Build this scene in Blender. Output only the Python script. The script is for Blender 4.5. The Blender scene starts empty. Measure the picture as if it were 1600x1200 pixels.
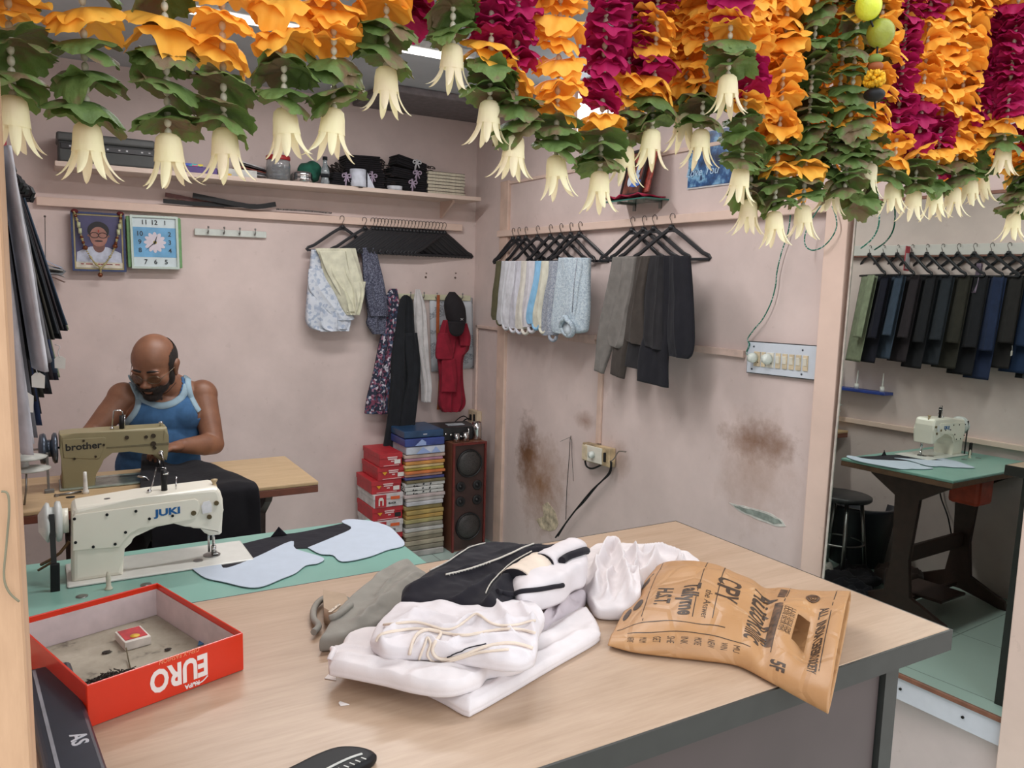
import bpy, bmesh, math, random
import numpy as np
from mathutils import Vector, Matrix, noise
S = bpy.context.scene
COL = S.collection
# ---------------------------------------------------------------- camera
F_PX = 1243.0
YAW, PIT, ROL = (math.radians(a) for a in (30.51, 7.196, -1.438))
CAMZ = 1.5
def cam_axes():
    cy, sy, cp, sp, cr, sr = math.cos(YAW), math.sin(YAW), math.cos(PIT), math.sin(PIT), math.cos(ROL), math.sin(ROL)
    fwd = Vector((sy*cp, cy*cp, -sp)); right = Vector((cy, -sy, 0)); down = fwd.cross(right)
    return cr*right+sr*down, -sr*right+cr*down, fwd
RX, DN, FW = cam_axes()
C0 = Vector((0, 0, CAMZ))
cam = bpy.data.cameras.new('camera'); cam.lens = F_PX/1600*36; cam.sensor_width = 36; cam.clip_start = .02
camo = bpy.data.objects.new('camera', cam); COL.objects.link(camo)
m = Matrix((RX, -DN, -FW)).transposed().to_4x4(); m.translation = C0
camo.matrix_world = m
S.camera = camo
# ---------------------------------------------------------------- world, lights, exposure
XL, XR, YB, ZT = -.15, 2.20, 4.20, 2.444      # left wall, right wall, back wall, ceiling
w = bpy.data.worlds.new('daylight'); S.world = w; w.use_nodes = True
bg = w.node_tree.nodes['Background']
bg.inputs[1].default_value = 2.25              # bright street outside: pale sky above, paler ground bounce below
wt = w.node_tree; _tc = wt.nodes.new('ShaderNodeTexCoord'); _sp = wt.nodes.new('ShaderNodeSeparateXYZ'); _rp = wt.nodes.new('ShaderNodeValToRGB')
wt.links.new(_tc.outputs['Generated'], _sp.inputs[0]); wt.links.new(_sp.outputs[2], _rp.inputs[0])
_e = _rp.color_ramp.elements; _e[0].position = .0; _e[0].color = (.42, .40, .37, 1); _e[1].position = .12; _e[1].color = (.90, .95, 1, 1)
wt.links.new(_rp.outputs[0], bg.inputs[0])
S.view_settings.view_transform = 'Standard'; S.view_settings.look = 'None'
S.view_settings.exposure = 0.0; S.view_settings.gamma = 1; S.view_settings.use_curve_mapping = False
def area(name, loc, to, size, power, col=(1, 1, 1), sy=None):
    l = bpy.data.lights.new(name, 'AREA'); l.energy = power; l.color = col; l.size = size
    if sy: l.shape = 'RECTANGLE'; l.size_y = sy
    o = bpy.data.objects.new(name, l); COL.objects.link(o); o.location = loc
    o.rotation_euler = (Vector(to)-Vector(loc)).to_track_quat('-Z', 'Y').to_euler()
    return o
# fill lamps added under the ceiling, out of view, to brighten the room
for _i, _y in enumerate((1.75, 3.05)): area('ceiling_fill', (.95, _y, 2.39), (.95, _y, 0), 1.2, 18, (1, .98, .97), .10)
# ---------------------------------------------------------------- pixel rays -> points on real planes
def ray(px, py): return RX*((px-800)/F_PX)+DN*((py-600)/F_PX)+FW
def on_z(px, py, z): d = ray(px, py); return C0+d*((z-CAMZ)/d.z)
def on_y(px, py, y): d = ray(px, py); return C0+d*(y/d.y)
def on_x(px, py, x): d = ray(px, py); return C0+d*(x/d.x)
# ---------------------------------------------------------------- materials
def lin(c):
    return tuple((v/255/12.92 if v/255 <= .04045 else ((v/255+.055)/1.055)**2.4) for v in c)+(1,)
class NT:
    def __init__(s, name):
        s.m = bpy.data.materials.new(name); s.m.use_nodes = True; s.t = s.m.node_tree
        s.b = s.t.nodes['Principled BSDF']; s.o = s.t.nodes['Material Output']
    def n(s, ty, **k):
        x = s.t.nodes.new(ty)
        for a, v in k.items():
            if a.startswith('_'): setattr(x, a[1:], v)
            else: x.inputs[a.replace('_', ' ')].default_value = v
        return x
    def l(s, a, b): s.t.links.new(a, b)
    def co(s, scale=(1, 1, 1), rot=(0, 0, 0), kind='Object'):
        tc = s.n('ShaderNodeTexCoord'); mp = s.n('ShaderNodeMapping')
        mp.inputs['Scale'].default_value = scale; mp.inputs['Rotation'].default_value = rot
        s.l(tc.outputs[kind], mp.inputs[0]); return mp.outputs[0]
    def noise(s, vec, scale, detail=3, rough=.5):
        x = s.n('ShaderNodeTexNoise'); x.inputs['Scale'].default_value = scale
        x.inputs['Detail'].default_value = detail; x.inputs['Roughness'].default_value = rough
        if vec is not None: s.l(vec, x.inputs['Vector'])
        return x.outputs['Fac']
    def ramp(s, fac, stops, interp='LINEAR'):
        r = s.n('ShaderNodeValToRGB'); r.color_ramp.interpolation = interp; e = r.color_ramp.elements
        while len(e) < len(stops): e.new(.5)
        for i, (p, c) in enumerate(stops): e[i].position = p; e[i].color = c if len(c) == 4 else lin(c)
        s.l(fac, r.inputs[0]); return r.outputs[0]
    def mix(s, fac, a, b, mode='MIX'):
        x = s.n('ShaderNodeMix', _data_type='RGBA', _blend_type=mode)
        for v, i in ((fac, 0), (a, 6), (b, 7)):
            if hasattr(v, 'node'): s.l(v, x.inputs[i])
            else: x.inputs[i].default_value = v if i == 0 or len(v) == 4 else lin(v)
        return x.outputs[2]
    def math(s, op, a, b=0., c=None):
        x = s.n('ShaderNodeMath', _operation=op)
        for v, i in ((a, 0), (b, 1), (c, 2)):
            if v is None: continue
            if hasattr(v, 'node'): s.l(v, x.inputs[i])
            else: x.inputs[i].default_value = v
        return x.outputs[0]
    def bump(s, h, strength=.3, dist=.01):
        x = s.n('ShaderNodeBump'); x.inputs['Strength'].default_value = strength; x.inputs['Distance'].default_value = dist
        s.l(h, x.inputs['Height']); s.l(x.outputs[0], s.b.inputs['Normal'])
MATS = {}
def M(name, c=(128, 128, 128), rough=.6, metal=0, var=.06, vs=30, bump=0, bs=200, emit=None, es=1, spec=.5, sheen=0, trans=0, thin=0):
    if name in MATS: return MATS[name]
    k = NT(name); b = k.b
    if var:
        f = k.noise(k.co(), vs, 4)
        d = tuple(max(0, v*(1-var*2)) for v in c); u = tuple(min(255, v*(1+var)) for v in c)
        k.l(k.ramp(f, [(.3, d), (.7, u)]), b.inputs['Base Color'])
    else: b.inputs['Base Color'].default_value = lin(c)
    b.inputs['Roughness'].default_value = rough; b.inputs['Metallic'].default_value = metal
    b.inputs['Specular IOR Level'].default_value = spec
    if sheen: b.inputs['Sheen Weight'].default_value = sheen
    if trans: b.inputs['Transmission Weight'].default_value = trans; b.inputs['IOR'].default_value = 1.45
    if emit: b.inputs['Emission Color'].default_value = lin(emit); b.inputs['Emission Strength'].default_value = es
    if bump: k.bump(k.noise(k.co(), bs, 3), bump, .002)
    if thin:
        tr = k.n('ShaderNodeBsdfTranslucent'); tr.inputs[0].default_value = lin(c)
        mx = k.n('ShaderNodeMixShader'); mx.inputs[0].default_value = thin
        k.l(b.outputs[0], mx.inputs[1]); k.l(tr.outputs[0], mx.inputs[2]); k.l(mx.outputs[0], k.o.inputs[0])
    MATS[name] = k.m; return k.m
def cloth(name, c, var=.05, rough=.9, weave=.25, wrinkle=.35, ws=14):
    if name in MATS: return MATS[name]
    k = NT(name); v = k.co()
    f = k.noise(v, 25, 3); d = tuple(x*(1-var*1.5) for x in c); u = tuple(min(255, x*(1+var)) for x in c)
    k.l(k.ramp(f, [(.3, d), (.7, u)]), k.b.inputs['Base Color'])
    k.b.inputs['Roughness'].default_value = rough; k.b.inputs['Sheen Weight'].default_value = .05
    k.b.inputs['Specular IOR Level'].default_value = .2
    h = k.math('ADD', k.math('MULTIPLY', k.noise(v, ws, 3), wrinkle*6), k.math('MULTIPLY', k.noise(v, 500, 1), weave*.25))
    k.bump(h, .5, .004); MATS[name] = k.m; return k.m
def speckle(name, base, cols, scale=60, rough=.9, thr=.5):
    """printed cloth: patches of colour on a base"""
    if name in MATS: return MATS[name]
    k = NT(name); v = k.co(); vo = k.n('ShaderNodeTexVoronoi'); vo.inputs['Scale'].default_value = scale; k.l(v, vo.inputs['Vector'])
    sep = k.n('ShaderNodeSeparateColor'); k.l(vo.outputs['Color'], sep.inputs[0])
    n = len(cols); stops = [(0, base)]
    for i, c in enumerate(cols): stops.append((thr+(1-thr)*i/n, c))
    k.l(k.ramp(sep.outputs[0], stops, 'CONSTANT'), k.b.inputs['Base Color']); k.b.inputs['Roughness'].default_value = rough
    k.bump(k.noise(v, 16, 3), .4, .006); MATS[name] = k.m; return k.m
def woodmat(name, c1, c2, axis=0, scale=6, rough=.4, stretch=12, spec=.5, bump=.05):
    if name in MATS: return MATS[name]
    k = NT(name); sc = [stretch]*3; sc[axis] = 1
    v = k.co(tuple(sc)); f = k.noise(v, scale, 6, .65); g = k.noise(v, scale*5, 3, .6)
    ff = k.math('ADD', k.math('MULTIPLY', f, .7), k.math('MULTIPLY', g, .3))
    k.l(k.ramp(ff, [(.36, c1), (.64, c2)]), k.b.inputs['Base Color'])
    k.b.inputs['Roughness'].default_value = rough; k.b.inputs['Specular IOR Level'].default_value = spec
    if bump: k.bump(g, bump, .002)
    MATS[name] = k.m; return k.m
# ---------------------------------------------------------------- mesh building
def frame(o, x, y, z):
    m = Matrix((Vector(x), Vector(y), Vector(z))).transposed().to_4x4(); m.translation = Vector(o); return m
def rz(a): return Matrix.Rotation(a, 4, 'Z')
def rx(a): return Matrix.Rotation(a, 4, 'X')
def ry(a): return Matrix.Rotation(a, 4, 'Y')
def T(*v): return Matrix.Translation(Vector(v if len(v) > 1 else v[0]))
I4 = Matrix.Identity(4)
class G:
    def __init__(s): s.bm = bmesh.new(); s.mi = 0
    def _fin(s, vs, bev=0, seg=2, sm=None):
        fs = set(f for v in vs for f in v.link_faces)
        for f in fs:
            f.material_index = s.mi
            if sm is not None: f.smooth = sm
        if bev:
            es = list(set(e for v in vs for e in v.link_edges))
            bmesh.ops.bevel(s.bm, geom=es, offset=bev, segments=seg, affect='EDGES', profile=.5, material=s.mi)
        return s
    def box(s, c, size, rot=I4, bev=0, seg=2):
        r = bmesh.ops.create_cube(s.bm, size=1, matrix=T(Vector(c)) @ rot @ Matrix.Diagonal((*size, 1)))
        return s._fin(r['verts'], bev, seg, False)
    def boxm(s, m, size, bev=0, seg=2):
        r = bmesh.ops.create_cube(s.bm, size=1, matrix=m @ Matrix.Diagonal((*size, 1)))
        return s._fin(r['verts'], bev, seg, False)
    def box2(s, a, b, bev=0, seg=2):
        a = Vector(a); b = Vector(b); d = b-a
        return s.box((a+b)/2, [abs(x) for x in d], I4, bev, seg)
    def cyl(s, p0, p1, r0, r1=None, n=20, bev=0):
        p0 = Vector(p0); p1 = Vector(p1); d = p1-p0; r1 = r0 if r1 is None else r1
        q = d.to_track_quat('Z', 'Y').to_matrix().to_4x4()
        r = bmesh.ops.create_cone(s.bm, cap_ends=True, segments=n, radius1=r0, radius2=max(r1, 1e-5), depth=d.length, matrix=T((p0+p1)/2) @ q)
        s._fin(r['verts'])
        for f in set(f for v in r['verts'] for f in v.link_faces): f.smooth = len(f.verts) == 4
        return s
    def ball(s, c, r, rot=I4, n=16):
        r = (r, r, r) if not hasattr(r, '__len__') else r
        x = bmesh.ops.create_uvsphere(s.bm, u_segments=n, v_segments=max(6, n*2//3), radius=1, matrix=T(Vector(c)) @ rot @ Matrix.Diagonal((*r, 1)))
        return s._fin(x['verts'], sm=True)
    def cap(s, p0, r0, p1, r1, n=14):
        s.cyl(p0, p1, r0, r1, n); s.ball(p0, r0, n=n); return s.ball(p1, r1, n=n)
    def rings(s, rings, close=True, caps=True, sm=True):
        """loft of vertex rings"""
        V = [[s.bm.verts.new(p) for p in r] for r in rings]; n = len(V[0])
        for a, b in zip(V, V[1:]):
            for i in range(n if close else n-1):
                j = (i+1) % n
                try: f = s.bm.faces.new((a[i], a[j], b[j], b[i])); f.material_index = s.mi; f.smooth = sm
                except ValueError: pass
        if caps and close:
            for r, fl in ((V[0], True), (V[-1], False)):
                try: f = s.bm.faces.new(r[::-1] if fl else r); f.material_index = s.mi
                except ValueError: pass
        return s
    def tube(s, pts, r, n=8, sm=True, flat=None):
        """tube through points; r number or list; flat=(wx,wy) rectangle-ish"""
        P = [Vector(p) for p in pts]; N = len(P); R = r if hasattr(r, '__len__') else [r]*N
        up = None; rr = []
        for i in range(N):
            t = (P[min(i+1, N-1)]-P[max(i-1, 0)])
            if t.length < 1e-9: t = Vector((0, 0, 1))
            t.normalize()
            if up is None:
                up = Vector((0, 0, 1)) if abs(t.z) < .9 else Vector((1, 0, 0))
            u = (up-t*up.dot(t));
            if u.length < 1e-6: u = t.orthogonal()
            u.normalize(); up = u; v = t.cross(u)
            rr.append([P[i]+(u*math.cos(a)+v*math.sin(a))*R[i] for a in (2*math.pi*k/n for k in range(n))])
        return s.rings(rr, sm=sm)
    def lathe(s, prof, m=I4, n=24, sm=True):
        """prof [(r,z)...] around z of frame m"""
        rr = [[m @ Vector((r*math.cos(a), r*math.sin(a), z)) for a in (2*math.pi*k/n for k in range(n))] for r, z in prof]
        return s.rings(rr, sm=sm)
    def prism(s, poly, m, t, bev=0, seg=2, sm=False):
        """poly [(x,y)] in frame m, extruded t along the frame's z"""
        a = [s.bm.verts.new(m @ Vector((x, y, 0))) for x, y in poly]; b = [s.bm.verts.new(m @ Vector((x, y, t))) for x, y in poly]
        n = len(a); fs = [s.bm.faces.new(a[::-1]), s.bm.faces.new(b)]
        for i in range(n): fs.append(s.bm.faces.new((a[i], a[(i+1) % n], b[(i+1) % n], b[i])))
        for f in fs: f.material_index = s.mi; f.smooth = False
        if bev:
            es = [e for f in fs[:2] for e in f.edges]
            bmesh.ops.bevel(s.bm, geom=es, offset=bev, segments=seg, affect='EDGES', profile=.5, material=s.mi)
        return s
    def sheet(s, fn, nu, nv, closeu=False, sm=True):
        V = [[s.bm.verts.new(fn(i/(nu if closeu else nu-1), j/(nv-1))) for i in range(nu)] for j in range(nv)]
        for j in range(nv-1):
            for i in range(nu if closeu else nu-1):
                k = (i+1) % nu
                f = s.bm.faces.new((V[j][i], V[j][k], V[j+1][k], V[j+1][i])); f.material_index = s.mi; f.smooth = sm
        return s
    def build(s, name, mats, parent=None, label=None, solid=0, sub=0, base=True, autos=False):
        bmesh.ops.recalc_face_normals(s.bm, faces=s.bm.faces) if not solid else None
        vs = [v.co for v in s.bm.verts]; off = Vector((0, 0, 0))
        if parent is not None:
            off = wloc(parent)
        elif base and vs:
            xs = [v.x for v in vs]; ys = [v.y for v in vs]; zs = [v.z for v in vs]
            off = Vector(((min(xs)+max(xs))/2, (min(ys)+max(ys))/2, min(zs)))
        for v in s.bm.verts: v.co = v.co-off
        me = bpy.data.meshes.new(name); s.bm.to_mesh(me); s.bm.free()
        for mt in (mats if isinstance(mats, (list, tuple)) else [mats]): me.materials.append(mt)
        o = bpy.data.objects.new(name, me); COL.objects.link(o)
        if parent is not None: o.parent = parent
        else: o.location = off
        if label: o['label'] = label
        if solid:
            md = o.modifiers.new('thick', 'SOLIDIFY'); md.thickness = abs(solid); md.offset = 0 if solid > 0 else -1
        if sub:
            md = o.modifiers.new('soft', 'SUBSURF'); md.levels = sub; md.render_levels = sub
        return o
def wloc(o):
    v = Vector(o.location)
    while o.parent: o = o.parent; v += Vector(o.location)
    return v
def thing(name, label, cat, loc=(0, 0, 0), group=None):
    o = bpy.data.objects.new(name, None); COL.objects.link(o); o.location = loc; o.empty_display_size = .05
    return tag(o, label, cat, group)
def tag(o, label, cat, group=None, kind=None):
    o['label'] = label; o['category'] = cat
    if group: o['group'] = group
    if kind: o['kind'] = kind
    return o
def struct(name, g, mats, **k):
    o = g.build(name, mats, **k); o['kind'] = 'structure'; return o
def dup(root, loc=None, rot=None, scale=None, label=None, group=None):
    r = root.copy(); COL.objects.link(r)
    if loc is not None: r.location = loc
    if rot is not None: r.rotation_euler = rot
    if scale is not None: r.scale = scale if hasattr(scale, '__len__') else (scale,)*3
    if label: r['label'] = label
    if group: r['group'] = group
    for ch in list(root.children):
        c = ch.copy(); COL.objects.link(c); c.parent = r
        for gch in list(ch.children):
            d = gch.copy(); COL.objects.link(d); d.parent = c
    return r
def textmesh(txt, size=1, bold=0, ext=0, align='CENTER', shear=0, spacing=1):
    cu = bpy.data.curves.new('lettering', 'FONT'); cu.body = txt; cu.size = size; cu.offset = bold; cu.extrude = ext
    cu.align_x = align; cu.align_y = 'CENTER'; cu.shear = shear; cu.space_character = spacing; cu.resolution_u = 3
    o = bpy.data.objects.new('lettering', cu); COL.objects.link(o)
    dg = bpy.context.evaluated_depsgraph_get(); me = bpy.data.meshes.new_from_object(o.evaluated_get(dg))
    bpy.data.objects.remove(o); bpy.data.curves.remove(cu)
    return me
def text(name, txt, m, size, mat, parent, bold=0, fn=None, width=None, shear=0, cut=False, ext=.0003, label=None):
    """lettering on the plane of frame m (x right, y up), or warped by fn(x,y)->Vector"""
    me = textmesh(txt, size, bold, 0 if fn else ext, shear=shear)
    if width:
        xs = [v.co.x for v in me.vertices]; k = width/max(1e-6, max(xs)-min(xs))
        for v in me.vertices: v.co.x *= k
    if fn:
        bm = bmesh.new(); bm.from_mesh(me); bmesh.ops.subdivide_edges(bm, edges=[e for e in bm.edges if e.calc_length() > size*.25], cuts=2)
        bmesh.ops.triangulate(bm, faces=bm.faces)
        for v in bm.verts: v.co = fn(v.co.x, v.co.y)
        bm.to_mesh(me); bm.free()
    else: me.transform(m)
    off = wloc(parent)
    me.transform(T(-off)); me.materials.clear(); me.materials.append(mat); me.name = name
    o = bpy.data.objects.new(name, me); COL.objects.link(o); o.parent = parent
    if label: o['label'] = label
    return o
def cr(pts, n):
    """catmull-rom resample of points (Vector) to n"""
    P = [Vector(p) for p in pts]; out = []
    for k in range(n):
        t = k/(n-1)*(len(P)-1); i = min(int(t), len(P)-2); f = t-i
        p0 = P[max(i-1, 0)]; p1 = P[i]; p2 = P[i+1]; p3 = P[min(i+2, len(P)-1)]
        out.append(.5*((2*p1)+(p2-p0)*f+(2*p0-5*p1+4*p2-p3)*f*f+(3*p1-p0-3*p2+p3)*f**3))
    return out
def drape(g, rows, nrm, depth, folds=3, amp=.4, seed=0, nu=26, nv=None, back=.15, flat=.35, wr=.003):
    """a hanging cloth: rows of (left, right) points from top to bottom, bulging along nrm, with folds"""
    nrm = Vector(nrm).normalized(); nv = nv or max(14, len(rows)*5)
    Ls = cr([r[0] for r in rows], nv); Rs = cr([r[1] for r in rows], nv); rnd = random.Random(seed); ph = rnd.uniform(0, 6)
    rr = []
    for j in range(nv):
        v = j/(nv-1); L, R = Ls[j], Rs[j]; ring = []
        d = depth*(flat+(1-flat)*min(1, v*2.5))
        for i in range(nu):
            u = i/(nu-1); e = max(0, 1-abs(2*u-1)**4)**.5
            x = u+.02*math.sin(v*5+ph)*math.sin(math.pi*u)
            q_ = x*folds*2*math.pi+ph+1.2*math.sin(v*2.3+ph); f = (1-2*abs(math.sin(q_*.5))**.6)*1.1+.45*math.sin(x*folds*4.4+ph*2+v*3.5)+.5*noise.noise(Vector((x*5, v*4, seed*2.3)))
            p = L.lerp(R, u)
            w_ = noise.noise(Vector((p.x*18+seed, p.y*18, p.z*9)))*wr
            ring.append(p+nrm*(d*e*(1-amp*.5+amp*.33*f)+w_*e))
        for i in range(nu-2, 0, -1):
            u = i/(nu-1); ring.append(L.lerp(R, u)+nrm*(-back*d*math.sin(math.pi*u)))
        rr.append(ring)
    g.rings(rr); return g
def inside(pt, poly):
    c = False; n = len(poly)
    for i in range(n):
        a, b = poly[i], poly[(i+1) % n]
        if (a.y > pt.y) != (b.y > pt.y) and pt.x < (b.x-a.x)*(pt.y-a.y)/(b.y-a.y)+a.x: c = not c
    return c
def slab(g, outline, z0, h, seed=0, wr=.004, ws=14, nr=14, na=72, p=2.6, ripple=0, hf=None, lay=0):
    """soft folded cloth lying on z0: closed outline of (x,y), height h (or hf(x,y)), rounded edge, wrinkled top"""
    O = cr([Vector((q[0], q[1], 0)) for q in outline]+[Vector((outline[0][0], outline[0][1], 0))], na+1)[:-1]
    c = sum(O, Vector())/len(O); rr = []
    def hh(q): return hf(q.x, q.y) if hf else h
    for ang_, o in enumerate(O): pass
    rr.append([Vector((c.x+(o.x-c.x)*.97, c.y+(o.y-c.y)*.97, z0)) for o in O])
    for k in range(nr):
        s = 1-k/nr
        if k == 0:                                  # side wall with layer ripples
            for t in (.12, .3, .5, .7, .85):
                ring = []
                for i, o in enumerate(O):
                    bulge = 1+.012*math.sin(t*math.pi)+(.008*math.sin(t*lay*2*math.pi) if lay else 0)
                    q = c+(o-c)*bulge; ring.append(Vector((q.x, q.y, z0+hh(q)*.8*t)))
                rr.append(ring)
            continue
        ring = []
        for i, o in enumerate(O):
            q = c+(o-c)*s; a = 2*math.pi*i/na
            e = (1-s**(p*2.2))**(1/p)
            n_ = noise.noise(Vector((q.x*ws+seed*3.1, q.y*ws, seed*1.7)))+.5*noise.noise(Vector((q.x*ws*2.3, q.y*ws*2.3+seed, 4)))
            rd = 1-abs(noise.noise(Vector((q.x*ws*.8, q.y*ws*.8, seed+9))))*2
            ring.append(Vector((q.x, q.y, z0+hh(q)*(.72+.28*e)+wr*n_*min(1, e*1.5)+ripple*max(0, rd)**3*e)))
        rr.append(ring)
    g.rings(rr); return g
def evald(o):
    dg = bpy.context.evaluated_depsgraph_get(); return bpy.data.meshes.new_from_object(o.evaluated_get(dg))
# ================================================================ the room
def wallmat(name, base, stains=(), patch=None):
    k = NT(name); geo = k.n('ShaderNodeNewGeometry'); P = geo.outputs['Position']
    f = k.noise(P, 3.0, 5, .6); f2 = k.noise(P, 22, 4, .6)
    c = k.ramp(f, [(.3, tuple(v*.95 for v in base)), (.7, tuple(min(255, v*1.035) for v in base))])
    c = k.mix(k.math('MULTIPLY', k.math('GREATER_THAN', f2, .68), .10), c, (150, 128, 118))
    for (pos, rad, col, st) in stains:
        sub = k.n('ShaderNodeVectorMath', _operation='SUBTRACT'); k.l(P, sub.inputs[0]); sub.inputs[1].default_value = pos
        dv = k.n('ShaderNodeVectorMath', _operation='DIVIDE'); k.l(sub.outputs[0], dv.inputs[0]); dv.inputs[1].default_value = rad
        ln = k.n('ShaderNodeVectorMath', _operation='LENGTH'); k.l(dv.outputs[0], ln.inputs[0])
        d = k.math('ADD', ln.outputs['Value'], k.math('MULTIPLY', k.math('SUBTRACT', k.noise(P, 14, 5, .7), .5), 1.3))
        fac = k.math('MULTIPLY', k.math('SUBTRACT', 1.0, k.math('MINIMUM', d, 1.0)), st)
        c = k.mix(k.math('MINIMUM', k.math('MAXIMUM', fac, 0.), 1.), c, col)
    k.l(c, k.b.inputs['Base Color']); k.b.inputs['Roughness'].default_value = .55; k.b.inputs['Specular IOR Level'].default_value = .35
    k.bump(k.noise(P, 9, 5, .6), .12, .01); return k.m
WALLC = (214, 196, 191)
m_wall = wallmat('pink_distemper', WALLC)
m_wallr = wallmat('pink_distemper_stained', WALLC, [((2.2, 1.97, .955), (9, .20, .085), (120, 84, 62), 1.0), ((2.2, 1.98, .86), (9, .22, .26), (160, 128, 108), .55),
    ((2.2, 3.55, .60), (9, .13, .24), (104, 70, 48), 1.2), ((2.2, 3.42, .47), (9, .26, .30), (150, 112, 84), .9), ((2.2, 3.04, .86), (9, .10, .05), (140, 105, 85), .7),
    ((2.2, 2.78, .72), (9, .10, .10), (150, 118, 98), .6)])
m_trim = wallmat('pink_gloss_paint', (222, 196, 182))
m_trimo = M('orange_pink_paint', (216, 188, 172), .5, var=.04, vs=9)
m_ceil = M('grey_ceiling_paint', (176, 180, 184), .8, var=.03, vs=4)
m_floor = None
k = NT('green_floor_tiles'); geo = k.n('ShaderNodeNewGeometry'); P = geo.outputs['Position']
br = k.n('ShaderNodeTexBrick', _offset=0.0); br.inputs['Scale'].default_value = 1; br.inputs['Mortar Size'].default_value = .003
br.inputs['Brick Width'].default_value = .6; br.inputs['Row Height'].default_value = .6
k.l(P, br.inputs['Vector'])
for i, c in ((1, (186, 208, 200)), (2, (180, 202, 194)), (3, (120, 136, 130))): br.inputs[i].default_value = lin(c)
k.l(k.mix(k.math('MULTIPLY', k.noise(P, 5, 5), .3), br.outputs[0], (150, 168, 160)), k.b.inputs['Base Color']); k.b.inputs['Roughness'].default_value = .28
m_floor = k.m
YF = .72                                              # the shop front line
struct('floor', G().box2((XL-.1, .3, -.08), (XR+.1, YB+.1, 0)), m_floor)
struct('ceiling', G().box2((XL-.1, YF, ZT), (XR+.1, YB+.1, ZT+.1)), m_ceil)
struct('wall_back', G().box2((XL-.1, YB, 0), (XR+.1, YB+.1, ZT)), m_wall)
struct('wall_left', G().box2((XL-.1, YF-.05, 0), (XL, YB, ZT)), m_wall)
# right wall with a small vent window high up
WY0, WY1, WZ0, WZ1 = 2.72, 3.24, 2.17, 2.42
g = G(); g.box2((XR, .5, 0), (XR+.1, WY0, ZT)); g.box2((XR, WY1, 0), (XR+.1, YB, ZT)); g.box2((XR, WY0, 0), (XR+.1, WY1, WZ0)); g.box2((XR, WY0, WZ1), (XR+.1, WY1, ZT))
struct('wall_right', g, m_wallr)
g = G()
for a, b in (((WY0, WZ0), (WY0+.02, WZ1)), ((WY1-.02, WZ0), (WY1, WZ1)), ((WY0+.02, WZ0), (WY1-.02, WZ0+.02)), ((WY0+.02, WZ1-.02), (WY1-.02, WZ1)), (((WY0+WY1)/2-.008, WZ0+.02), ((WY0+WY1)/2+.008, WZ1-.02))):
    g.box2((XR+.02, a[0], a[1]), (XR+.06, b[0], b[1]))
wn = struct('window_1', g, m_trim)
g = G(); g.box2((XR+.035, WY0+.02, WZ0+.02), (XR+.04, WY1-.02, WZ1-.02))
g.build('glass_pane', M('bright_sky_glass', (250, 252, 255), .1, var=0, emit=(245, 250, 255), es=5), wn)
# left corner pier, right pilasters and pipes set in the wall
struct('trim_1', G().box2((XL, 4.02, 0), (-.118, YB, ZT), .004), m_wall)
a = on_x(775, 521, XR); b = on_x(793, 521, XR)
struct('trim_2', G().box2((XR-.018, b.y, 0), (XR+.001, b.y+.085, 2.05), .003), m_trimo)
struct('trim_3', G().box2((XR-.04, 1.642, 0), (XR+.001, 1.725, ZT), .003), m_trim)
struct('trim_4', G().box2((XR-.05, .70, 0), (XR+.001, 1.045, ZT), .003), m_trim)
# faint raised band over the right rail and the strip below the mirror
struct('trim_5', G().box2((XR-.010, 1.73, 2.03), (XR+.001, 3.90, 2.045), .002), m_trim)
# dark slab edge of a loft against the ceiling at the back
struct('trim_6', G().box2((1.45, 3.75, ZT-.035), (XR, YB, ZT), .01), M('grey_beam_paint', (120, 112, 114), .8))
# ---- hanger rails (painted boards)
m_rail = m_trim
struct('trim_7', G().box2((-.01, YB-.032, 1.792), (2.10, YB, 1.830), .003), m_rail)
RZ = 1.786
struct('trim_8', G().box2((XR-.032, 1.725, 1.752), (XR, 3.885, RZ), .003), m_rail)
struct('trim_9', G().box2((XL, 1.1, 1.820), (XL+.035, 4.0, 1.880), .003), M('whitish_rail_paint', (205, 200, 196), .5, var=.02, vs=5))
g = G(); g.box2((XL, 1.1, 1.811), (XL+.036, 4.0, 1.820))
struct('trim_10', g, M('red_brown_wood', (120, 78, 66), .6))
g = G(); g.box2((XL, 1.0, .80), (XL+.03, 3.2, .83), .003); struct('trim_11', g, m_trim)
# ---- conduits on the right wall
def conduit(pts, r, label):
    g = G()
    for p, q in zip(pts, pts[1:]):
        p, q = Vector(p), Vector(q); mid = (p+q)/2; s = [abs(q[i]-p[i])+2*r for i in range(3)]; s[0] = r*1.6
        g.box(mid, s, I4, .002)
    return tag(g.build('wiring_conduit', M('conduit_pink', (216, 190, 178), .45, var=.03)), label, 'conduit')
xw = XR-.008
conduit([(xw, 4.14, .74), (xw, 4.14, 1.245), (xw, 3.89, 1.245)], .008, 'pink wiring conduit rising from the corner socket and turning along the wall')
conduit([(xw, 3.79, 1.24), (xw, 2.98, 1.262)], .009, 'pink wiring conduit running along the wall under the hanging shirts')
conduit([(xw, 2.96, 1.262), (xw, 2.07, 1.270)], .009, 'pink wiring conduit running from behind the trousers to the white switchboard')
tag(G().box2((XR-.014, 2.905, .775), (XR, 2.935, 1.25), .003).build('wiring_conduit', m_trimo), 'vertical orange-pink conduit dropping to the brown-edged socket box', 'conduit')
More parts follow.
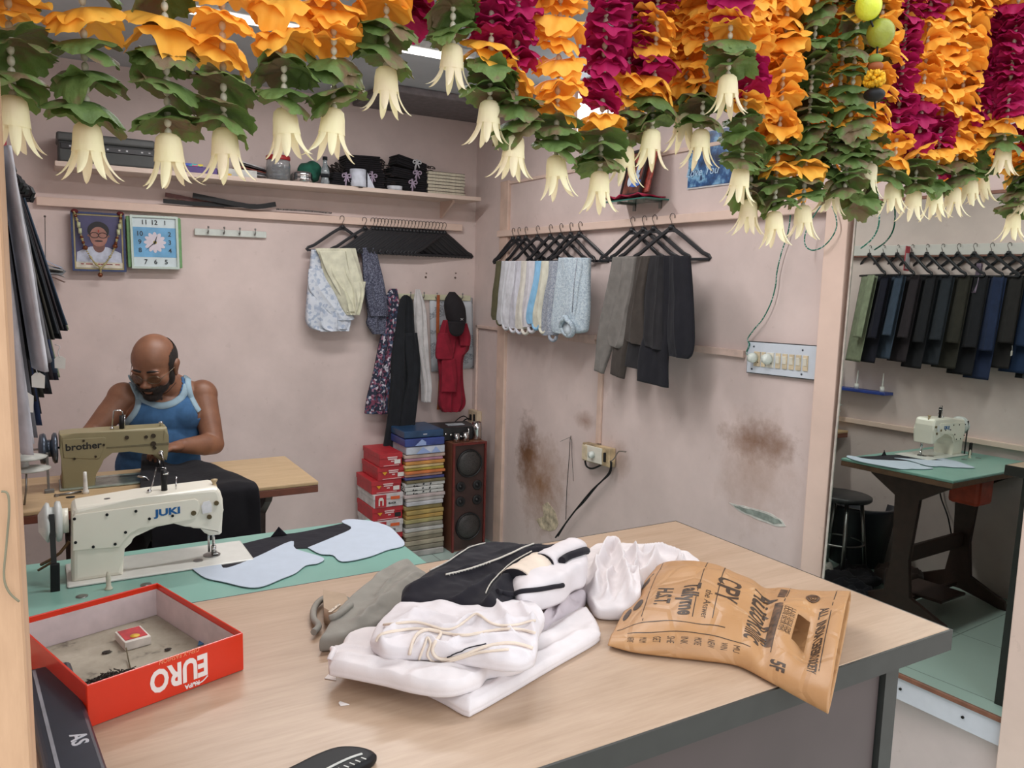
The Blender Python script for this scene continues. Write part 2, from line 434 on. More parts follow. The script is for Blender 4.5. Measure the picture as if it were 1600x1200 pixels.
# ---- peeled plaster patch and flaked plaster
def wall_blob(name, pts, mat, label, cat, th=.002, X=XR, seed=1):
    P = [on_x(x, y, X) for x, y in pts]; g = G()
    q = []
    for i, p in enumerate(P):
        n = P[(i+1) % len(P)]
        for t in (0, .33, .66):
            z = p.lerp(n, t); q.append((z.y+.004*noise.noise(z*60), z.z+.004*noise.noise(z*60+Vector((5, 5, 5)))))
    g.prism([(-y, z) for y, z in q], frame((X-th, 0, 0), (0, -1, 0), (0, 0, 1), (-1, 0, 0)) @ T(0, 0, -th), th)
    o = g.build(name, mat); return o
wb = wall_blob('peeled_paint_patch', [(1140, 786), (1160, 790), (1200, 800), (1222, 812), (1228, 822), (1212, 822), (1180, 810), (1158, 800)], M('chalky_edge', (205, 205, 198), .9), '', '')
tag(wb, 'long grey-green peeled paint patch low on the right wall', 'paint patch')
wb2 = wall_blob('bare_plaster', [(1146, 789), (1162, 793), (1200, 803), (1218, 813), (1222, 818), (1210, 818), (1182, 807), (1160, 798)], M('bare_grey_plaster', (138, 148, 140), .9, var=.1, vs=40), '', '', th=.0035)
wb2.location -= wloc(wb); wb2.parent = wb
wb = wall_blob('peeled_paint_patch', [(848, 790), (856, 784), (868, 800), (873, 818), (868, 828), (858, 830), (846, 826), (838, 812), (850, 806)], M('flaked_cream', (200, 186, 160), .9, var=.15, vs=30), '', '')
tag(wb, 'cream flaked plaster patch beside the brown damp stain behind the counter', 'paint patch')

# ================================================================ mirror (leans a touch, so its plane is not the wall's)
MA, MT, MD = math.radians(3.348), math.radians(-1.306), 2.2529
mn = Vector((math.cos(MA)*math.cos(MT), math.sin(MA)*math.cos(MT), math.sin(MT)))
def on_m(px, py): d = ray(px, py); return C0+d*(MD/mn.dot(d))
mu = Vector((0, 0, 1)); mu = (mu-mn*mu.dot(mn)).normalized(); mv = mn.cross(mu)      # mv ~ toward the shop front or back
if mv.y < 0: mv = -mv
mo = C0+mn*MD
def mcoord(p): d = p-mo; return d.dot(mv), d.dot(mu)
yl = mcoord(on_m(1340, 320))[0]; yr = 1.052-mo.y; zt = mcoord(on_m(1345, 318))[1]; zb = mcoord(on_m(1558, 1120))[1]
MF = frame(mo, mv, mu, mn)
mir = thing('wall_mirror', 'tall wall mirror reflecting the sewing table and hanging trousers', 'mirror', (2.16, 1.33, .30))
G().boxm(MF @ T((yl+yr)/2, (zt+zb)/2, .0035), (yl-yr, zt-zb, .003)).build('mirror_glass', M('silvered_glass', (206, 214, 208), .0, 1, var=0), mir)
g = G(); g.boxm(MF @ T((yl+yr)/2, (zt+zb)/2, .013), (yl-yr+.004, zt-zb+.004, .012)); g.build('backing_board', M('brown_board', (96, 64, 46), .7), mir)
g = G(); m_mf = M('brown_mirror_edge', (128, 84, 64), .5)
g.boxm(MF @ T((yl+yr)/2, zt+.004, .006), (yl-yr+.012, .009, .018), .001); g.build('top_edging', m_mf, mir)
g = G(); g.boxm(MF @ T((yl+yr)/2, zb-.005, .006), (yl-yr+.012, .012, .022), .001); g.build('bottom_edging', m_mf, mir)
g = G(); g.boxm(MF @ T(yl+.003, (zt+zb)/2, .006), (.005, zt-zb, .014)); g.build('side_edging', M('pale_edge', (196, 186, 176), .4), mir)
g = G(); g.boxm(MF @ T((yl+yr)/2, zb-.046, .010), (yl-yr+.004, .068, .012), .001)
sp_ = g.build('support_strip', M('white_plastic_board', (205, 206, 212), .35, var=.01), mir)
for t in (.18, .5, .84):
    c = MF @ Vector((yr+(yl-yr)*t, zb-.045, .004)); g = G(); g.cyl(c, c-mn*.004, .004, n=10); g.build('screw', M('dark_screw', (50, 46, 44), .4, .8), sp_)

# ================================================================ door post at the left, near the camera
p0 = on_y(8.4, 400, .60); p1 = on_y(33, 795, .60); pxr = (p0.x+p1.x)/2
m_post = woodmat('worn_peach_paint', (178, 141, 110), (196, 158, 125), 2, 7, .5, 6)
g = G(); g.box2((XL, .56, 0), (pxr, .66, ZT), .004)
struct('trim_12', g, m_post)
m_pen = M('pencil_line', (128, 122, 100), .9)
P = [on_y(x, y, .557) for x, y in ((2, 768), (12, 772), (14, 800), (10, 850), (6, 900), (14, 925), (30, 940))]
tag(G().tube(cr(P, 26), .0007, 5).build('pencil_mark', m_pen), 'curved pencil line drawn on the peach door post', 'pencil mark')
# lintel the garlands hang from (just above the frame)
struct('trim_13', G().box2((XL, .66, 2.12), (XR, .80, ZT+.1), .004), M('lintel_wood', (120, 84, 66), .6))

for _y, lb in ((1.75, 'added ceiling fill light nearer the shop front'), (3.05, 'added ceiling fill light nearer the back wall')):  # unseen tube fixtures, made up to go with the added fill lamps
    t = thing('fill_fixture', lb, 'ceiling light', (.95, _y, 2.40)); G().box2((.33, _y-.03, 2.415), (1.57, _y+.03, ZT), .004).build('batten', M('white_batten', (220, 220, 220), .5), t)
    g = G(); g.cyl((.36, _y, 2.403), (1.54, _y, 2.403), .011); g.build('tube', M('lit_fill_tube', (255, 255, 255), .3, var=0, emit=(255, 252, 246), es=3), t)
# ================================================================ counter
CZ = .93
m_lam = woodmat('pale_oak_laminate', (170, 143, 119), (188, 162, 139), 0, 3.2, .33, 9, .5, .03)
m_edge = M('charcoal_edge_band', (46, 47, 45), .45, var=.04)
cx1, cy1 = 1.325, 1.435; cyf = .735
ct = thing('shop_counter', 'large pale oak laminate shop counter with charcoal edging', 'counter', (.5, 1.1, 0))
g = G(); g.box2((XL+.02, cyf+.004, CZ-.036), (cx1-.004, cy1-.004, CZ), .0015); g.build('counter_top', m_lam, ct)
g = G(); g.box2((XL+.02, cyf, CZ-.038), (cx1, cyf+.004, CZ-.001)); g.box2((cx1-.004, cyf+.004, CZ-.038), (cx1, cy1, CZ-.001)); g.box2((XL+.02, cy1-.004, CZ-.038), (cx1-.004, cy1, CZ-.001))
g.build('edge_band', m_edge, ct)
m_pan = M('mauve_brown_laminate', (70, 59, 59), .4, var=.04, vs=6)
g = G(); g.box2((XL+.02, .765, .06), (1.175, .783, CZ-.038)); g.build('front_panel', m_pan, ct)
for a_, b_ in (((1.181, .757, 0), (1.215, 1.41, CZ-.038)), ((XL+.02, .783, 0), (XL+.05, 1.41, CZ-.038))): G().box2(a_, b_).build('side_panel', m_edge, ct)
g = G(); g.box2((XL+.05, .79, .0), (1.18, .81, .06)); g.build('plinth', m_edge, ct)
# ================================================================ sewing tables
m_green = M('green_laminate', (128, 172, 160), .3, var=.03, vs=5)
m_dkwood = M('brown_treadle_iron', (62, 42, 36), .5, var=.08)
m_chrome = M('chrome', (200, 200, 200), .18, 1, var=0)
m_black = M('black_plastic', (22, 22, 24), .5, var=0, spec=.3)
m_steel = M('dull_steel', (150, 150, 148), .35, 1, var=0)
def table(name, label, top, edge, x0, x1, y0, y1, z, th, under):
    t = thing(name, label, 'table', ((x0+x1)/2, (y0+y1)/2, 0))
    g = G(); g.box2((x0, y0, z-th*.35), (x1, y1, z), .004); g.build('table_top', top, t)
    g = G(); g.box2((x0+.001, y0+.001, z-th), (x1-.001, y1-.001, z-th*.35), .003); g.build('top_edge', edge, t)
    ym = (y0+y1)/2
    for x in (x0+.17, x1-.17):
        g = G(); f = frame((x-.014, 0, 0), (0, 1, 0), (0, 0, 1), (1, 0, 0))
        w = (y1-y0)/2
        poly = [(ym-w*.8, z-th), (ym-w*.7, z-th-.035), (ym-.055, z-.15), (ym-.036, .30), (ym-.06, .12), (ym-w*.9, .045), (ym-w*.95, .0), (ym-w*.8, 0), (ym-.02, .05), (ym+.02, .05),
                (ym+w*.8, 0), (ym+w*.95, .0), (ym+w*.9, .045), (ym+.06, .12), (ym+.036, .30), (ym+.055, z-.15), (ym+w*.7, z-th-.035), (ym+w*.8, z-th)]
        g.prism(poly, f, .03, .004); g.build('leg', m_dkwood, t)
    g = G(); g.box2((x0+.19, ym-.012, .27), (x1-.19, ym+.012, .35), .004); g.build('stretcher', m_dkwood, t)
    g = G(); g.box2((x0+.40, ym-.14, .085), (x0+.66, ym+.10, .10), .005); g.box2((x0+.22, ym-.02, .07), (x1-.22, ym, .088)); g.build('treadle', m_dkwood, t)
    if under:
        g = G(); c = Vector((x0+.34, ym-.08, z-.135)); g.box(c, (.17, .15, .15), I4, .02); g.cyl(c+Vector((-.12, 0, 0)), c+Vector((-.08, 0, 0)), .05)
        g.build('motor', M('orange_red_motor', (196, 78, 52), .45), t, 'orange-red clutch motor')
        g = G(); g.cyl(c+Vector((-.15, 0, 0)), c+Vector((-.122, 0, 0)), .042, n=24); g.build('motor_pulley', m_black, t)
        g = G(); g.tube([(x1-.25, ym+.1, z-th), (x1-.25, ym+.1, z-.12), (x1-.22, ym+.06, z-.15)], .006); g.build('knee_lever', m_black, t)
    return t
TZ = .75
jt = table('green_sewing_table', 'green-topped sewing machine table behind the counter', m_green, M('ply_brown_edge', (112, 82, 62), .6), -.125, .862, 1.80, 2.33, TZ, .038, True)
m_tan = woodmat('tan_laminate', (178, 150, 112), (196, 168, 130), 0, 5, .4, 8)
bt = table('tan_sewing_table', 'tan wooden sewing machine table with red-brown edge in front of the man', m_tan, M('red_brown_edge', (112, 62, 44), .5), -.125, .858, 2.86, 3.34, TZ, .042, False)
# ================================================================ sewing machines
def spool_pin(g, c, h, r=.006): g.cyl(c, Vector(c)+Vector((0, 0, h)), r*1.5, r*.8, n=12)
def machine(name, label, YR, face, body, m_body, bed, loc, panel, mats):
    """face: pixel outline of the near face on plane y=YR; real extruded depth behind it"""
    t = thing(name, label, 'sewing machine', loc)
    D = .10
    pts = [on_y(x, y, YR) for x, y in face]
    g = G(); g.prism([(p.x, p.z) for p in pts], frame((0, YR, 0), (1, 0, 0), (0, 0, 1), (0, -1, 0)) @ T(0, 0, -D), D, .012, 3)
    for f in g.bm.faces: f.smooth = False
    bodyo = g.build('arm', m_body, t)
    g = G(); g.box2(*bed, .004); g.build('bed_plate', mats['bed'], t)
    return t, bodyo
m_juki = M('cream_enamel', (236, 231, 216), .28, var=.02, vs=4)
YJ = 2.125
jface = [(60+x*.225, 720+y*.225) for x, y in [(232, 855), (232, 375), (240, 345), (262, 325), (700, 258), (1215, 185), (1248, 190), (1268, 215), (1285, 270), (1286, 340), (1279, 505), (1262, 520), (1195, 526), (1158, 508), (1125, 470), (1100, 440), (1070, 428), (1020, 424), (940, 435), (820, 458), (700, 478), (655, 498), (625, 525), (608, 565), (600, 610), (595, 660), (592, 800)]]
jm, jbody = machine('industrial_sewing_machine', 'cream industrial sewing machine on the green table with blue lettering', YJ, jface, None, m_juki,
    ((.02, 2.10, TZ+.0005), (.455, 2.275, TZ+.006)), (.2, 2.18, TZ), None, dict(bed=M('white_bed_enamel', (214, 214, 208), .25, var=.01)))
# raised back panel with screws, lettering
def face_prism(px, YR, th, bev=.002):
    pts = [on_y(x, y, YR) for x, y in px]
    return G().prism([(p.x, p.z) for p in pts], frame((0, YR, 0), (1, 0, 0), (0, 0, 1), (0, -1, 0)), th, bev)
J = lambda x, y: (60+x*.225, 720+y*.225)
face_prism([J(*q) for q in [(238, 625), (238, 395), (255, 370), (1085, 262), (1110, 275), (1120, 300), (1118, 340), (1090, 398), (1040, 410), (700, 462), (640, 490), (600, 530), (560, 590), (556, 600)]], YJ, .003).build('back_cover', m_juki, jm)
for q in [(250, 403), (476, 374), (677, 349), (771, 402), (605, 496), (258, 567), (381, 597), (533, 578), (931, 382)]:
    c = on_y(*J(*q), YJ-.003); G().cyl(c, c-Vector((0, .0025, 0)), .0035, n=12).build('screw', m_black, jm)
for q, r in (((1235, 292), .006), ((1186, 388), .006), ((1076, 361), .0065)):
    c = on_y(*J(*q), YJ); G().cyl(c, c-Vector((0, .005, 0)), r, n=14).build('bolt', M('brass_bolt', (120, 104, 76), .4, .7), jm)
a, b = on_y(*J(803, 383), YJ), on_y(*J(1000, 328), YJ); z_ = on_y(*J(900, 355), YJ-.0035)
ang = math.atan2(on_y(*J(1000, 355), YJ).z-on_y(*J(805, 382), YJ).z, (b-a).x)
text('lettering', 'JUKI', frame((z_.x, YJ-.0036, z_.z), (math.cos(ang), 0, math.sin(ang)), (0, 0, 1), (0, -1, 0)), .0235, M('blue_lettering', (30, 92, 150), .4, var=0), jm, .0010, width=.062, label='blue brand lettering')
# top furniture
top = lambda x, y, Y: on_y(*J(x, y), Y)
g = G(); c = top(875, 215, 2.165); g.cyl(c, c+Vector((0, 0, .030+.028)), .0075, n=16); g.build('thread_tube', m_black, jm)
g = G(); g.tube([top(768, 215, 2.165), top(790, 170, 2.165), top(820, 45, 2.165), top(882, 48, 2.165), top(888, 85, 2.165)], .0018, 8); g.ball(top(770, 212, 2.165), .006); g.cyl(top(880, 92, 2.165), top(880, 82, 2.165), .009); g.build('tension_wire', m_chrome, jm)
g = G(); g.tube([top(956, 240, 2.16), top(956, 110, 2.16)], .0018, 8); g.build('thread_post', m_chrome, jm)
g = G(); c = top(1222, 190, 2.16); g.lathe([(.008, 0), (.006, .008), (.0045, .014), (.008, .02), (.0085, .024), (0, .025)], T(c)); g.build('pressure_knob', M('tan_plastic', (196, 172, 132), .4), jm)
for q in ((480, 270), (1060, 220), (1115, 196), (1140, 210)):
    c = top(*q, 2.165); G().cyl(c-Vector((0, 0, .004)), c+Vector((0, 0, .003)), .008 if q[0] == 480 else .004, n=14).build('oil_cap', m_steel if q[0] == 480 else m_black, jm)
# needle, presser
c = top(1222, 520, 2.17); n0 = Vector((c.x, 2.185, TZ+.10))
g = G(); g.cyl(n0, n0-Vector((0, 0, .075)), .004, n=12); g.cyl(n0-Vector((0, 0, .07)), n0-Vector((0, 0, .088)), .0065); g.cyl(n0+Vector((-.012, 0, 0)), n0+Vector((-.012, 0, -.085)), .003); g.build('needle_bar', m_chrome, jm)
g = G(); g.box(n0-Vector((-.002, .004, .089)), (.014, .028, .004), I4, .001); g.build('presser_foot', m_steel, jm)
g = G(); g.cyl((n0.x-.006, 2.18, TZ+.006), (n0.x-.006, 2.18, TZ+.008), .022, n=24); g.cyl((n0.x-.045, 2.15, TZ+.006), (n0.x-.045, 2.15, TZ+.0075), .012, n=20); g.build('throat_plate', m_steel, jm)
# hand wheel, belt and belt bracket on the left end
hw = top(110, 440, 2.17); xw_ = .018
g = G(); g.lathe([(0, 0), (.03, 0), (.048, .004), (.05, .012), (.046, .016), (.036, .018), (.036, .026), (.046, .028), (.049, .034), (.04, .040), (.02, .052), (0, .052)], frame((xw_, 2.17, hw.z+.006), (0, 1, 0), (0, 0, 1), (-1, 0, 0)), 32); g.build('hand_wheel', M('white_metal_wheel', (196, 198, 194), .35, .0, var=.02), jm)
g = G(); g.cyl((.03, 2.17, hw.z+.006), (.016, 2.17, hw.z+.006), .03, n=20); g.build('wheel_hub', m_juki, jm)
g = G(); g.box((-.005, 2.128, .83), (.012, .004, .20), I4, .001); g.build('drive_belt', M('dark_rubber', (46, 46, 46), .7), jm)
g = G(); g.box((-.004, 2.10, .78), (.020, .012, .075), ry(.03), .003); g.build('belt_guard', m_black, jm)
g = G(); c = top(1170, 320, YJ-.004)
g.prism([(-.012, -.016), (.010, -.016), (.0125, .004), (.008, .015), (-.007, .015), (-.0135, .004)], frame(c, (1, 0, .1), (-.1, 0, 1), (0, -1, 0)), .001)
tag(g.build('paper_tag', M('white_card', (232, 230, 232), .7)), 'small white paper tag stuck on the cream sewing machine head', 'tag')
# bobbin winder, stand pin and holes on the table
g = G(); c = on_z(170, 921, TZ); g.lathe([(.009, 0), (.0085, .004), (.0055, .008), (.0052, .035), (.003, .044), (0, .045)], T(c)); tag(g.build('spool_pin', M('cream_peg', (206, 200, 182), .5)), 'cream peg standing on the green table in front of the machine', 'spool pin')
g = G(); c = on_z(128, 932, TZ)
g.lathe([(.006, 0), (.013, 0), (.013, .0012), (.006, .0012)], T(c), 20); tag(g.build('eyelet', m_steel), 'flat metal eyelet on the green table left of the red box', 'eyelet')
g = G(); c = on_z(228, 914, TZ); g.lathe([(0, 0), (.013, 0), (.013, .0015), (0, .002)], T(c), 20); tag(g.build('eyelet', m_steel), 'dark round metal cap on the green table behind the red box corner', 'eyelet')
g = G(); c = on_z(145, 912, TZ); g.tube([c+Vector((-.012, -.006, .002)), c+Vector((.01, 0, .002)), c+Vector((.05, .008, .002))], .002); tag(g.build('metal_hinge_pin', m_steel), 'thin metal pin lying by the foot of the cream machine', 'pin')
# thread arm linkage at the left
g = G()
g.tube([on_y(*J(20, 720), 2.2), on_y(*J(80, 690), 2.17), on_y(*J(150, 640), 2.15), on_y(*J(215, 560), 2.15)], .004); g.tube([on_y(*J(0, 760), 2.2), on_y(*J(120, 690), 2.16)], .003)
g.build('linkage', M('rusty_metal', (116, 86, 58), .5, .5), jm)
# ---- second machine
B = lambda x, y: (x*.3375, 400+y*.3375)
m_bro = M('khaki_enamel', (148, 138, 104), .38, var=.03, vs=5)
YBm = 3.10
bface = [B(*q) for q in [(288, 1092), (284, 950), (276, 900), (272, 845), (276, 828), (340, 822), (765, 792), (774, 796), (781, 830), (782, 868), (776, 925), (774, 948), (740, 947), (715, 930), (700, 908), (690, 902), (600, 905), (520, 912), (485, 918), (465, 935), (452, 965), (446, 1010), (440, 1085)]]
bm_, _ = machine('industrial_sewing_machine', 'old khaki industrial sewing machine on the tan table with black lettering', YBm, bface, None, m_bro,
    ((.02, 3.08, TZ+.0005), (.45, 3.25, TZ+.006)), (.2, 3.15, TZ), None, dict(bed=M('grey_green_bed', (150, 160, 148), .2, .3)))
face_prism([B(*q) for q in [(296, 935), (286, 855), (290, 848), (480, 838), (490, 842), (490, 870), (462, 935), (452, 940)]], YBm, .003).build('side_cover', m_bro, bm_)
face_prism([B(*q) for q in [(492, 892), (492, 884), (778, 862), (781, 868), (778, 874)]], YBm, .0015, .0004).build('relief_line', M('dark_khaki', (112, 104, 76), .5), bm_)
c = on_y(*B(387, 882), YBm-.0036)
text('lettering', 'brother', frame((c.x, YBm-.0036, c.z), (1, 0, .02), (0, 0, 1), (0, -1, 0)), .033, M('black_lettering', (24, 24, 24), .5, var=0), bm_, .0009, width=.112, label='black brand lettering')
for q, r in (((387, 855), .004), ((480, 874), .004), ((345, 938), .004), ((443, 928), .004), ((587, 840), .007), ((677, 837), .006), ((710, 832), .008), ((710, 869), .009), ((716, 888), .006)):
    c = on_y(*B(*q), YBm-.002); G().cyl(c, c-Vector((0, .005, 0)), r, n=14).build('bolt', M('dark_bolt', (70, 60, 48), .4, .6), bm_)
g = G(); b0 = lambda x, y: on_y(*B(x, y), 3.13)
g.tube([b0(518, 800), b0(526, 718), b0(532, 714), b0(560, 716), b0(567, 722), b0(568, 740)], .0025, 8); g.ball(b0(518, 798), .007); g.build('tension_wire', m_chrome, bm_)
g = G(); g.cyl(b0(563, 800), b0(563, 738), .008); g.build('thread_tube', m_black, bm_)
g = G(); g.tube([b0(576, 800), b0(577, 735)], .0022); g.build('thread_post', m_chrome, bm_)
g = G(); g.lathe([(.006, 0), (.004, .012), (.007, .015), (.008, .020), (0, .021)], T(b0(745, 792))); g.build('pressure_knob', m_chrome, bm_)
wc = on_y(*B(236, 890), 3.14)
g = G(); g.lathe([(0, 0), (.03, 0), (.052, .003), (.054, .012), (.046, .018), (.030, .020), (.030, .032), (.05, .036), (.054, .042), (.05, .054), (.02, .060), (0, .060)], frame((.022, 3.14, wc.z), (0, 1, 0), (0, 0, 1), (-1, 0, 0)), 32); g.build('hand_wheel', M('blue_grey_wheel', (84, 92, 104), .3, .7, var=.03), bm_)
g = G(); g.cyl((.03, 3.14, wc.z), (-.085, 3.14, wc.z), .004); g.build('wheel_shaft', m_steel, bm_)
g = G(); g.box((-.012, 3.085, .81), (.008, .005, .16), I4, .001); g.box((-.010, 3.085, .752), (.03, .02, .02), I4, .003); g.build('drive_belt', M('grey_belt', (110, 108, 104), .6), bm_)
c = on_y(*B(745, 912), YBm-.004)
g = G(); g.tube([c+Vector((0, 0, .004)), c+Vector((.006, -.004, -.02)), c+Vector((.008, 0, -.05)), c+Vector((.006, .04, -.075))], .003); g.lathe([(0, 0), (.009, 0), (.009, .004), (0, .004)], frame(c, (1, 0, 0), (0, 0, 1), (0, -1, 0)), 16); g.build('presser_lever', m_chrome, bm_)
n0b = Vector((c.x+.002, 3.17, TZ+.09)); G().cyl(n0b, n0b-Vector((0, 0, .083)), .004).build('needle_bar', m_chrome, bm_)
g = G(); c = on_z(397, 765+.5, TZ); c = on_z(134, 771, TZ); g.lathe([(.011, 0), (.0105, .01), (.0075, .014), (.006, .06), (.0055, .075), (0, .077)], T(c)); tag(g.build('spool_pin', M('white_peg', (222, 220, 214), .4)), 'white plastic peg standing on the tan table', 'spool pin')
g = G(); g.tube([c+Vector((-.09, .0, .003)), c+Vector((-.012, .01, .006))], .004); g.tube([c+Vector((-.09, 0, .003)), c+Vector((-.085, -.01, .003))], .006); tag(g.build('bobbin_winder_arm', m_steel), 'small metal bobbin winder arm beside the white peg on the tan table', 'bobbin winder')
g = G(); c = on_z(149, 777, TZ); 
for q in ((110, 777), (150, 776), (178, 752)): c = on_z(*q, TZ); G().lathe([(0, 0), (.014, 0), (.014, .001), (0, .001)], T(c), 16).build('oil_slot', m_black, bt)
g = G()
for z in (0, .02, .04): pass
g.tube([on_y(215, 744, 3.0), on_y(228, 746, 3.0), on_y(236, 756, 3.0)], .004); tag(g.build('seam_guide', m_chrome), 'bent chrome guide hooked above the tan table edge', 'metal guide')
# ================================================================ the tailor
def skinmat(name, c, c2):
    k = NT(name); f = k.noise(k.co(), 16, 4, .6)
    k.l(k.ramp(f, [(.3, c2), (.7, c)]), k.b.inputs['Base Color']); k.b.inputs['Roughness'].default_value = .48
    k.b.inputs['Subsurface Weight'].default_value = .12; k.b.inputs['Subsurface Radius'].default_value = (.01, .004, .002); k.b.inputs['Subsurface Scale'].default_value = .5
    k.bump(k.noise(k.co(), 120, 2), .08, .002); return k.m
m_skin = skinmat('brown_skin', (142, 98, 74), (122, 82, 62))
W = lambda x, y, Y: on_y(x, y, Y)
man = thing('person', 'bearded bald man in blue vest and glasses sewing at the khaki machine', 'person', (.40, 3.55, 0))
hips = Vector((.385, 3.60, .50)); 
waist = Vector((.385, 3.56, .72)); chest = W(256, 650, 3.50); shC = W(258, 603, 3.50)
shL = W(193, 622, 3.49); shR = W(316, 617, 3.49)           # image left / right shoulders
elR = W(334, 694, 3.38); wrR = W(285, 697, 3.285); haR = W(270, 699, 3.255)
elL = W(146, 676, 3.44); wrL = W(122, 716, 3.30); haL = W(118, 726, 3.25)
neck = W(264, 606, 3.48); head = W(241, 572, 3.40)
def torso(g, inf=0.0):
    e = lambda c, r, R=I4: g.ball(c, tuple(v+inf for v in r), R, 28)
    e(hips, (.17, .13, .13)); e(waist+Vector((0, -.035, 0)), (.158, .128, .13)); e((waist+chest)/2+Vector((0, -.025, 0)), (.160, .122, .13))
    e(chest, (.165, .108, .12)); e(chest+Vector((-.07, -.045, .01)), (.075, .07, .065)); e(chest+Vector((.07, -.045, .01)), (.075, .07, .065))
    e(shC+Vector((0, .012, -.03)), (.150, .085, .065)); e(shC+Vector((0, .035, .0)), (.095, .06, .055))
def arm(g, s, el, wr, ha, side):
    g.ball(s, (.062, .060, .064), n=24); g.cap(s, .058, s.lerp(el, .45), .050, 20); g.cap(s.lerp(el, .45), .051, el, .041, 20)
    g.cap(el, .042, el.lerp(wr, .3), .044, 20); g.cap(el.lerp(wr, .3), .044, wr, .028, 20)
    d = (ha-wr).normalized(); up = Vector((0, 0, 1)); sd = d.cross(up).normalized()*side; up = sd.cross(d)*side
    pc = wr+d*.055
    q = frame((0, 0, 0), d, sd, d.cross(sd))
    g.ball(pc, (.050, .040, .018), q, 20); g.cap(wr, .026, wr+d*.03, .024, 16)
    for i, (o, L, dr) in enumerate(((-.030, .066, .2), (-.010, .078, .1), (.011, .074, .0), (.030, .058, -.12))):
        a = pc+d*.038+sd*o*.95; v1 = (d*1+sd*(-dr*.4)+Vector((0, 0, -.25))).normalized(); b = a+v1*L*.45
        v2 = (d*.7+Vector((0, 0, -.75))).normalized(); c = b+v2*L*.32; v3 = (d*.3+Vector((0, 0, -1))).normalized(); e = c+v3*L*.24
        g.cap(a, .0092, b, .0088, 10); g.cap(b, .0088, c, .0078, 10); g.cap(c, .0078, e, .0066, 10)
    a = wr+d*.028-sd*.028; b = a+(d*.6-sd*.65+Vector((0, 0, -.2))).normalized()*.034; c = b+(d*.9-sd*.1+Vector((0, 0, -.4))).normalized()*.030
    g.cap(a, .013, b, .0105, 10); g.cap(b, .0105, c, .0085, 10)
g = G(); torso(g)
g.cap(neck+Vector((0, .02, -.05)), .070, neck+Vector((-.006, .0, .015)), .056, 24); g.cap(neck, .058, head+Vector((.012, .05, -.05)), .058, 24)
for s_ in (shL, shR): g.cap(neck+Vector((0, .035, -.02)), .045, s_+Vector((0, .02, .005)), .048, 20)     # trapezius
arm(g, shL, elL, wrL, haL, 1); arm(g, shR, elR, wrR, haR, -1)
# head: built in its own frame, bowed and turned toward image-left
HY, HP, HR = math.radians(-30), math.radians(26), math.radians(3)
HM = T(head) @ rz(HY) @ rx(HP) @ ry(HR)         # face looks along -Y of this frame
h = lambda x, y, z: HM @ Vector((x, y, z))
def hb(g, c, r, n=22, rot=I4): g.ball(h(*c), r, (HM.to_3x3().to_4x4()) @ rot, n)
hb(g, (0, .012, .035), (.079, .096, .090), 36); hb(g, (0, -.012, .005), (.070, .080, .085), 30); hb(g, (0, -.028, -.050), (.056, .060, .055), 26)
hb(g, (0, -.055, -.088), (.030, .028, .024)); hb(g, (0, .02, -.03), (.064, .07, .06))
for s_ in (-1, 1):
    hb(g, (s_*.045, -.050, -.022), (.026, .028, .030)); hb(g, (s_*.030, -.080, .022), (.026, .012, .009), 18)      # cheek, brow
    hb(g, (s_*.081, .012, -.004), (.009, .020, .032), 18, ry(s_*.2)); hb(g, (s_*.086, .020, .012), (.008, .017, .018), 14); hb(g, (s_*.079, .004, -.028), (.008, .011, .012), 12)
    hb(g, (s_*.013, -.099, -.032), (.010, .010, .009), 14)                                                        # nostrils
    hb(g, (s_*.031, -.077, .004), (.015, .010, .009), 14)                                                         # lids, looking down
hb(g, (0, -.088, -.004), (.009, .014, .030), 18, rx(-.25)); hb(g, (0, -.106, -.026), (.012, .014, .012), 16)
hb(g, (0, -.090, -.058), (.022, .010, .006), 16); hb(g, (0, -.088, -.067), (.018, .010, .0065), 16)
# legs under the table
for sx in (-1, 1):
    hp = hips+Vector((sx*.09, -.02, -.02)); kn = Vector((hips.x+sx*.16, 3.17, .50)); an = Vector((hips.x+sx*.15, 3.12, .09))
    g.cap(hp, .085, kn, .060, 20); g.cap(kn, .058, kn.lerp(an, .35), .056, 20); g.cap(kn.lerp(an, .35), .056, an, .036, 20)
    g.ball(an+Vector((0, -.05, -.045)), (.040, .11, .032), n=20)
def organic(g, name, mat, parent, voxel, smooth=6, fac=.5):
    o = g.build(name, mat, None, base=False)
    md = o.modifiers.new('r', 'REMESH'); md.mode = 'VOXEL'; md.voxel_size = voxel; md.use_smooth_shade = True
    md = o.modifiers.new('s', 'SMOOTH'); md.factor = fac; md.iterations = smooth
    me = evald(o); me.name = name
    bpy.data.objects.remove(o)
    o = bpy.data.objects.new(name, me); COL.objects.link(o)
    if parent is not None:
        me.transform(T(-wloc(parent))); o.parent = parent
    for p in me.polygons: p.use_smooth = True
    if not me.materials: me.materials.append(mat)
    return o
def keep(o, fn):
    """keep only faces whose centre (world) satisfies fn"""
    off = wloc(o); bm = bmesh.new(); bm.from_mesh(o.data)
    bmesh.ops.delete(bm, geom=[f for f in bm.faces if not fn(f.calc_center_median()+off)], context='FACES'); bm.to_mesh(o.data); bm.free(); return o
body = organic(g, 'body', m_skin, man, .0042, 5)
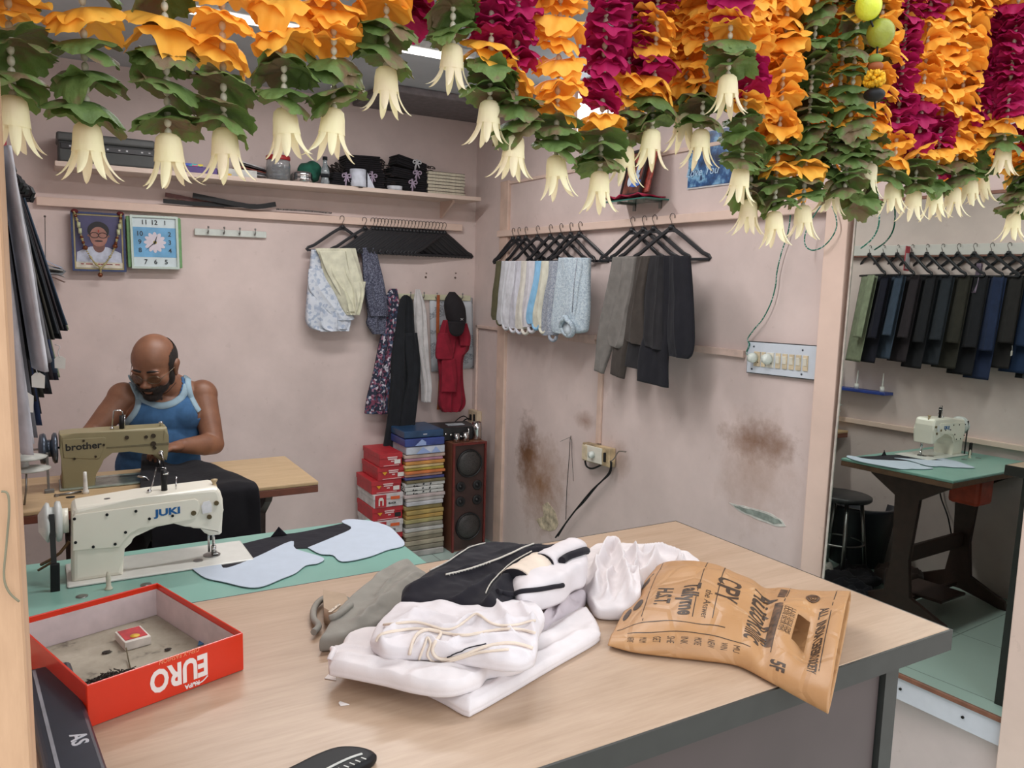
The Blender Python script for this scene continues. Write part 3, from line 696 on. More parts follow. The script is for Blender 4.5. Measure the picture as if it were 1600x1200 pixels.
# vest: torso shape a little larger, opened at neck and arms
def pxof(p):
    d = p-C0; return 800+F_PX*d.dot(RX)/d.dot(FW), 600+F_PX*d.dot(DN)/d.dot(FW)
SX = shC.x
neck_pts = [W(x, y, 3.36) for x, y in ((206, 590), (213, 612), (222, 625), (236, 633), (255, 635), (272, 630), (284, 620), (290, 605), (290, 584))]
armL_pts = [W(x, y, 3.38) for x, y in ((203, 592), (208, 608), (217, 625), (215, 640), (207, 652), (199, 661))]
armR_pts = [W(x, y, 3.38) for x, y in ((293, 584), (293, 602), (297, 620), (304, 635), (309, 643))]
def interp(pts, z, ):
    P = sorted(pts, key=lambda p: p.z)
    if z <= P[0].z: return P[0].x
    for a, b in zip(P, P[1:]):
        if a.z <= z <= b.z: return a.x+(b.x-a.x)*(z-a.z)/max(1e-6, b.z-a.z)
    return P[-1].x
g = G(); torso(g, .0075)
for s_ in (shL, shR): g.cap(neck+Vector((0, .035, -.02)), .052, s_+Vector((0, .02, .005)), .055, 20)
nl = [p for p in neck_pts if p.x < SX-.01]; nr_ = [p for p in neck_pts if p.x > SX-.01]
zn = min(p.z for p in neck_pts)
def vest_ok(p):
    if p.z < hips.z-.02: return False
    x = p.x
    if p.z > zn and interp(nl, p.z) < x < interp(nr_, p.z): return False
    zl = min(q.z for q in armL_pts)-.008; zr = min(q.z for q in armR_pts)-.03
    if p.z > zl and x < interp(armL_pts, p.z)-.001: return False
    if p.z > zr and x > interp(armR_pts, p.z)+.001: return False
    return p.z < shC.z+.035
m_vest = cloth('blue_vest_cotton', (62, 98, 138), .06)
m_pipe = cloth('pale_blue_binding', (148, 172, 186), .03)
vest = keep(organic(g, 'vest', m_vest, man, .0052, 5), vest_ok)
vest.modifiers.new('t', 'SOLIDIFY').thickness = .002
# binding strips follow the vest surface
from mathutils.bvhtree import BVHTree
def bvh_of(o):
    bm = bmesh.new(); bm.from_mesh(o.data); off = wloc(o)
    for v in bm.verts: v.co += off
    t = BVHTree.FromBMesh(bm); bm.free(); return t
tv = bvh_of(body)
def strip(name, pts, wd, mat, parent):
    P = cr(pts, 40); out = []
    for p in P:
        d = (p-C0).normalized(); hit = tv.ray_cast(C0, d)
        if not hit[0]: continue
        q = hit[0]
        out.append((q, hit[1] if hit[0] else Vector((0, -1, 0))))
    pts2 = [a+n*.009 for a, n in out]
    for _ in range(3): pts2 = [pts2[0]]+[(pts2[i-1]+pts2[i]*2+pts2[i+1])/4 for i in range(1, len(pts2)-1)]+[pts2[-1]]
    g = G(); rr = []
    for i, p in enumerate(pts2):
        t = (pts2[min(i+1, len(pts2)-1)]-pts2[max(i-1, 0)]).normalized(); n = out[i][1]; s = t.cross(n).normalized()
        rr.append([p-s*wd+n*-.004, p-s*wd*.8+n*.002, p+n*.003, p+s*wd*.8+n*.002, p+s*wd+n*-.004, p-n*.006])
    g.rings(rr); return g.build(name, mat, parent)
strip('neck_binding', neck_pts, .0150, m_pipe, vest); strip('armhole_binding', armL_pts, .0135, m_pipe, vest); strip('armhole_binding', armR_pts, .0135, m_pipe, vest)
# side hair, beard, brows, glasses, pendant
m_hair = M('black_hair', (38, 30, 27), .8, var=.2, vs=90, bump=.6, bs=300)
g = G(); hb(g, (0, .018, .030), (.0835, .100, .088), 40); hb(g, (0, .03, -.02), (.070, .078, .055), 30)
hair = organic(g, 'hair', m_hair, man, .004, 3)
HI = HM.inverted()
def hair_ok(p):
    q = HI @ p
    w_ = .006*noise.noise(q*60)
    if q.y < -.030+max(0, q.z-.03)*.5+w_: return False
    if abs(q.x) < .05 and q.y < .04: return False
    side = q.z < .064+.15*max(0, q.y)+w_
    return side and q.z > -.055 and not (abs(q.x) > .06 and q.z < -.012 and q.y < .02)
keep(hair, hair_ok)
g = G(); hb(g, (0, -.032, -.052), (.0615, .066, .056), 30); hb(g, (0, -.060, -.094), (.036, .033, .028)); hb(g, (0, -.086, -.050), (.030, .020, .010), 18)
for s_ in (-1, 1): hb(g, (s_*.058, -.008, -.028), (.020, .024, .048), 18)
beard = organic(g, 'beard', m_hair, man, .0035, 3)
def beard_ok(p):
    q = HI @ p
    if q.y > .02: return False
    if q.z > -.040+.55*max(0, abs(q.x)-.043)*1.6 and abs(q.x) < .062: return False
    if abs(q.x) < .019 and -.074 < q.z < -.056: return False
    return q.z < .0
keep(beard, beard_ok)
g = G()
for s_ in (-1, 1): g.tube([h(s_*.012, -.090, .028), h(s_*.030, -.091, .034), h(s_*.050, -.076, .026)], [.004, .0045, .002], 6)
g.build('eyebrows', m_hair, man)
g = G(); rim = lambda s_: [h(s_*.034+.024*math.cos(a), -.1+.012*abs(s_*.034+.024*math.cos(a))/.05, -.004+.017*math.sin(a)) for a in (2*math.pi*k/20 for k in range(21))]
for s_ in (-1, 1):
    g.tube(rim(s_), .0011, 6); g.tube([h(s_*.058, -.088, .0), h(s_*.082, -.01, .006), h(s_*.088, .02, .004)], .0011, 6)
g.tube([h(-.010, -.1, .0), h(0, -.104, .004), h(.010, -.1, .0)], .0011, 6)
gl = g.build('glasses', M('thin_metal_frame', (130, 120, 105), .3, .9, var=0), man)
g = G()
for s_ in (-1, 1):
    r_ = rim(s_)[:-1]; g.rings([r_, [q+(HM.to_3x3() @ Vector((0, .0008, 0))) for q in r_]])
g.build('lens', M('lens_glass', (240, 245, 245), .02, var=0, trans=1), gl)
c = W(251, 619, 3.34)
hit = tv.ray_cast(C0, (c-C0).normalized()); c = hit[0] if hit[0] else c
g = G(); g.tube(cr([W(232, 600, 3.42), W(243, 612, 3.37), c+Vector((0, -.006, .008)), W(262, 612, 3.38), W(275, 598, 3.42)], 20), .0013, 5); g.ball(c+Vector((0, -.006, .004)), .006); g.box(c+Vector((.002, -.008, -.010)), (.008, .003, .014), I4, .001)
g.build('pendant', M('dark_pendant', (46, 36, 34), .4, .4), man)
# trousers and stool
m_trs = cloth('dark_trouser', (52, 46, 48), .05)
g = G(); g.ball(hips, (.178, .138, .125), n=26)
for sx in (-1, 1):
    hp = hips+Vector((sx*.09, -.02, -.02)); kn = Vector((hips.x+sx*.16, 3.17, .50)); an = Vector((hips.x+sx*.15, 3.12, .12))
    g.cap(hp, .094, kn, .072, 20); g.cap(kn, .072, an, .062, 20)
organic(g, 'trousers', m_trs, man, .007, 4)
def stool(x, y, z, label, top):
    t = thing('stool', label, 'stool', (x, y, 0)); g = G(); g.lathe([(0, z-.03), (.15, z-.03), (.16, z-.02), (.16, z-.005), (.15, z), (0, z)], T(x, y, 0), 28); g.build('seat', top, t)
    for i in range(4):
        a = math.pi/4+i*math.pi/2; g = G(); g.cyl((x+.11*math.cos(a), y+.11*math.sin(a), z-.03), (x+.17*math.cos(a), y+.17*math.sin(a), 0), .011, n=10); g.build('leg', m_steel, t)
    g = G(); g.tube([(x+.14*math.cos(a), y+.14*math.sin(a), .18) for a in (2*math.pi*k/24 for k in range(25))], .006); g.build('foot_ring', m_steel, t); return t
stool(hips.x, 3.64, .385, 'round metal stool under the seated man', m_black)
stool(.30, 2.62, .45, 'empty round metal stool behind the green sewing table', M('dark_vinyl', (44, 44, 46), .4))
# black trousers being sewn, draped over the tan table and hanging off its front edge
m_bt = cloth('black_suiting', (26, 25, 29), .05)
def dr(u, v):
    # v 0..1 from the needle side back on the table to the hem hanging in front
    xl = .17+.02*v; xr = .60+.0*v
    if v < .45: y = 3.30-(.44*v/.45); z = TZ+.012
    else: y = 2.852; z = TZ+.012-(v-.45)/.55*.40
    b = max(0, 1-abs(v-.45)/.06); y += .006*b; 
    xl = (.30 if v < .45 else .33)-.05*min(1, v/.45); xr = .515+.12*min(1, v/.4)+.03*max(0, v-.45)
    x = xl+(xr-xl)*u
    f = math.sin(u*9+v*3)*.006+noise.noise(Vector((x*9, y*9, z*9)))*.010
    if v < .45: z += .006+f+.05*max(0, 1-v/.35)*math.exp(-((u-.0)/.3)**2)
    else: y -= .006+abs(f)*1.5
    return Vector((x, y, z))
g = G(); g.sheet(dr, 40, 60); tag(g.build('trousers_in_progress', m_bt, solid=.006, sub=1), 'black trousers being sewn, hanging over the tan table edge', 'trousers')
# ================================================================ hangers, rails, hanging garments
m_hang = M('black_hanger_plastic', (34, 35, 39), .42, var=0)
m_wire = M('hook_wire', (96, 88, 84), .3, .9, var=0)
def hanger_mesh(W_=.40, H=.135, hk=.045):
    """hook rests at the origin, hanger spreads along x"""
    g = G(); g.tube([(-.014, 0, -.016), (-.013, 0, -.004), (-.007, 0, .0025), (.002, 0, .004), (.010, 0, -.003), (.011, 0, -.014), (.004, 0, -.027), (0, 0, -.036), (0, 0, -hk-.012)], .0017, 6)
    b = G()
    def bar(pts, w, t):
        P = [Vector(p) for p in pts]; rr = []
        for i, p in enumerate(P):
            d = (P[min(i+1, len(P)-1)]-P[max(i-1, 0)]).normalized(); s = Vector((0, 1, 0)); n = d.cross(s)
            rr.append([p+s*t*a+n*w*c for a, c in ((-.7, -1), (.7, -1), (1, -.6), (1, .6), (.7, 1), (-.7, 1), (-1, .6), (-1, -.6))])
        b.rings(rr, sm=False)
    z0 = -hk; zb = -hk-H
    b.cyl((0, 0, z0-.016), (0, 0, z0+.002), .013, .010, 14)
    for s in (-1, 1):
        bar([(s*.002, 0, z0-.012), (s*.022, 0, z0-.022), (s*.06, 0, z0-.045), (s*W_*.40, 0, zb+.022), (s*W_*.475, 0, zb+.010), (s*W_*.495, 0, zb+.002), (s*W_*.47, 0, zb-.006)], .0075, .0055)
    bar([(-W_*.48, 0, zb-.004), (0, 0, zb-.003), (W_*.48, 0, zb-.004)], .0055, .0045)
    b.prism([(-.026, z0-.030), (-.015, z0-.006), (.015, z0-.006), (.026, z0-.030), (.0, z0-.026)], frame((0, .004, 0), (1, 0, 0), (0, 0, 1), (0, -1, 0)), .008, .001)
    return g, b
def make_hanger(label, group):
    t = thing('clothes_hanger', label, 'hanger', (0, 0, 0), group); hk, b = hanger_mesh()
    b.build('frame', m_hang, t); hk.build('hook', m_wire, t); return t
_h0 = None
def hanger(p, yaw, label, group, scale=1):
    global _h0
    if _h0 is None: _h0 = make_hanger(label, group); o = _h0
    else: o = dup(_h0, label=label, group=group)
    o.location = p; o.rotation_euler = (0, 0, yaw); o.scale = (scale,)*3; return o
# --- back rail
BZ = 1.833
ord_ = ['', 'second ', 'third ', 'fourth ', 'fifth ', 'sixth ', 'seventh ', 'eighth ', 'ninth ', 'tenth ', 'eleventh ', 'twelfth ', 'thirteenth ']
for px, lb in ((535, 'black hanger on the back rail carrying the white and cream shirts'), (570, 'black hanger on the back rail carrying the blue-grey shirt')):
    p = on_y(px, 345, YB-.036); hanger((p.x, YB-.036, BZ-.003), .10, lb, 'hangers on the back rail')
n_p = 22
for i in range(n_p):
    px = 583+i*(695-583)/(n_p-1); p = on_y(px, 350, YB-.036)
    hanger((p.x, YB-.036-.0, BZ-.003), .16+.01*math.sin(i*3), 'empty black hanger, %s hook from the left in the tight pack on the back rail' % ('first second third fourth fifth sixth seventh eighth ninth tenth eleventh twelfth thirteenth fourteenth fifteenth sixteenth seventeenth eighteenth nineteenth twentieth twenty-first last'.split()[i]), 'packed empty hangers')
def gar_y(name, rows, Y, depth, mat, label, cat, folds=3, amp=.5, seed=1, group=None, **k):
    R = [(on_y(xl, y, Y), on_y(xr, y, Y)) for y, xl, xr in rows]; g = G()
    drape(g, R, (0, -1, 0), depth, folds, amp, seed, nu=64, nv=max(44, len(rows)*8), wr=.010, **k)
    return tag(g.build(name, mat), label, cat, group)
def gar_x(name, rows, X, depth, mat, label, cat, folds=2, amp=.5, seed=1, group=None, **k):
    R = [(on_x(r[1], r[0], X), on_x(r[2], r[3] if len(r) > 3 else r[0], X)) for r in rows]; g = G()
    drape(g, R, (-1, 0, 0), depth, folds, amp, seed, nu=40, nv=max(34, len(rows)*7), wr=.006, **k)
    return tag(g.build(name, mat), label, cat, group)
m_wpat = speckle('white_grey_print', (206, 212, 222), [(168, 180, 200), (190, 198, 212)], 70, thr=.62)
m_cream = cloth('cream_cotton', (214, 212, 190), .05); m_bgrey = speckle('blue_grey_melange', (92, 94, 112), [(70, 72, 90), (116, 120, 138), (58, 60, 78)], 240, thr=.3)
gar_y('shirt', [(387, 562, 588), (410, 566, 592), (450, 568, 598), (490, 574, 603), (505, 572, 602), (522, 582, 600)], YB-.06, .05, m_bgrey, 'blue-grey melange shirt hanging on the back rail beside the cream shirt', 'shirt', 2, .6, 4)
gar_y('shirt', [(390, 486, 535), (430, 482, 540), (470, 478, 545), (500, 477, 548), (512, 484, 546), (517, 498, 545)], YB-.085, .055, m_wpat, 'white printed shirt hanging under the cream shirt on the back rail', 'shirt', 3, .6, 2)
gar_y('shirt', [(388, 492, 556), (405, 500, 560), (430, 505, 566), (455, 520, 570), (480, 532, 564), (492, 540, 560)], YB-.115, .05, m_cream, 'cream cotton shirt draped over the foremost hanger of the back rail', 'shirt', 3, .7, 7)
def piece(parent, name, rows, Y, depth, mat, folds=1.5, amp=.6, seed=0):
    g = G(); drape(g, [(on_y(xl, y, Y), on_y(xr, y, Y)) for y, xl, xr in rows], (0, -1, 0), depth, folds, amp, seed, nu=36, nv=34, wr=.006, flat=.6); return g.build(name, mat, parent)
_sh = [o for o in COL.objects if o.name.startswith('shirt')]
piece(_sh[0], 'sleeve', [(400, 566, 590), (440, 568, 600), (480, 575, 606), (494, 578, 607)], YB-.085, .03, m_bgrey, 1, .6, 3)
piece(_sh[1], 'sleeve', [(420, 482, 505), (450, 482, 520), (475, 500, 540), (495, 520, 553), (500, 524, 552)], YB-.112, .022, m_wpat, 1.5, .7, 5)
piece(_sh[1], 'cuff', [(497, 500, 522), (508, 499, 521), (518, 500, 520)], YB-.100, .018, m_wpat, 1, .5, 8); piece(_sh[1], 'cuff', [(494, 522, 546), (506, 520, 545), (514, 523, 542)], YB-.104, .018, m_wpat, 1, .5, 9)
piece(_sh[2], 'front_panel', [(392, 498, 540), (420, 508, 545), (450, 524, 552), (476, 540, 560), (487, 545, 558)], YB-.140, .020, m_cream, 1.5, .8, 11)
piece(_sh[2], 'shirt_tail', [(440, 545, 572), (460, 548, 568), (478, 545, 562), (488, 541, 556)], YB-.130, .020, m_cream, 1, .7, 12)
# --- belts lying on top of the back rail
def strap(name, pts, Y, wd, th, mat, label, cat='belt'):
    P = cr([on_y(x, y, Y) for x, y in pts], 30); g = G(); rr = []
    for i, p in enumerate(P):
        d = (P[min(i+1, 29)]-P[max(i-1, 0)]).normalized(); n = Vector((0, -1, 0)).cross(d).normalized()
        rr.append([p+n*wd*a+Vector((0, th*b, 0)) for a, b in ((-1, -1), (1, -1), (1, 1), (-1, 1))])
    g.rings(rr, sm=False); return tag(g.build(name, mat), label, cat)
strap('belt', [(255, 314), (300, 318), (350, 320), (400, 322)], 4.158, .010, .002, m_black, 'plain black belt lying lowest on the back rail')
strap('belt', [(258, 304), (285, 309), (320, 317), (350, 321)], 4.172, .010, .002, M('red_brown_leather', (96, 46, 42), .45), 'red-brown belt lying on the back rail')
strap('belt', [(301, 305), (330, 311), (370, 319), (400, 323), (431, 319)], 4.145, .012, .002, M('black_leather', (20, 19, 22), .45, spec=.3), 'curved glossy black belt on top of the other belts on the rail')
strap('belt', [(432, 327), (470, 329), (518, 333)], 4.17, .004, .002, speckle('braided_grey', (70, 60, 58), [(150, 140, 135), (40, 36, 36)], 300, thr=.4), 'thin braided strap lying on the back rail right of the belts', 'strap')
# --- hook strips
def hook_strip(a, b, Y, n, label, mat):
    A = on_y(*a, Y); Bv = on_y(*b, Y); L = (Bv-A).length; d = (Bv-A).normalized(); up = Vector((0, -1, 0)).cross(d).normalized()*-1
    if up.z < 0: up = -up
    t = thing('hook_strip', label, 'hook rail', ((A+Bv)/2)); f = frame((A+Bv)/2, d, up, d.cross(up))
    if (d.cross(up)).y > 0: f = frame((A+Bv)/2, d, up, -d.cross(up))
    G().boxm(f, (L, .032, .010), .002).build('board', mat, t)
    for i in range(n):
        x = -L/2+L*(i+.8)/(n+.6); g = G(); q = lambda *v: f @ Vector(v)
        g.tube([q(x, .002, .005), q(x, -.006, .016), q(x, .0, .026), q(x, .022, .028)], .0028, 8); g.ball(q(x, .024, .028), .005); g.build('hook', m_steel, t)
    return t
hook_strip((304, 362), (416, 367), 4.185, 4, 'white four-hook rail on the back wall right of the clock', M('white_strip', (206, 212, 206), .35, var=.02))
hook_strip((622, 463), (735, 466), 4.185, 5, 'cream hook rail on the back wall behind the hanging clothes', M('cream_strip', (206, 204, 176), .4, var=.02))
for i, (x, y) in enumerate(((665, 433), (711, 434), (666, 427), (712, 427))):
    c = on_y(x, y, YB); tag(G().cyl(c, c-Vector((0, .004, 0)), .006 if i < 2 else .004, n=12).build('screw_plug', M('dark_plug', (104, 86, 80), .7)), ('lower left', 'lower right', 'upper left', 'upper right')[i]+' small dark wall plug above the cream hook rail', 'wall plug', 'wall plugs above the hook rail')
# --- clothes on the hook rail
m_floral = speckle('dark_floral_print', (40, 44, 62), [(190, 186, 196), (120, 62, 84), (70, 84, 110), (150, 110, 130)], 85, thr=.45)
m_blk = cloth('black_pants_cloth', (36, 38, 42), .05); m_wht = cloth('off_white_cloth', (200, 196, 196), .04); m_mar = cloth('maroon_jersey', (136, 34, 50), .06)
gar_y('nightdress', [(451, 609, 620), (468, 601, 623), (500, 600, 622), (540, 591, 622), (580, 583, 615), (620, 573, 606), (646, 569, 605)], 4.135, .05, m_floral, 'dark floral printed garment hanging leftmost on the hook rail', 'garment', 3, .5, 3)
gar_y('trousers', [(461, 631, 636), (472, 624, 645), (520, 617, 648), (560, 611, 655), (600, 610, 653), (660, 604, 648), (700, 598, 645), (731, 596, 640)], 4.095, .06, m_blk, 'black trousers hanging from the hook rail down to the red boxes', 'trousers', 2, .8, 9)
gar_y('shirt', [(452, 649, 656), (480, 645, 665), (520, 644, 668), (566, 652, 670), (600, 657, 674), (628, 658, 672)], 4.12, .035, m_wht, 'long off-white garment hanging beside the black trousers', 'shirt', 3, .7, 5)
_bt = [o for o in COL.objects if o.name.startswith('trousers') and o.location.y > 3.9][-1]
piece(_bt, 'leg', [(520, 628, 652), (570, 634, 657), (600, 636, 655), (650, 626, 650), (700, 622, 644), (734, 619, 641)], 4.07, .022, m_blk, 1, .7, 15)
strap('belt', [(685, 461), (684, 520), (688, 580), (685, 640)], 4.155, .009, .002, M('tan_orange_leather', (164, 86, 48), .5), 'long orange-tan belt hanging straight behind the maroon shirt')
# newspaper sheet pinned to wall
k = NT('newsprint'); f = k.noise(k.co((130, 130, 420)), 1, 2); f2 = k.noise(k.co((6, 6, 14)), 1, 2)
k.l(k.mix(k.math('MULTIPLY', k.math('GREATER_THAN', f, .5), k.math('GREATER_THAN', f2, .52)), (196, 200, 206), (130, 134, 142)), k.b.inputs['Base Color']); k.b.inputs['Roughness'].default_value = .8
A = on_y(671, 467, 4.19); Bq = on_y(738, 465, 4.19); Cq = on_y(740, 575, 4.19); Dq = on_y(674, 581, 4.19)
g = G(); g.sheet(lambda u, v: A.lerp(Bq, u).lerp(Dq.lerp(Cq, u), v)+Vector((0, -.004*math.sin(u*9), 0)), 16, 8)
tag(g.build('wall_calendar', k.m, solid=.0015), 'printed paper sheet on the back wall behind the maroon shirt', 'paper')
gar_y('shirt', [(500, 692, 722), (520, 686, 733), (545, 682, 733), (560, 683, 724), (600, 686, 724), (630, 684, 727), (643, 690, 718)], 4.115, .055, m_mar, 'maroon jersey shirt hanging at the right end of the hook rail', 'shirt', 3, .7, 6)
_ms = [o for o in COL.objects if o.name.startswith('shirt')][-1]
piece(_ms, 'sleeve', [(520, 684, 700), (540, 681, 706), (555, 680, 709), (561, 682, 708)], 4.085, .022, m_mar, 1, .5, 16); piece(_ms, 'sleeve', [(505, 715, 730), (525, 717, 735), (540, 718, 734)], 4.085, .02, m_mar, 1, .4, 17)
piece(_ms, 'shirt_front', [(560, 690, 712), (590, 690, 714), (612, 689, 713)], 4.080, .018, m_mar, 1, .7, 18)
# cap
cap = thing('baseball_cap', 'black baseball cap hung over the maroon shirt', 'cap', on_y(712, 500, 4.06))
cc = on_y(711, 480, 4.08); g = G(); rr = []
for j in range(14):
    t_ = j/13; y_ = 456+t_*48; hw_ = [.016, .028, .040, .050, .056, .060, .062, .064, .064, .063, .062, .061, .058, .055][j]; c0_ = on_y(706+t_*7, y_, 4.11)
    rr.append([c0_+Vector((hw_*math.cos(a), -(.065 if math.sin(a) > 0 else .02)*math.sin(a)*min(1, .35+t_*1.4), 0)) for a in (2*math.pi*i/24 for i in range(24))])
g.rings(rr); g.build('crown', M('black_cap_cloth', (30, 26, 30), .9, var=.05), cap)
g = G()
def brim(u, v):
    a = (u-.5)*math.pi; c0_ = on_y(712, 502, 4.06); return c0_+Vector((.056*math.sin(a)*(1-.12*v), -.012-.02*math.cos(a)*(1-v), .0-v*.085*math.cos(a)**.5 if math.cos(a) > 0 else 0))
g.sheet(brim, 18, 8); g.build('brim', M('black_cap_cloth'), cap, solid=.003)
c = on_y(722, 499, 4.02)
g = G(); g.tube([c+Vector((-.008, 0, .006)), c+Vector((-.003, -.002, 0)), c+Vector((-.008, 0, -.006))], .0012, 5); g.tube([c+Vector((.006, 0, .006)), c+Vector((.0, -.002, 0)), c+Vector((.006, 0, -.006))], .0012, 5); g.build('emblem', M('white_thread', (210, 210, 210), .7), cap)

# --- right rail: hangers with folded shirts
def hx(px, py, x=XR-.045): return on_x(px, py, x)
sh_hooks = [800, 809, 820, 838, 858, 874.5, 890, 904]
for i, px in enumerate(sh_hooks):
    p = hx(px, 352); hanger((XR-.037, p.y, RZ+.002), math.pi/2+(.16 if i % 2 else .05)+.03*math.sin(i*2), 'black hanger with folded shirts on the right wall rail, %sfrom the corner' % (ord_[i] if i else 'nearest '), 'hangers with shirts', .96)
for i, px in enumerate((986, 1004, 1020, 1047.5)):
    p = hx(px, 345); hanger((XR-.037, p.y, RZ+.002), math.pi/2+.10+.03*i, 'black hanger with trousers on the right wall rail, %s of four' % ('leftmost', 'second', 'third', 'rightmost')[i], 'hangers with trousers', .96)
m_aqua = speckle('aqua_cloud_print', (182, 196, 206), [(166, 182, 194), (194, 206, 212), (158, 172, 186)], 200, thr=.35)
m_ggrid = speckle('grey_blue_slub', (148, 154, 166), [(128, 136, 150), (166, 172, 182)], 220, thr=.4)
shirts = [ # top left x, top right x, bottom left, bottom right, bottom y, material, label
    (778, 786, 774, 782, 500, cloth('olive_cloth', (92, 88, 66)), 'olive folded shirt hanging nearest the corner, almost hidden by white shirts'),
    (786, 800, 780, 796, 507, cloth('white_shirt_a', (206, 208, 214)), 'white folded shirt next to the olive one on the right rail'),
    (797, 810, 790, 808, 511, cloth('white_shirt_b', (212, 213, 220)), 'pale white folded shirt with pocket, second of the white shirts'),
    (808, 820, 800, 818, 513, cloth('white_shirt_c', (200, 200, 210)), 'lavender-white folded shirt among the white shirts'),
    (817, 830, 810, 826, 514, cloth('ivory_shirt', (214, 210, 200)), 'ivory folded shirt in the middle of the row of folded shirts'),
    (826, 840, 820, 836, 511, cloth('white_shirt_d', (204, 202, 208)), 'greyish white folded shirt left of the sky-blue one'),
    (838, 850, 828, 842, 506, cloth('sky_blue_shirt', (136, 186, 222)), 'sky-blue folded shirt on the right rail'),
    (848, 862, 838, 854, 512, cloth('cream_shirt_b', (208, 206, 190)), 'cream folded shirt right of the sky-blue one'),
    (860, 878, 850, 872, 524, m_ggrid, 'grey-blue slub folded shirt behind the aqua printed shirt')]
for i, (a, b, c, d, yb, mt, lb) in enumerate(shirts):
    X = XR-.075-.006*i
    o = gar_x('folded_shirt', [(408, a, b), (430, a-.5, b+.5), (460, (a+c)/2, (b+d)/2+1), (490, c, d+1), (yb-5, c, d+2), (yb, c+3, d)], X, .04, mt, lb, 'shirt', 1, .25, i, 'folded shirts on the right rail', flat=.6)
    lo = on_x((c+d)/2+4, yb-1, X-.03); g = G(); n_ = 20
    g.tube([lo+Vector((-.004, .030*math.cos(q), .024*math.sin(q)-.004)) for q in (math.pi*1.02+math.pi*.96*j/n_ for j in range(n_+1))], .008, 8); g.build('collar', mt, o)
# front aqua shirt, with collar ring
X = XR-.135
o = gar_x('folded_shirt', [(403, 876, 924), (440, 872, 923), (480, 868, 923), (505, 865, 921), (518, 868, 918), (521, 878, 905)], X, .05, m_aqua, 'aqua-grey printed folded shirt with round collar, foremost on the right rail', 'shirt', 1, .2, 12, 'folded shirts on the right rail', flat=.8)
cc = on_x(887, 512, X-.05)
g = G(); g.tube([cc+Vector((-.004-.012*math.sin(a), .047*math.cos(a), .036*math.sin(a)+(.012 if abs(a-math.pi/2) < .2 else 0))) for a in (2*math.pi*i/30 for i in range(31))], .0105, 8); g.build('collar', m_aqua, o)
g = G(); g.lathe([(0, 0), (.037, 0), (.037, .004), (0, .004)], frame(cc+Vector((.002, 0, -.001)), (0, 1, 0), (0, 0, 1), (-1, 0, 0)), 24); g.build('collar_lining', cloth('pale_lining', (196, 208, 216)), o)
g = G(); a_ = on_x(902, 404, X-.052); b_ = on_x(894, 488, X-.055); g.tube([a_, a_.lerp(b_, .5)+Vector((-.004, 0, 0)), b_], .0022, 6); g.build('button_placket', m_ggrid, o)
# trousers over hangers on the right rail
trs = [  # rows (y, xl, xr, yr) for the long back panel then the short front panel
    ('grey', cloth('grey_suiting', (122, 118, 114)), [(402, 958, 990, 400), (460, 947, 983, 460), (520, 936, 962, 530), (578, 930, 944, 584)], [(402, 974, 996, 401), (450, 968, 992), (500, 958, 984), (520, 952, 980, 536), (540, 956, 972, 545)], 'mid-grey trousers folded over the leftmost trouser hanger'),
    ('taupe', cloth('dark_taupe', (70, 64, 60)), [(401, 985, 1014, 400), (460, 978, 1004), (540, 960, 985, 545), (583, 955, 976, 592)], [(401, 997, 1019, 400), (460, 990, 1010), (520, 979, 1008, 525), (532, 980, 1006, 540)], 'dark taupe trousers on the second trouser hanger'),
    ('dark', cloth('charcoal_suiting', (44, 43, 46)), [(400, 1012, 1036, 399), (460, 1006, 1030), (540, 982, 1024, 545), (572, 978, 1007, 578)], [(400, 1019, 1040, 399), (460, 1012, 1040), (520, 1008, 1038, 526), (540, 1010, 1036, 548)], 'charcoal trousers on the third trouser hanger'),
    ('navy', cloth('blue_black_suiting', (32, 32, 38)), [(400, 1036, 1062, 399), (460, 1034, 1060), (540, 1002, 1046, 548), (594, 996, 1045, 606)], [(400, 1046, 1079, 400), (450, 1046, 1083), (520, 1044, 1086, 524), (545, 1046, 1083, 552), (555, 1048, 1076, 561)], 'blue-black trousers on the rightmost trouser hanger')]
for i, (nm, mt, r1, r2, lb) in enumerate(trs):
    X = XR-.085-.022*i
    o = gar_x('trousers', r1, X, .022, mt, lb, 'trousers', 1, .5, i+20, 'trousers on the right rail', flat=.8)
    R = [(on_x(r[1], r[0], X-.028), on_x(r[2], r[3] if len(r) > 3 else r[0], X-.028)) for r in r2]
    g = G(); drape(g, R, (-1, 0, 0), .030, 1.5, .6, i, nu=40, nv=34, flat=.7, wr=.006); g.build('waist_panel', mt, o)
# ================================================================ back shelf and what stands on it
SY = 3.985; SZ = on_y(400, 293.5, SY).z
a = on_y(86, 262, SY); b = on_y(752, 312, SY)
sh = thing('wall_shelf', 'long pale wooden shelf across the top of the back wall', 'shelf', ((a.x+b.x)/2, 4.1, SZ))
SZ = (a.z+b.z)/2; SZT = SZ+.022
m_shelf = woodmat('pale_shelf_wood', (206, 184, 170), (222, 202, 190), 0, 4, .5, 8)
G().box2((a.x, SY, SZ), (b.x, YB, SZT), .002).build('shelf_board', m_shelf, sh)
for x in (1.97,):
    g = G(); g.prism([(0, 0), (-.16, 0), (-.16, -.012), (-.012, -.09), (0, -.09)], frame((x, YB, SZ), (0, 1, 0), (0, 0, 1), (1, 0, 0)), .012); g.build('bracket', m_trim, sh)
def sx(px, y=SY, py=262): return on_y(px, py+(px-86)*.075, y).x
def shelfbox(name, x0p, x1p, hpx, depth, mat, label, cat, Y=SY+.02, bev=.003, group=None):
    x0, x1 = sx(x0p, Y), sx(x1p, Y); g = G(); g.box2((x0, Y, SZT), (x1, Y+depth, SZT+hpx), bev); return tag(g.build(name, mat), label, cat, group)
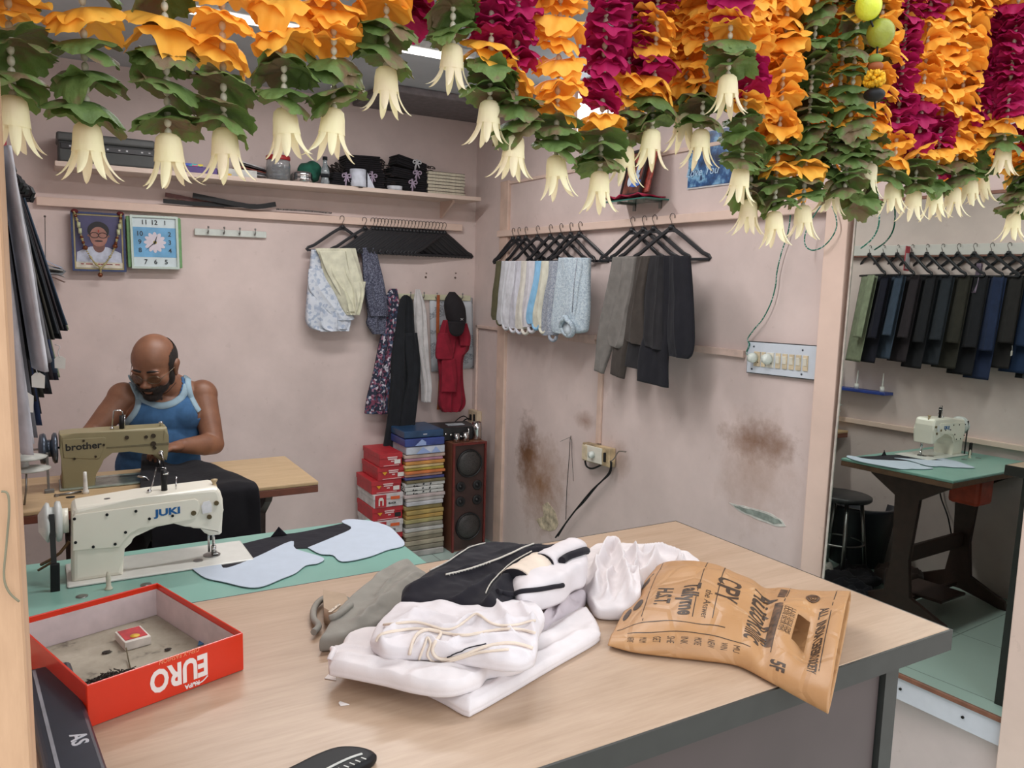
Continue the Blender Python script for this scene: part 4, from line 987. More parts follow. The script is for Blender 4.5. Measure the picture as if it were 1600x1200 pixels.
# printer
pr = thing('printer', 'dark grey desktop printer at the left end of the shelf', 'printer', (sx(160), 4.08, SZT))
m_pg = M('printer_dark_grey', (64, 66, 66), .5, var=.03)
Yp = 4.0; x0, x1 = sx(92, Yp), sx(243, Yp)
g = G(); g.box2((x0, Yp, SZT), (x1, YB-.01, SZT+.088), .008, 3); g.build('body', m_pg, pr)
g = G(); g.box2((x0-.005, Yp-.004, SZT+.088), (x1+.002, YB-.01, SZT+.125), .010, 3); g.build('scanner_lid', M('printer_grey', (78, 80, 80), .45, var=.03), pr)
g = G(); g.box2((x0+.01, Yp-.006, SZT+.055), (x1-.01, Yp, SZT+.080), .002); cp = g.build('control_panel', M('panel_black', (38, 38, 42), .35), pr)
m_icon = M('pale_icon', (196, 196, 200), .5)
for q in (.12, .44, .50, .62, .70, .86, .94): G().box((x0+(x1-x0)*q, Yp-.007, SZT+.067), (.008, .002, .006)).build('button', m_icon, cp)
# books, papers, boxes
shelfbox('book', 283, 340, .030, .15, M('purple_cover', (84, 60, 128), .5, var=.04), 'purple covered box lying on the shelf right of the printer', 'book')
bk = shelfbox('packet', 290, 318, .012, .08, speckle('colourful_print', (90, 190, 190), [(220, 120, 150), (230, 210, 90), (90, 110, 200)], 60, thr=.4), 'small colourful packet lying on the purple box', 'packet'); bk.location.z += .030
shelfbox('carton', 345, 402, .035, .10, M('white_carton', (198, 198, 194), .7), 'low white carton on the shelf left of the plastic jar', 'carton')
tag(G().box2((sx(352, 4.0), 4.0, SZT), (sx(362, 4.0), 4.02, SZT+.010)).build('adhesive_roll', M('yellow_tape', (214, 176, 40), .5)), 'tiny yellow roll on the shelf edge by the white carton', 'tape')
for i, (x0p, x1p, c) in enumerate(((372, 413, (190, 188, 190)), (376, 416, (60, 58, 62)), (370, 412, (150, 82, 70)), (378, 415, (120, 120, 124)), (374, 414, (210, 210, 214)))):
    x0, x1 = sx(x0p, 4.12), sx(x1p, 4.12); g = G(); g.box(((x0+x1)/2, 4.14, SZT+.052-.011*i+.02), (x1-x0, .10, .006), ry(.22-.05*i) @ rz(.1*i), .001)
    tag(g.build('magazine', M('mag_%d' % i, c, .4)), ('light grey', 'black', 'red-brown', 'mid-grey', 'white')[i]+' magazine in the leaning pile behind the plastic jar', 'magazine', 'magazines behind the jar')
jar = thing('plastic_jar', 'clear plastic jar with red lid holding grey packets', 'jar', (sx(435), 4.03, SZT))
c = Vector((sx(435, 4.03), 4.03, SZT)); g = G(); g.lathe([(0, 0), (.052, 0), (.056, .005), (.058, .075), (.054, .095), (.052, .10), (.050, .10), (.050, .096), (.054, .075), (.052, .006), (0, .004)], T(c)); g.build('jar_wall', M('clear_plastic', (225, 228, 230), .08, var=0, trans=.85), jar)
g = G(); g.lathe([(0, .096), (.056, .096), (.058, .100), (.058, .115), (.052, .119), (0, .119)], T(c)); g.build('lid', M('red_lid', (168, 40, 44), .35), jar)
g = G(); rnd = random.Random(3)
for i in range(12): g.box(c+Vector((rnd.uniform(-.025, .025), rnd.uniform(-.025, .025), .012+.005*i)), (.045, .05, .012), rz(rnd.uniform(0, 3)) @ rx(rnd.uniform(-.5, .5)), .003)
o = g.build('contents', M('grey_packets', (92, 98, 112), .5), jar); o['kind'] = 'stuff'
g = G(); c = Vector((sx(473, 4.02), 4.02, SZT)); g.lathe([(0, 0), (.040, 0), (.047, .006), (.048, .024), (.044, .027), (.047, .030), (.045, .046), (.040, .050), (.036, .046), (.036, .02), (0, .018)], T(c)); tag(g.build('steel_bowl', m_chrome), 'shiny stacked steel bowl on the shelf right of the jar', 'bowl')
g = G(); c = Vector((sx(483, 4.10), 4.10, SZT+.062)); g.ball(c, (.062, .055, .052), n=28)
for v in g.bm.verts: v.co += (v.co-c)*.35*noise.noise(v.co*22)
for v in g.bm.verts: v.co.z = max(v.co.z, SZT+.001)
tag(g.build('cloth_bundle', cloth('dark_green_cloth', (40, 92, 76), .1)), 'dark green crumpled cloth bundle behind the steel bowl', 'cloth')
g = G(); c = Vector((sx(470, 4.16), 4.15, SZT)); g.ball(c+Vector((0, 0, .03)), (.06, .04, .045), n=18); 
for v in g.bm.verts: v.co.z = max(v.co.z, SZT+.001)
tag(g.build('cloth_bundle', cloth('grey_rag', (120, 116, 112), .1)), 'greyish rag tucked on the shelf behind the steel bowl', 'cloth')
bo = thing('glass_bottle', 'small clear bottle standing on the shelf by the black bundles', 'bottle', (sx(508, 4.0), 4.0, SZT)); c = Vector((sx(508, 4.01), 4.01, SZT))
g = G(); g.lathe([(0, 0), (.021, 0), (.022, .01), (.018, .03), (.022, .055), (.020, .075), (.012, .09), (.010, .11), (.010, .12), (0, .12)], T(c)); g.build('bottle_body', M('bottle_glass', (205, 215, 220), .06, var=0, trans=.7), bo)
g = G(); g.lathe([(.0185, .032), (.0225, .050), (.0225, .036)], T(c)); g.lathe([(0, .118), (.012, .118), (.012, .135), (0, .137)], T(c)); g.build('cap', m_blk, bo)
# bundles of folded black ties: each bundle a stack of thin strips tied with ribbon
m_tie = cloth('black_fabric_bundle', (30, 28, 32), .1); m_brn = cloth('dark_brown_fabric_edge', (52, 44, 42), .1); m_rib = cloth('lilac_ribbon', (168, 152, 172), .04); m_ribw = cloth('pale_ribbon', (196, 196, 200), .04)
def bundle(x0p, x1p, z0, n, Y, dp, tilt, label, rib, loops=False, seed=0):
    x0, x1 = sx(x0p, Y), sx(x1p, Y); t = thing('folded_fabric_bundle', label, 'fabric bundle', ((x0+x1)/2, Y, SZT+z0), 'tied black bundles on the shelf'); rnd = random.Random(seed); th = .0105
    R = T((x0+x1)/2, Y+dp/2, SZT+z0) @ ry(tilt)
    g = G(); g2 = G()
    for i in range(n):
        dx = rnd.uniform(-.004, .004); wv = rnd.uniform(-.01, .004)
        g.boxm(R @ T(dx, rnd.uniform(-.004, .004), th*(i+.5)) @ rz(rnd.uniform(-.03, .03)), (x1-x0+wv, dp, th*.86), .003, 2)
    g.build('folds', m_tie, t)
    if loops:
        for i in range(n):
            q = R @ Vector(((x1-x0)/2, rnd.uniform(-dp/2, dp/2), th*(i+.5))); g2.tube(cr([q, q+Vector((.03, -.01, .008)), q+Vector((.045, -.02, -.004)), q+Vector((.02, -.03, -.006))], 8), .003, 5)
        g2.build('loose_ends', m_brn, t)
    else: g2.bm.free()
    if rib:
        g = G(); zc = th*n+.001; xr_ = (x1-x0)*.12
        g.tube([R @ Vector((xr_, -dp/2-.002, 0)), R @ Vector((xr_, -dp/2-.003, zc*.5)), R @ Vector((xr_, -dp/2-.002, zc)), R @ Vector((xr_, 0, zc+.002))], .005, 6)
        c = R @ Vector((xr_, -dp/2-.006, zc*.75))
        for s in (-1, 1):
            g.tube(cr([c, c+Vector((s*.012, -.005, .010)), c+Vector((s*.022, -.004, .006)), c+Vector((s*.020, -.003, -.006)), c], 10), .0035, 6); g.tube([c, c+Vector((s*.008, -.004, -.015)), c+Vector((s*.013, -.004, -.028))], .0035, 6)
        g.ball(c, .005, n=8); g.build('ribbon', rib, t)
    return t
bundle(545, 603, .0, 8, 4.03, .14, 0, 'lowest black fabric bundle with lilac ribbon behind the white cups', m_rib, True, 1)
bundle(520, 552, .0, 6, 4.00, .10, .05, 'small dark bundle with lilac tie left of the white cups', m_rib, True, 8)
bundle(541, 597, .086, 8, 4.06, .12, -.03, 'black fabric bundle on top of the left stack, ends loose', None, True, 2)
bundle(604, 668, .0, 6, 4.02, .14, 0, 'bottom black bundle of the right stack on the shelf', m_rib, False, 3)
bundle(612, 672, .064, 5, 4.03, .14, .10, 'middle black bundle with lilac bow in the right stack', m_rib, True, 4)
bundle(618, 666, .125, 5, 4.05, .13, .22, 'top black bundle with pale bow leaning in the right stack', m_ribw, True, 5)
g = G(); c = Vector((sx(528, 4.12), 4.12, SZT+.06))
for i in range(26):
    rnd = random.Random(i); q = c+Vector((rnd.uniform(-.05, .05), rnd.uniform(-.03, .03), rnd.uniform(-.05, .05)))
    g.tube(cr([q, q+Vector((rnd.uniform(-.03, .03), 0, .025)), q+Vector((rnd.uniform(-.05, .05), -.02, .0)), q+Vector((rnd.uniform(-.04, .04), -.03, -.02))], 9), .0045, 5)
o = g.build('cord_tangle', M('dark_brown_cord', (48, 40, 38), .7)); tag(o, 'tangle of dark cords on the shelf beside the small bottle', 'cords', kind='stuff')
# white paper cups and roll
c = Vector((sx(561, 3.995), 4.012, SZT)); g = G(); g.lathe([(0, 0), (.041, 0), (.043, .002), (.041, .088), (.038, .088), (.038, .084), (0, .084)], T(c), 28); tag(g.build('paper_cylinder', M('white_paper', (206, 210, 222), .6)), 'white paper cylinder standing in front of the black bundles', 'cylinder')
c = Vector((sx(578, 4.0), 4.0, SZT)); g = G(); g.prism([(-.014, 0), (.026, 0), (-.014, .075)], frame(c, (1, 0, 0), (0, 0, 1), (0, -1, 0)), .003); tag(g.build('paper_wedge', M('white_paper', (206, 210, 222))), 'white folded paper wedge leaning beside the white cylinder', 'paper')
c = Vector((sx(619, 4.0), 4.022, SZT)); g = G(); g.lathe([(.034, 0), (.040, 0), (.040, .022), (.034, .022), (.034, .0)], T(c), 28); g.lathe([(0, .002), (.034, .002), (.034, .018), (0, .018)], T(c)); tag(g.build('tape_roll', M('white_tape', (212, 214, 222), .5)), 'flat white tape roll lying in front of the right black stack', 'tape roll')
for i in range(7):
    rnd = random.Random(40+i); x0, x1 = sx(669+rnd.uniform(-1.5, 1), 4.02), sx(726+rnd.uniform(-1, 1.5), 4.02); z = SZT+.0003+.0172*i
    t = thing('notebook', ('bottom', 'second', 'third', 'fourth', 'fifth', 'sixth', 'topmost')[i]+' of the cream notebooks stacked on the shelf end', 'notebook', ((x0+x1)/2, 4.1, z), 'cream notebooks on the shelf')
    G().box2((x0+.001, 4.022, z+.001), (x1-.001, 4.16, z+.0148)).build('pages', M('cream_pages', (198, 190, 170), .8, var=.05, vs=80), t)
    g = G(); g.box2((x0, 4.02, z+.0148), (x1, 4.162, z+.0168)); g.build('cover', M('dark_cover', (92, 84, 76), .6), t)
# ================================================================ portrait, clock, receipts, calendar
def plate(x0p, y0p, x1p, y1p, Y): a = on_y(x0p, y0p, Y); b = on_y(x1p, y1p, Y); return a, b
A, Bq, Cq, D_ = [on_y(x, y, 4.17) for x, y in ((111, 331), (196, 334), (195, 426), (112, 422))]
def quadframe(A, Bq, Cq, D_):
    ux = (Bq-A+Cq-D_).normalized(); uz = (A-D_+Bq-Cq); uz = (uz-ux*uz.dot(ux)).normalized(); n = uz.cross(ux)
    if n.y > 0: n = -n
    return frame((A+Bq+Cq+D_)/4, ux, uz, n), ((Bq-A).length+(Cq-D_).length)/2, ((A-D_).length+(Bq-Cq).length)/2
PF, pw, ph_ = quadframe(A, Bq, Cq, D_)
pt = thing('framed_portrait', 'framed portrait of a man in glasses hung with a bead garland', 'framed picture', PF.translation)
G().boxm(PF, (pw, ph_, .022), .002).build('backing', M('navy_frame', (44, 58, 96), .4), pt)
def fr(name, f, w_, h_, t, d, mat, parent, z=0):
    g = G()
    for s in (-1, 1): g.boxm(f @ T(s*(w_/2-t/2), 0, z), (t, h_, d)); g.boxm(f @ T(0, s*(h_/2-t/2), z+.0002), (w_-2*t, t, d))
    return g.build(name, mat, parent)
fr('frame', PF, pw, ph_, .009, .012, M('navy_gloss', (48, 62, 104), .25), pt, .016); fr('inner_border', PF, pw-.018, ph_-.018, .006, .004, M('gold_border', (176, 164, 120), .4, .3), pt, .014)
def disc(name, f, cx, cy, rx_, ry_, z, mat, parent, n=28, poly=None):
    g = G(); P = poly or [(cx+rx_*math.cos(a), cy+ry_*math.sin(a)) for a in (2*math.pi*i/n for i in range(n))]; g.prism(P, f @ T(0, 0, z), .0008); return g.build(name, mat, parent)
iw, ih = pw-.03, ph_-.03
pp = G().boxm(PF @ T(0, 0, .0125), (iw, ih, .001)).build('photo_print', M('slate_blue_print', (76, 74, 112), .35, var=.1, vs=8), pt)
disc('shirt', PF, 0, 0, 0, 0, .0132, M('print_white_shirt', (196, 202, 220), .4), pp, poly=[(-iw*.49, -ih*.40), (-iw*.47, -ih*.20), (-iw*.18, -ih*.09), (iw*.18, -ih*.09), (iw*.47, -ih*.2), (iw*.49, -ih*.40)])
disc('neck', PF, 0, -ih*.07, iw*.13, ih*.13, .0141, M('print_skin_dark', (122, 84, 78), .4), pp); disc('ears', PF, 0, ih*.12, iw*.245, ih*.045, .0141, M('print_skin_dark'), pp)
disc('hair', PF, 0, ih*.22, iw*.23, ih*.17, .0150, M('print_hair', (28, 24, 30), .4), pp); disc('face', PF, 0, ih*.10, iw*.19, ih*.19, .0159, M('print_skin', (160, 112, 100), .4), pp)
g = G()
for s in (-1, 1): g.tube([PF @ Vector((s*iw*.09+.017*math.cos(a), ih*.13+.012*math.sin(a), .0172)) for a in (2*math.pi*i/16 for i in range(17))], .0016, 5)
g.build('spectacles', M('print_black', (26, 22, 26), .4), pp)
disc('moustache', PF, 0, ih*.02, iw*.09, ih*.014, .0168, M('print_hair'), pp); disc('forehead_mark', PF, 0, ih*.21, iw*.015, ih*.03, .0168, M('print_red', (170, 50, 36), .5), pp)
G().boxm(PF @ T(0, -ih*.44, .0135), (iw, ih*.11, .001)).build('caption_strip', M('caption_cream', (210, 204, 190), .5), pp)
g = G()
for i_, w_ in enumerate((.012, .022, .008, .018, .014, .026, .010, .020)): g.boxm(PF @ T(-iw*.40+iw*.105*i_+w_/2, -ih*.425, .0143), (w_, .0045, .0004))
g.build('caption', M('caption_red', (140, 40, 40), .5, var=0), pp)
gz = G(); L_ = []
path = cr([PF @ Vector(q) for q in ((-pw*.43, ph_*.49, .03), (-pw*.37, ph_*.30, .03), (-pw*.32, ph_*.08, .032), (-pw*.25, -ph_*.12, .032), (-pw*.12, -ph_*.33, .03), (0, -ph_*.44, .03), (.0, -ph_*.56, .024))], 42)
path2 = cr([PF @ Vector(q) for q in ((pw*.43, ph_*.49, .03), (pw*.40, ph_*.30, .03), (pw*.34, ph_*.08, .032), (pw*.27, -ph_*.12, .032), (pw*.13, -ph_*.33, .03), (0.004, -ph_*.44, .03))], 36)
for P_ in (path, path2):
    for i, p in enumerate(P_): gz.ball(p, .0042 if i % 5 else .0062, n=8)
gd = gz.build('bead_garland', M('straw_beads', (176, 164, 116), .4), pt)
for P_ in (path, path2):
    for j in (8, 11): G().cyl(P_[j]+Vector((0, -.003, .014)), P_[j]+Vector((0, -.003, -.010)), .0075, n=10).build('pale_bead', M('pale_green_bead', (196, 200, 160), .4), gd)
    for j in (3, 14, 17): G().ball(P_[j], .0075, n=10).build('brown_bead', M('brown_gold_bead', (118, 66, 38), .25, .4), gd)
for p in (path[20], path2[19], path[-1]): G().ball(p, .011, n=12).build('brown_bead', M('brown_gold_bead'), gd)
for s in (-1, 1): G().ball(PF @ Vector((s*pw*.42, ph_*.5, .024)), (.015, .012, .010), n=12).build('garland_knot', M('dark_red_knot', (98, 24, 30), .8), pt)
# clock
A, Bq, Cq, D_ = [on_y(x, y, 4.155) for x, y in ((204, 336), (279, 339), (278, 421), (204, 419))]
KF, kw, kh = quadframe(A, Bq, Cq, D_)
ck = thing('wall_clock', 'square silver-framed wall clock with a daisy on a blue face', 'clock', KF.translation)
G().boxm(KF @ T(.0, 0, -.012), (kw+.03, kh-.01, .030), .004).build('case', M('green_clock_case', (112, 156, 104), .4), ck)
fr('frame', KF, kw, kh, .010, .016, M('silver_frame', (190, 206, 200), .25, .5, var=0), ck, .008)
G().boxm(KF @ T(0, 0, .006), (kw-.018, kh-.018, .002)).build('dial', M('dial_white', (206, 220, 224), .4, var=.01), ck)
dl = G().boxm(KF @ T(0, 0, .0075), (kw-.022, kh*.56, .0015)).build('blue_panel', M('dial_blue', (110, 170, 212), .4, var=.08, vs=10), ck)
for i in range(12):
    a = 2*math.pi*i/12; f = KF @ T(.0, 0, .009) @ rz(a) @ T(.026, 0, .0003*(i % 3)); disc('petal', f, 0, 0, .023, .010, 0, M('petal_white', (214, 206, 216), .5, var=.02), dl, 14)
disc('daisy_centre', KF, 0, 0, .008, .008, .0105, M('daisy_yellow', (150, 140, 60), .6), dl, 16)
m_num = M('dial_black', (40, 44, 50), .5, var=0); fx, fy = kw*.33, kh*.37
for s, x, y in (('11', -.62, 1), ('12', 0, 1), ('1', .68, 1), ('2', .95, .42), ('3', .95, .0), ('4', .95, -.42), ('5', .68, -1), ('6', 0, -1), ('7', -.62, -1), ('8', -.95, -.42), ('9', -.95, .0), ('10', -.95, .42)):
    text('numeral', s, KF @ T(x*fx, y*fy, .0092), .030, m_num, ck, .0004)
for nm, ang, L, w_ in (('minute_hand', math.radians(228), .062, .0022), ('hour_hand', math.radians(18), .038, .003)):
    v = Vector((math.sin(ang), math.cos(ang), 0)); n_ = Vector((v.y, -v.x, 0)); g = G(); g.prism([tuple((n_*w_)[:2]), tuple((v*L)[:2]), tuple((-n_*w_)[:2]), tuple((-v*.012)[:2])], KF @ T(0, 0, .0125), .001); g.build(nm, m_num, ck)
# bill spike with papers, nail and wire at left
g = G(); p0_ = on_y(70, 338, 4.17); p1_ = on_y(71, 405, 4.16); p2_ = on_y(80, 440, 4.13); g.tube([p0_, p1_, p2_, on_y(84, 462, 4.15)], .0018, 5); g.ball(p0_, .005, n=8)
bs = tag(g.build('bill_hook_wire', M('grey_wire', (98, 92, 90), .5, .5)), 'bent grey wire hanging from a nail left of the portrait', 'wire')
for i, c in enumerate(((176, 186, 206), (150, 156, 166), (186, 186, 180), (130, 134, 138), (196, 198, 200), (146, 120, 112))):
    q = on_y(72+i*.8, 408+i*5, 4.12); g = G(); rnd = random.Random(i+5); f_ = rz(rnd.uniform(-.4, .4)) @ rx(rnd.uniform(-.2, .2)) @ ry(.25+rnd.uniform(-.06, .12))
    g.sheet(lambda u, v: q+(f_ @ Vector(((u-.5)*.13, (v-.5)*.09, .005*math.sin(u*5+i)))), 10, 6)
    tag(g.build('paper_slip', M('slip_%d' % i, c, .7), solid=.002), ('pale blue', 'blue-grey', 'cream', 'dark grey', 'white', 'brownish')[i]+' paper slip stuck on the wire left of the portrait', 'paper slip', 'paper slips on the wire')
# calendar and plastic cover high on the left pier
g = G(); A = on_y(4, 236, 2.2); g.sheet(lambda u, v: Vector((-.125+.06*u+.025*v*v, 2.2+.02*math.sin(u*4), A.z-.16*v)), 14, 10)
tag(g.build('plastic_cover', M('mauve_plastic', (120, 104, 122), .35), solid=.003), 'mauve plastic sheet covering the top of the trousers beside the door post', 'plastic sheet')
g = G(); g.box((-.098, 2.6, 1.80), (.06, .004, .14), I4, .0); wc_ = g.build('hanging_card', M('red_card', (186, 72, 84), .6)); tag(wc_, 'red and white printed card hanging by the left door post', 'card')
g = G(); g.box((-.098, 2.597, 1.785), (.05, .002, .09)); g.build('white_panel', M('card_white', (206, 200, 206), .6), wc_)
# ================================================================ corner: boxes, packets, speaker
m_rbox = M('red_carton', (184, 44, 52), .5, var=.04); m_wbox = M('white_carton_print', (206, 200, 200), .5)
m_rtxt = M('pale_pink_print', (226, 190, 190), .5, var=0); m_ylw = M('yellow_triangle', (222, 158, 40), .5, var=0); m_blab = M('box_label', (224, 220, 214), .6, var=0); m_btxt = M('print_black_2', (30, 28, 30), .6, var=0); m_otxt = M('print_orange', (214, 96, 48), .6, var=0)
rows = [(708, 730, 594, 628, 0, 0), (727, 754, 592, 634, .0, 1), (752, 772, 583, 628, 0, 1), (769, 790, 585, 630, 0, 2), (786, 805, 584, 630, 0, 3), (803, 826, 585, 629, 0, 2), (823, 845, 588, 629, 0, 4), (845, 868, 588, 629, 0, 1)]
YX = 3.90; names = ['topmost', 'second', 'third', 'fourth', 'fifth', 'sixth', 'seventh', 'bottom']
zs = [on_y(610, r[0], YX).z for r in rows]; zs.append(max(0.0, zs[-1]-.07)); zs = [max(z, .0) for z in zs]
bases = [i for i in range(8)]
H0 = zs[0]; hb_ = H0/8
for i, r in enumerate(rows):
    z0 = H0-hb_*(i+1); x0 = on_y(r[2], r[0]+10, YX).x; x1 = on_y(r[3], r[0]+10, YX).x; dj = (i*37 % 5)*.004
    t = thing('shoe_box', ('red shoe box with white label, ', 'red shoe box with yellow triangle, ', 'white and red printed shoe box, ', 'red shoe box with black label, ', 'red shoe box with white corner, ')[r[5]]+names[i]+' in the corner stack', 'box', ((x0+x1)/2, YX+.12, z0), 'stacked shoe boxes in the corner')
    bm0 = m_wbox if r[5] == 2 else m_rbox
    g = G(); g.box2((x0-.002, YX+dj, z0+.0005), (x1, YX+.25, z0+hb_*.98), .002); g.build('carton', bm0, t)
    g = G(); g.box2((x0-.005, YX+dj-.003, z0+hb_*.62), (x1+.003, YX+.253, z0+hb_*.99), .002); g.build('lid', bm0, t)
    f = frame(((x0+x1)/2, YX+dj-.0035, z0+hb_*.5), (1, 0, 0), (0, 0, 1), (0, -1, 0)); W_ = x1-x0
    if r[5] in (0, 1, 3, 4):
        g = G()
        for yy_, ww_ in ((.014, .056), (.004, .050), (-.008, .016)): g.boxm(f @ T(W_*.05, yy_, .0003), (ww_, .0065, .0006))
        g.boxm(f @ T(0, -hb_*.40, .0003), (W_*.7, .003, .0006)); g.build('print', m_rtxt, t)
        if r[5] in (1, 3): g = G(); g.prism([(-.014, .008), (.014, .008), (0, -.010)], f @ T(-W_*.27, 0, 0), .001); g.build('triangle_mark', m_ylw, t)
        g = G(); g.box2((x1-.045, YX+dj-.005, z0+hb_*.2), (x1-.010, YX+dj-.0035, z0+hb_*.5)); g.build('label', m_btxt if r[5] == 3 else m_blab, t)
    else:
        g = G(); g.boxm(f @ T(-W_*.28, 0, 0), (W_*.38, hb_*.9, .002)); g.build('red_panel', m_rbox, t)
        g = G(); g.prism([(-.014, -.028), (-.014, .005), (-.008, .016), (.008, .016), (.014, .005), (.014, -.028), (.007, -.028), (.007, .0), (-.007, .0), (-.007, -.028)], f @ T(-W_*.27, .003, .001), .001); g.build('arch_mark', m_blab, t)
        g = G(); g.boxm(f @ T(W_*.22, .012, .0005), (.052, .017, .001)); g.build('orange_mark', m_otxt, t); text('print', 'BLACK', f @ T(W_*.12, -.016, 0), .014, m_btxt, t, .0006)
# packet stack
cols = [(44, 74, 108), (58, 74, 138), (196, 202, 214), (196, 172, 160), (176, 128, 146), (206, 146, 78), (214, 190, 140), (176, 160, 72), (206, 120, 70), (196, 150, 130), (74, 78, 130), (118, 108, 78), (196, 196, 190), (206, 206, 202), (190, 190, 186), (196, 180, 178), (212, 206, 202), (196, 196, 200), (150, 134, 88), (176, 152, 92), (184, 150, 84), (170, 160, 110), (150, 144, 130), (196, 194, 190), (164, 156, 138), (150, 140, 120), (170, 160, 140), (140, 134, 118), (176, 174, 170)]
tops = [672, 684, 697, 710, 716, 721, 727, 732, 737, 742, 747, 752, 757, 763, 769, 775, 781, 787, 794, 801, 808, 815, 822, 829, 836, 843, 850, 858, 866, 876]
yk = 3.88; z_t = [on_y(668, t_, yk).z for t_ in tops]
z_t = [z+ (0-z_t[-1])*(i/(len(z_t)-1)) for i, z in enumerate(z_t)]
cn = ['dark blue', 'bright blue', 'white and blue', 'beige', 'dusty pink', 'orange', 'pale gold', 'mustard', 'burnt orange', 'peach', 'indigo', 'olive brown', 'white dotted', 'white striped', 'grey-white', 'pinkish white', 'bright white', 'cool white', 'olive gold', 'light gold', 'golden', 'sage', 'grey-brown', 'off-white', 'tan-grey', 'khaki', 'sand', 'dark khaki', 'light grey']
for i in range(29):
    rnd = random.Random(200+i); x0 = on_y(634+rnd.uniform(-2, 2), 760, yk).x; x1 = on_y(694+rnd.uniform(-2, 2), 760, yk).x; zt_, z0 = z_t[i], z_t[i+1]
    c = cols[i]; mt = speckle('dotted_packet', (196, 196, 192), [(40, 40, 44)], 90, thr=.86) if i in (12, 13, 14) else M('packet_%d' % i, c, .35, var=.08, vs=14)
    g = G(); g.box(((x0+x1)/2, yk+.13+rnd.uniform(-.006, .006), (zt_+z0)/2), (x1-x0, .26, (zt_-z0)*.93), rz(rnd.uniform(-.02, .02)), min(.005, (zt_-z0)*.4), 3)
    o = tag(g.build('folded_packet', mt), cn[i]+' folded packet in the tall stack beside the speaker', 'packet', 'stacked packets by the speaker')
    if i < 3:
        g = G(); xm = (x0+x1)/2; zm = (zt_+z0)/2; f = frame((xm, yk-.004, zm), (1, 0, 0), (0, 0, 1), (0, -1, 0)); hh = (zt_-z0)*.38
        if i: g.prism([(-.06, -hh), (-.02, hh), (.03, -hh)], f, .002); g.prism([(.03, -hh), (.055, hh), (.085, -hh)], f, .002); g.build('triangle_print', M('packet_blue_print', (50, 62, 160) if i == 2 else (150, 170, 214), .4, var=0), o)
        else: g.boxm(f @ T(.0, 0, .001), (.022, .006, .001)); g.build('print', m_icon, o)
# speaker tower
spk = thing('tower_speaker', 'tall wooden tower speaker with black drivers in the corner', 'speaker', (2.05, 4.0, 0)); YS = 3.86
x0 = on_y(702, 700, YS).x+.02; x1 = on_y(759, 700, YS).x; x0 = on_y(707, 700, YS).x; zt_ = on_y(735, 691, YS).z
m_spw = woodmat('speaker_walnut', (104, 66, 50), (124, 82, 62), 2, 6, .4, 8)
G().box2((x0, YS, 0), (x1, YS+.30, zt_), .003).build('cabinet', m_spw, spk)
g = G(); g.box2((x0, YS-.012, .0), (x0+.012, YS, zt_)); g.box2((x1-.010, YS-.012, 0), (x1, YS, zt_)); g.box2((x0+.012, YS-.012, zt_-.012), (x1-.010, YS, zt_)); g.build('front_trim', M('red_brown_trim', (110, 44, 40), .35), spk)
g = G(); g.box2((x0+.014, YS-.003, .01), (x1-.012, YS, zt_-.014)); g.build('baffle', M('dark_brown_baffle', (62, 40, 36), .5, var=.1, vs=12), spk)
xm = (x0+x1)/2; xc = xm
m_drv = M('speaker_black', (24, 23, 25), .5, var=0); k = NT('perforated_grille'); vo = k.n('ShaderNodeTexVoronoi'); vo.inputs['Scale'].default_value = 160; k.l(k.co(), vo.inputs['Vector'])
k.l(k.ramp(vo.outputs['Distance'], [(.2, (12, 12, 12)), (.5, (58, 54, 52))]), k.b.inputs['Base Color']); m_gril = k.m
def driver(x, z, r, grille):
    f = frame((x, YS-.003, z), (1, 0, 0), (0, 0, 1), (0, -1, 0)); g = G()
    if grille: g.lathe([(0, .016), (r*.6, .014), (r*.92, .006), (r*.95, 0), (0, 0)], f, 36); o = g.build('woofer_grille', m_gril, spk); g = G(); g.lathe([(r*.92, 0), (r*.94, .010), (r, .010), (r*1.03, 0)], f, 36); g.build('surround', m_drv, o)
    else: g.lathe([(r, 0), (r, .006), (r*.8, .008), (r*.35, -.001), (r*.30, .006), (0, .009)], f, 28); g.build('tweeter', m_drv, spk)
zz = lambda y: on_y(730, y, YS).z
driver(xc, zz(724), .078, True); driver(xc, zz(822), .078, True)
for y in (759, 782):
    for s in (-1, 1): driver(xc+s*.052, zz(y), .028, False)
# amplifier, cups, tumbler on top of the speaker
am = thing('amplifier', 'small black amplifier with chrome knobs on the speaker', 'amplifier', (xm, 4.0, zt_))
g = G(); R = T(xm-.03, YS+.16, zt_+.04) @ rz(-.12); g.boxm(R, (.24, .17, .075), .004); g.build('case', M('amp_black', (44, 42, 44), .45), am)
g = G(); g.boxm(R @ T(0, -.087, 0), (.236, .004, .072), .001); fp = g.build('front_plate', m_drv, am)
for i in range(5):
    g = G(); g.lathe([(.012 if i == 0 else .007, 0), (.011 if i == 0 else .006, .012), (0, .013)], R @ T(-.10+.030*i, -.089, .008-.006*i) @ rx(math.pi/2), 16); g.build('knob', m_chrome, fp)
g = G(); q = lambda *v: R @ Vector(v); g.tube([q(.06, -.09, .03), q(.06, -.11, .026), q(.06, -.11, -.02), q(.06, -.09, -.025)], .0035); g.build('handle', m_chrome, am)
tag(G().boxm(R @ T(.01, -.02, .040), (.10, .05, .004), .001).build('remote_card', M('pale_card', (176, 184, 190), .4)), 'small pale card lying on top of the black amplifier', 'card')
for px, r_, h_, lb in ((714, .020, .050, 'left of the two small steel cups on the speaker'), (728, .020, .052, 'right of the two small steel cups on the speaker')):
    c = Vector((on_y(px, 690, YS+.03).x, YS+.035, zt_)); g = G(); g.lathe([(0, 0), (r_*1.0, 0), (r_*.75, h_), (0, h_)], T(c), 20); tag(g.build('steel_cup', m_chrome), lb, 'cup', 'steel cups on the speaker')
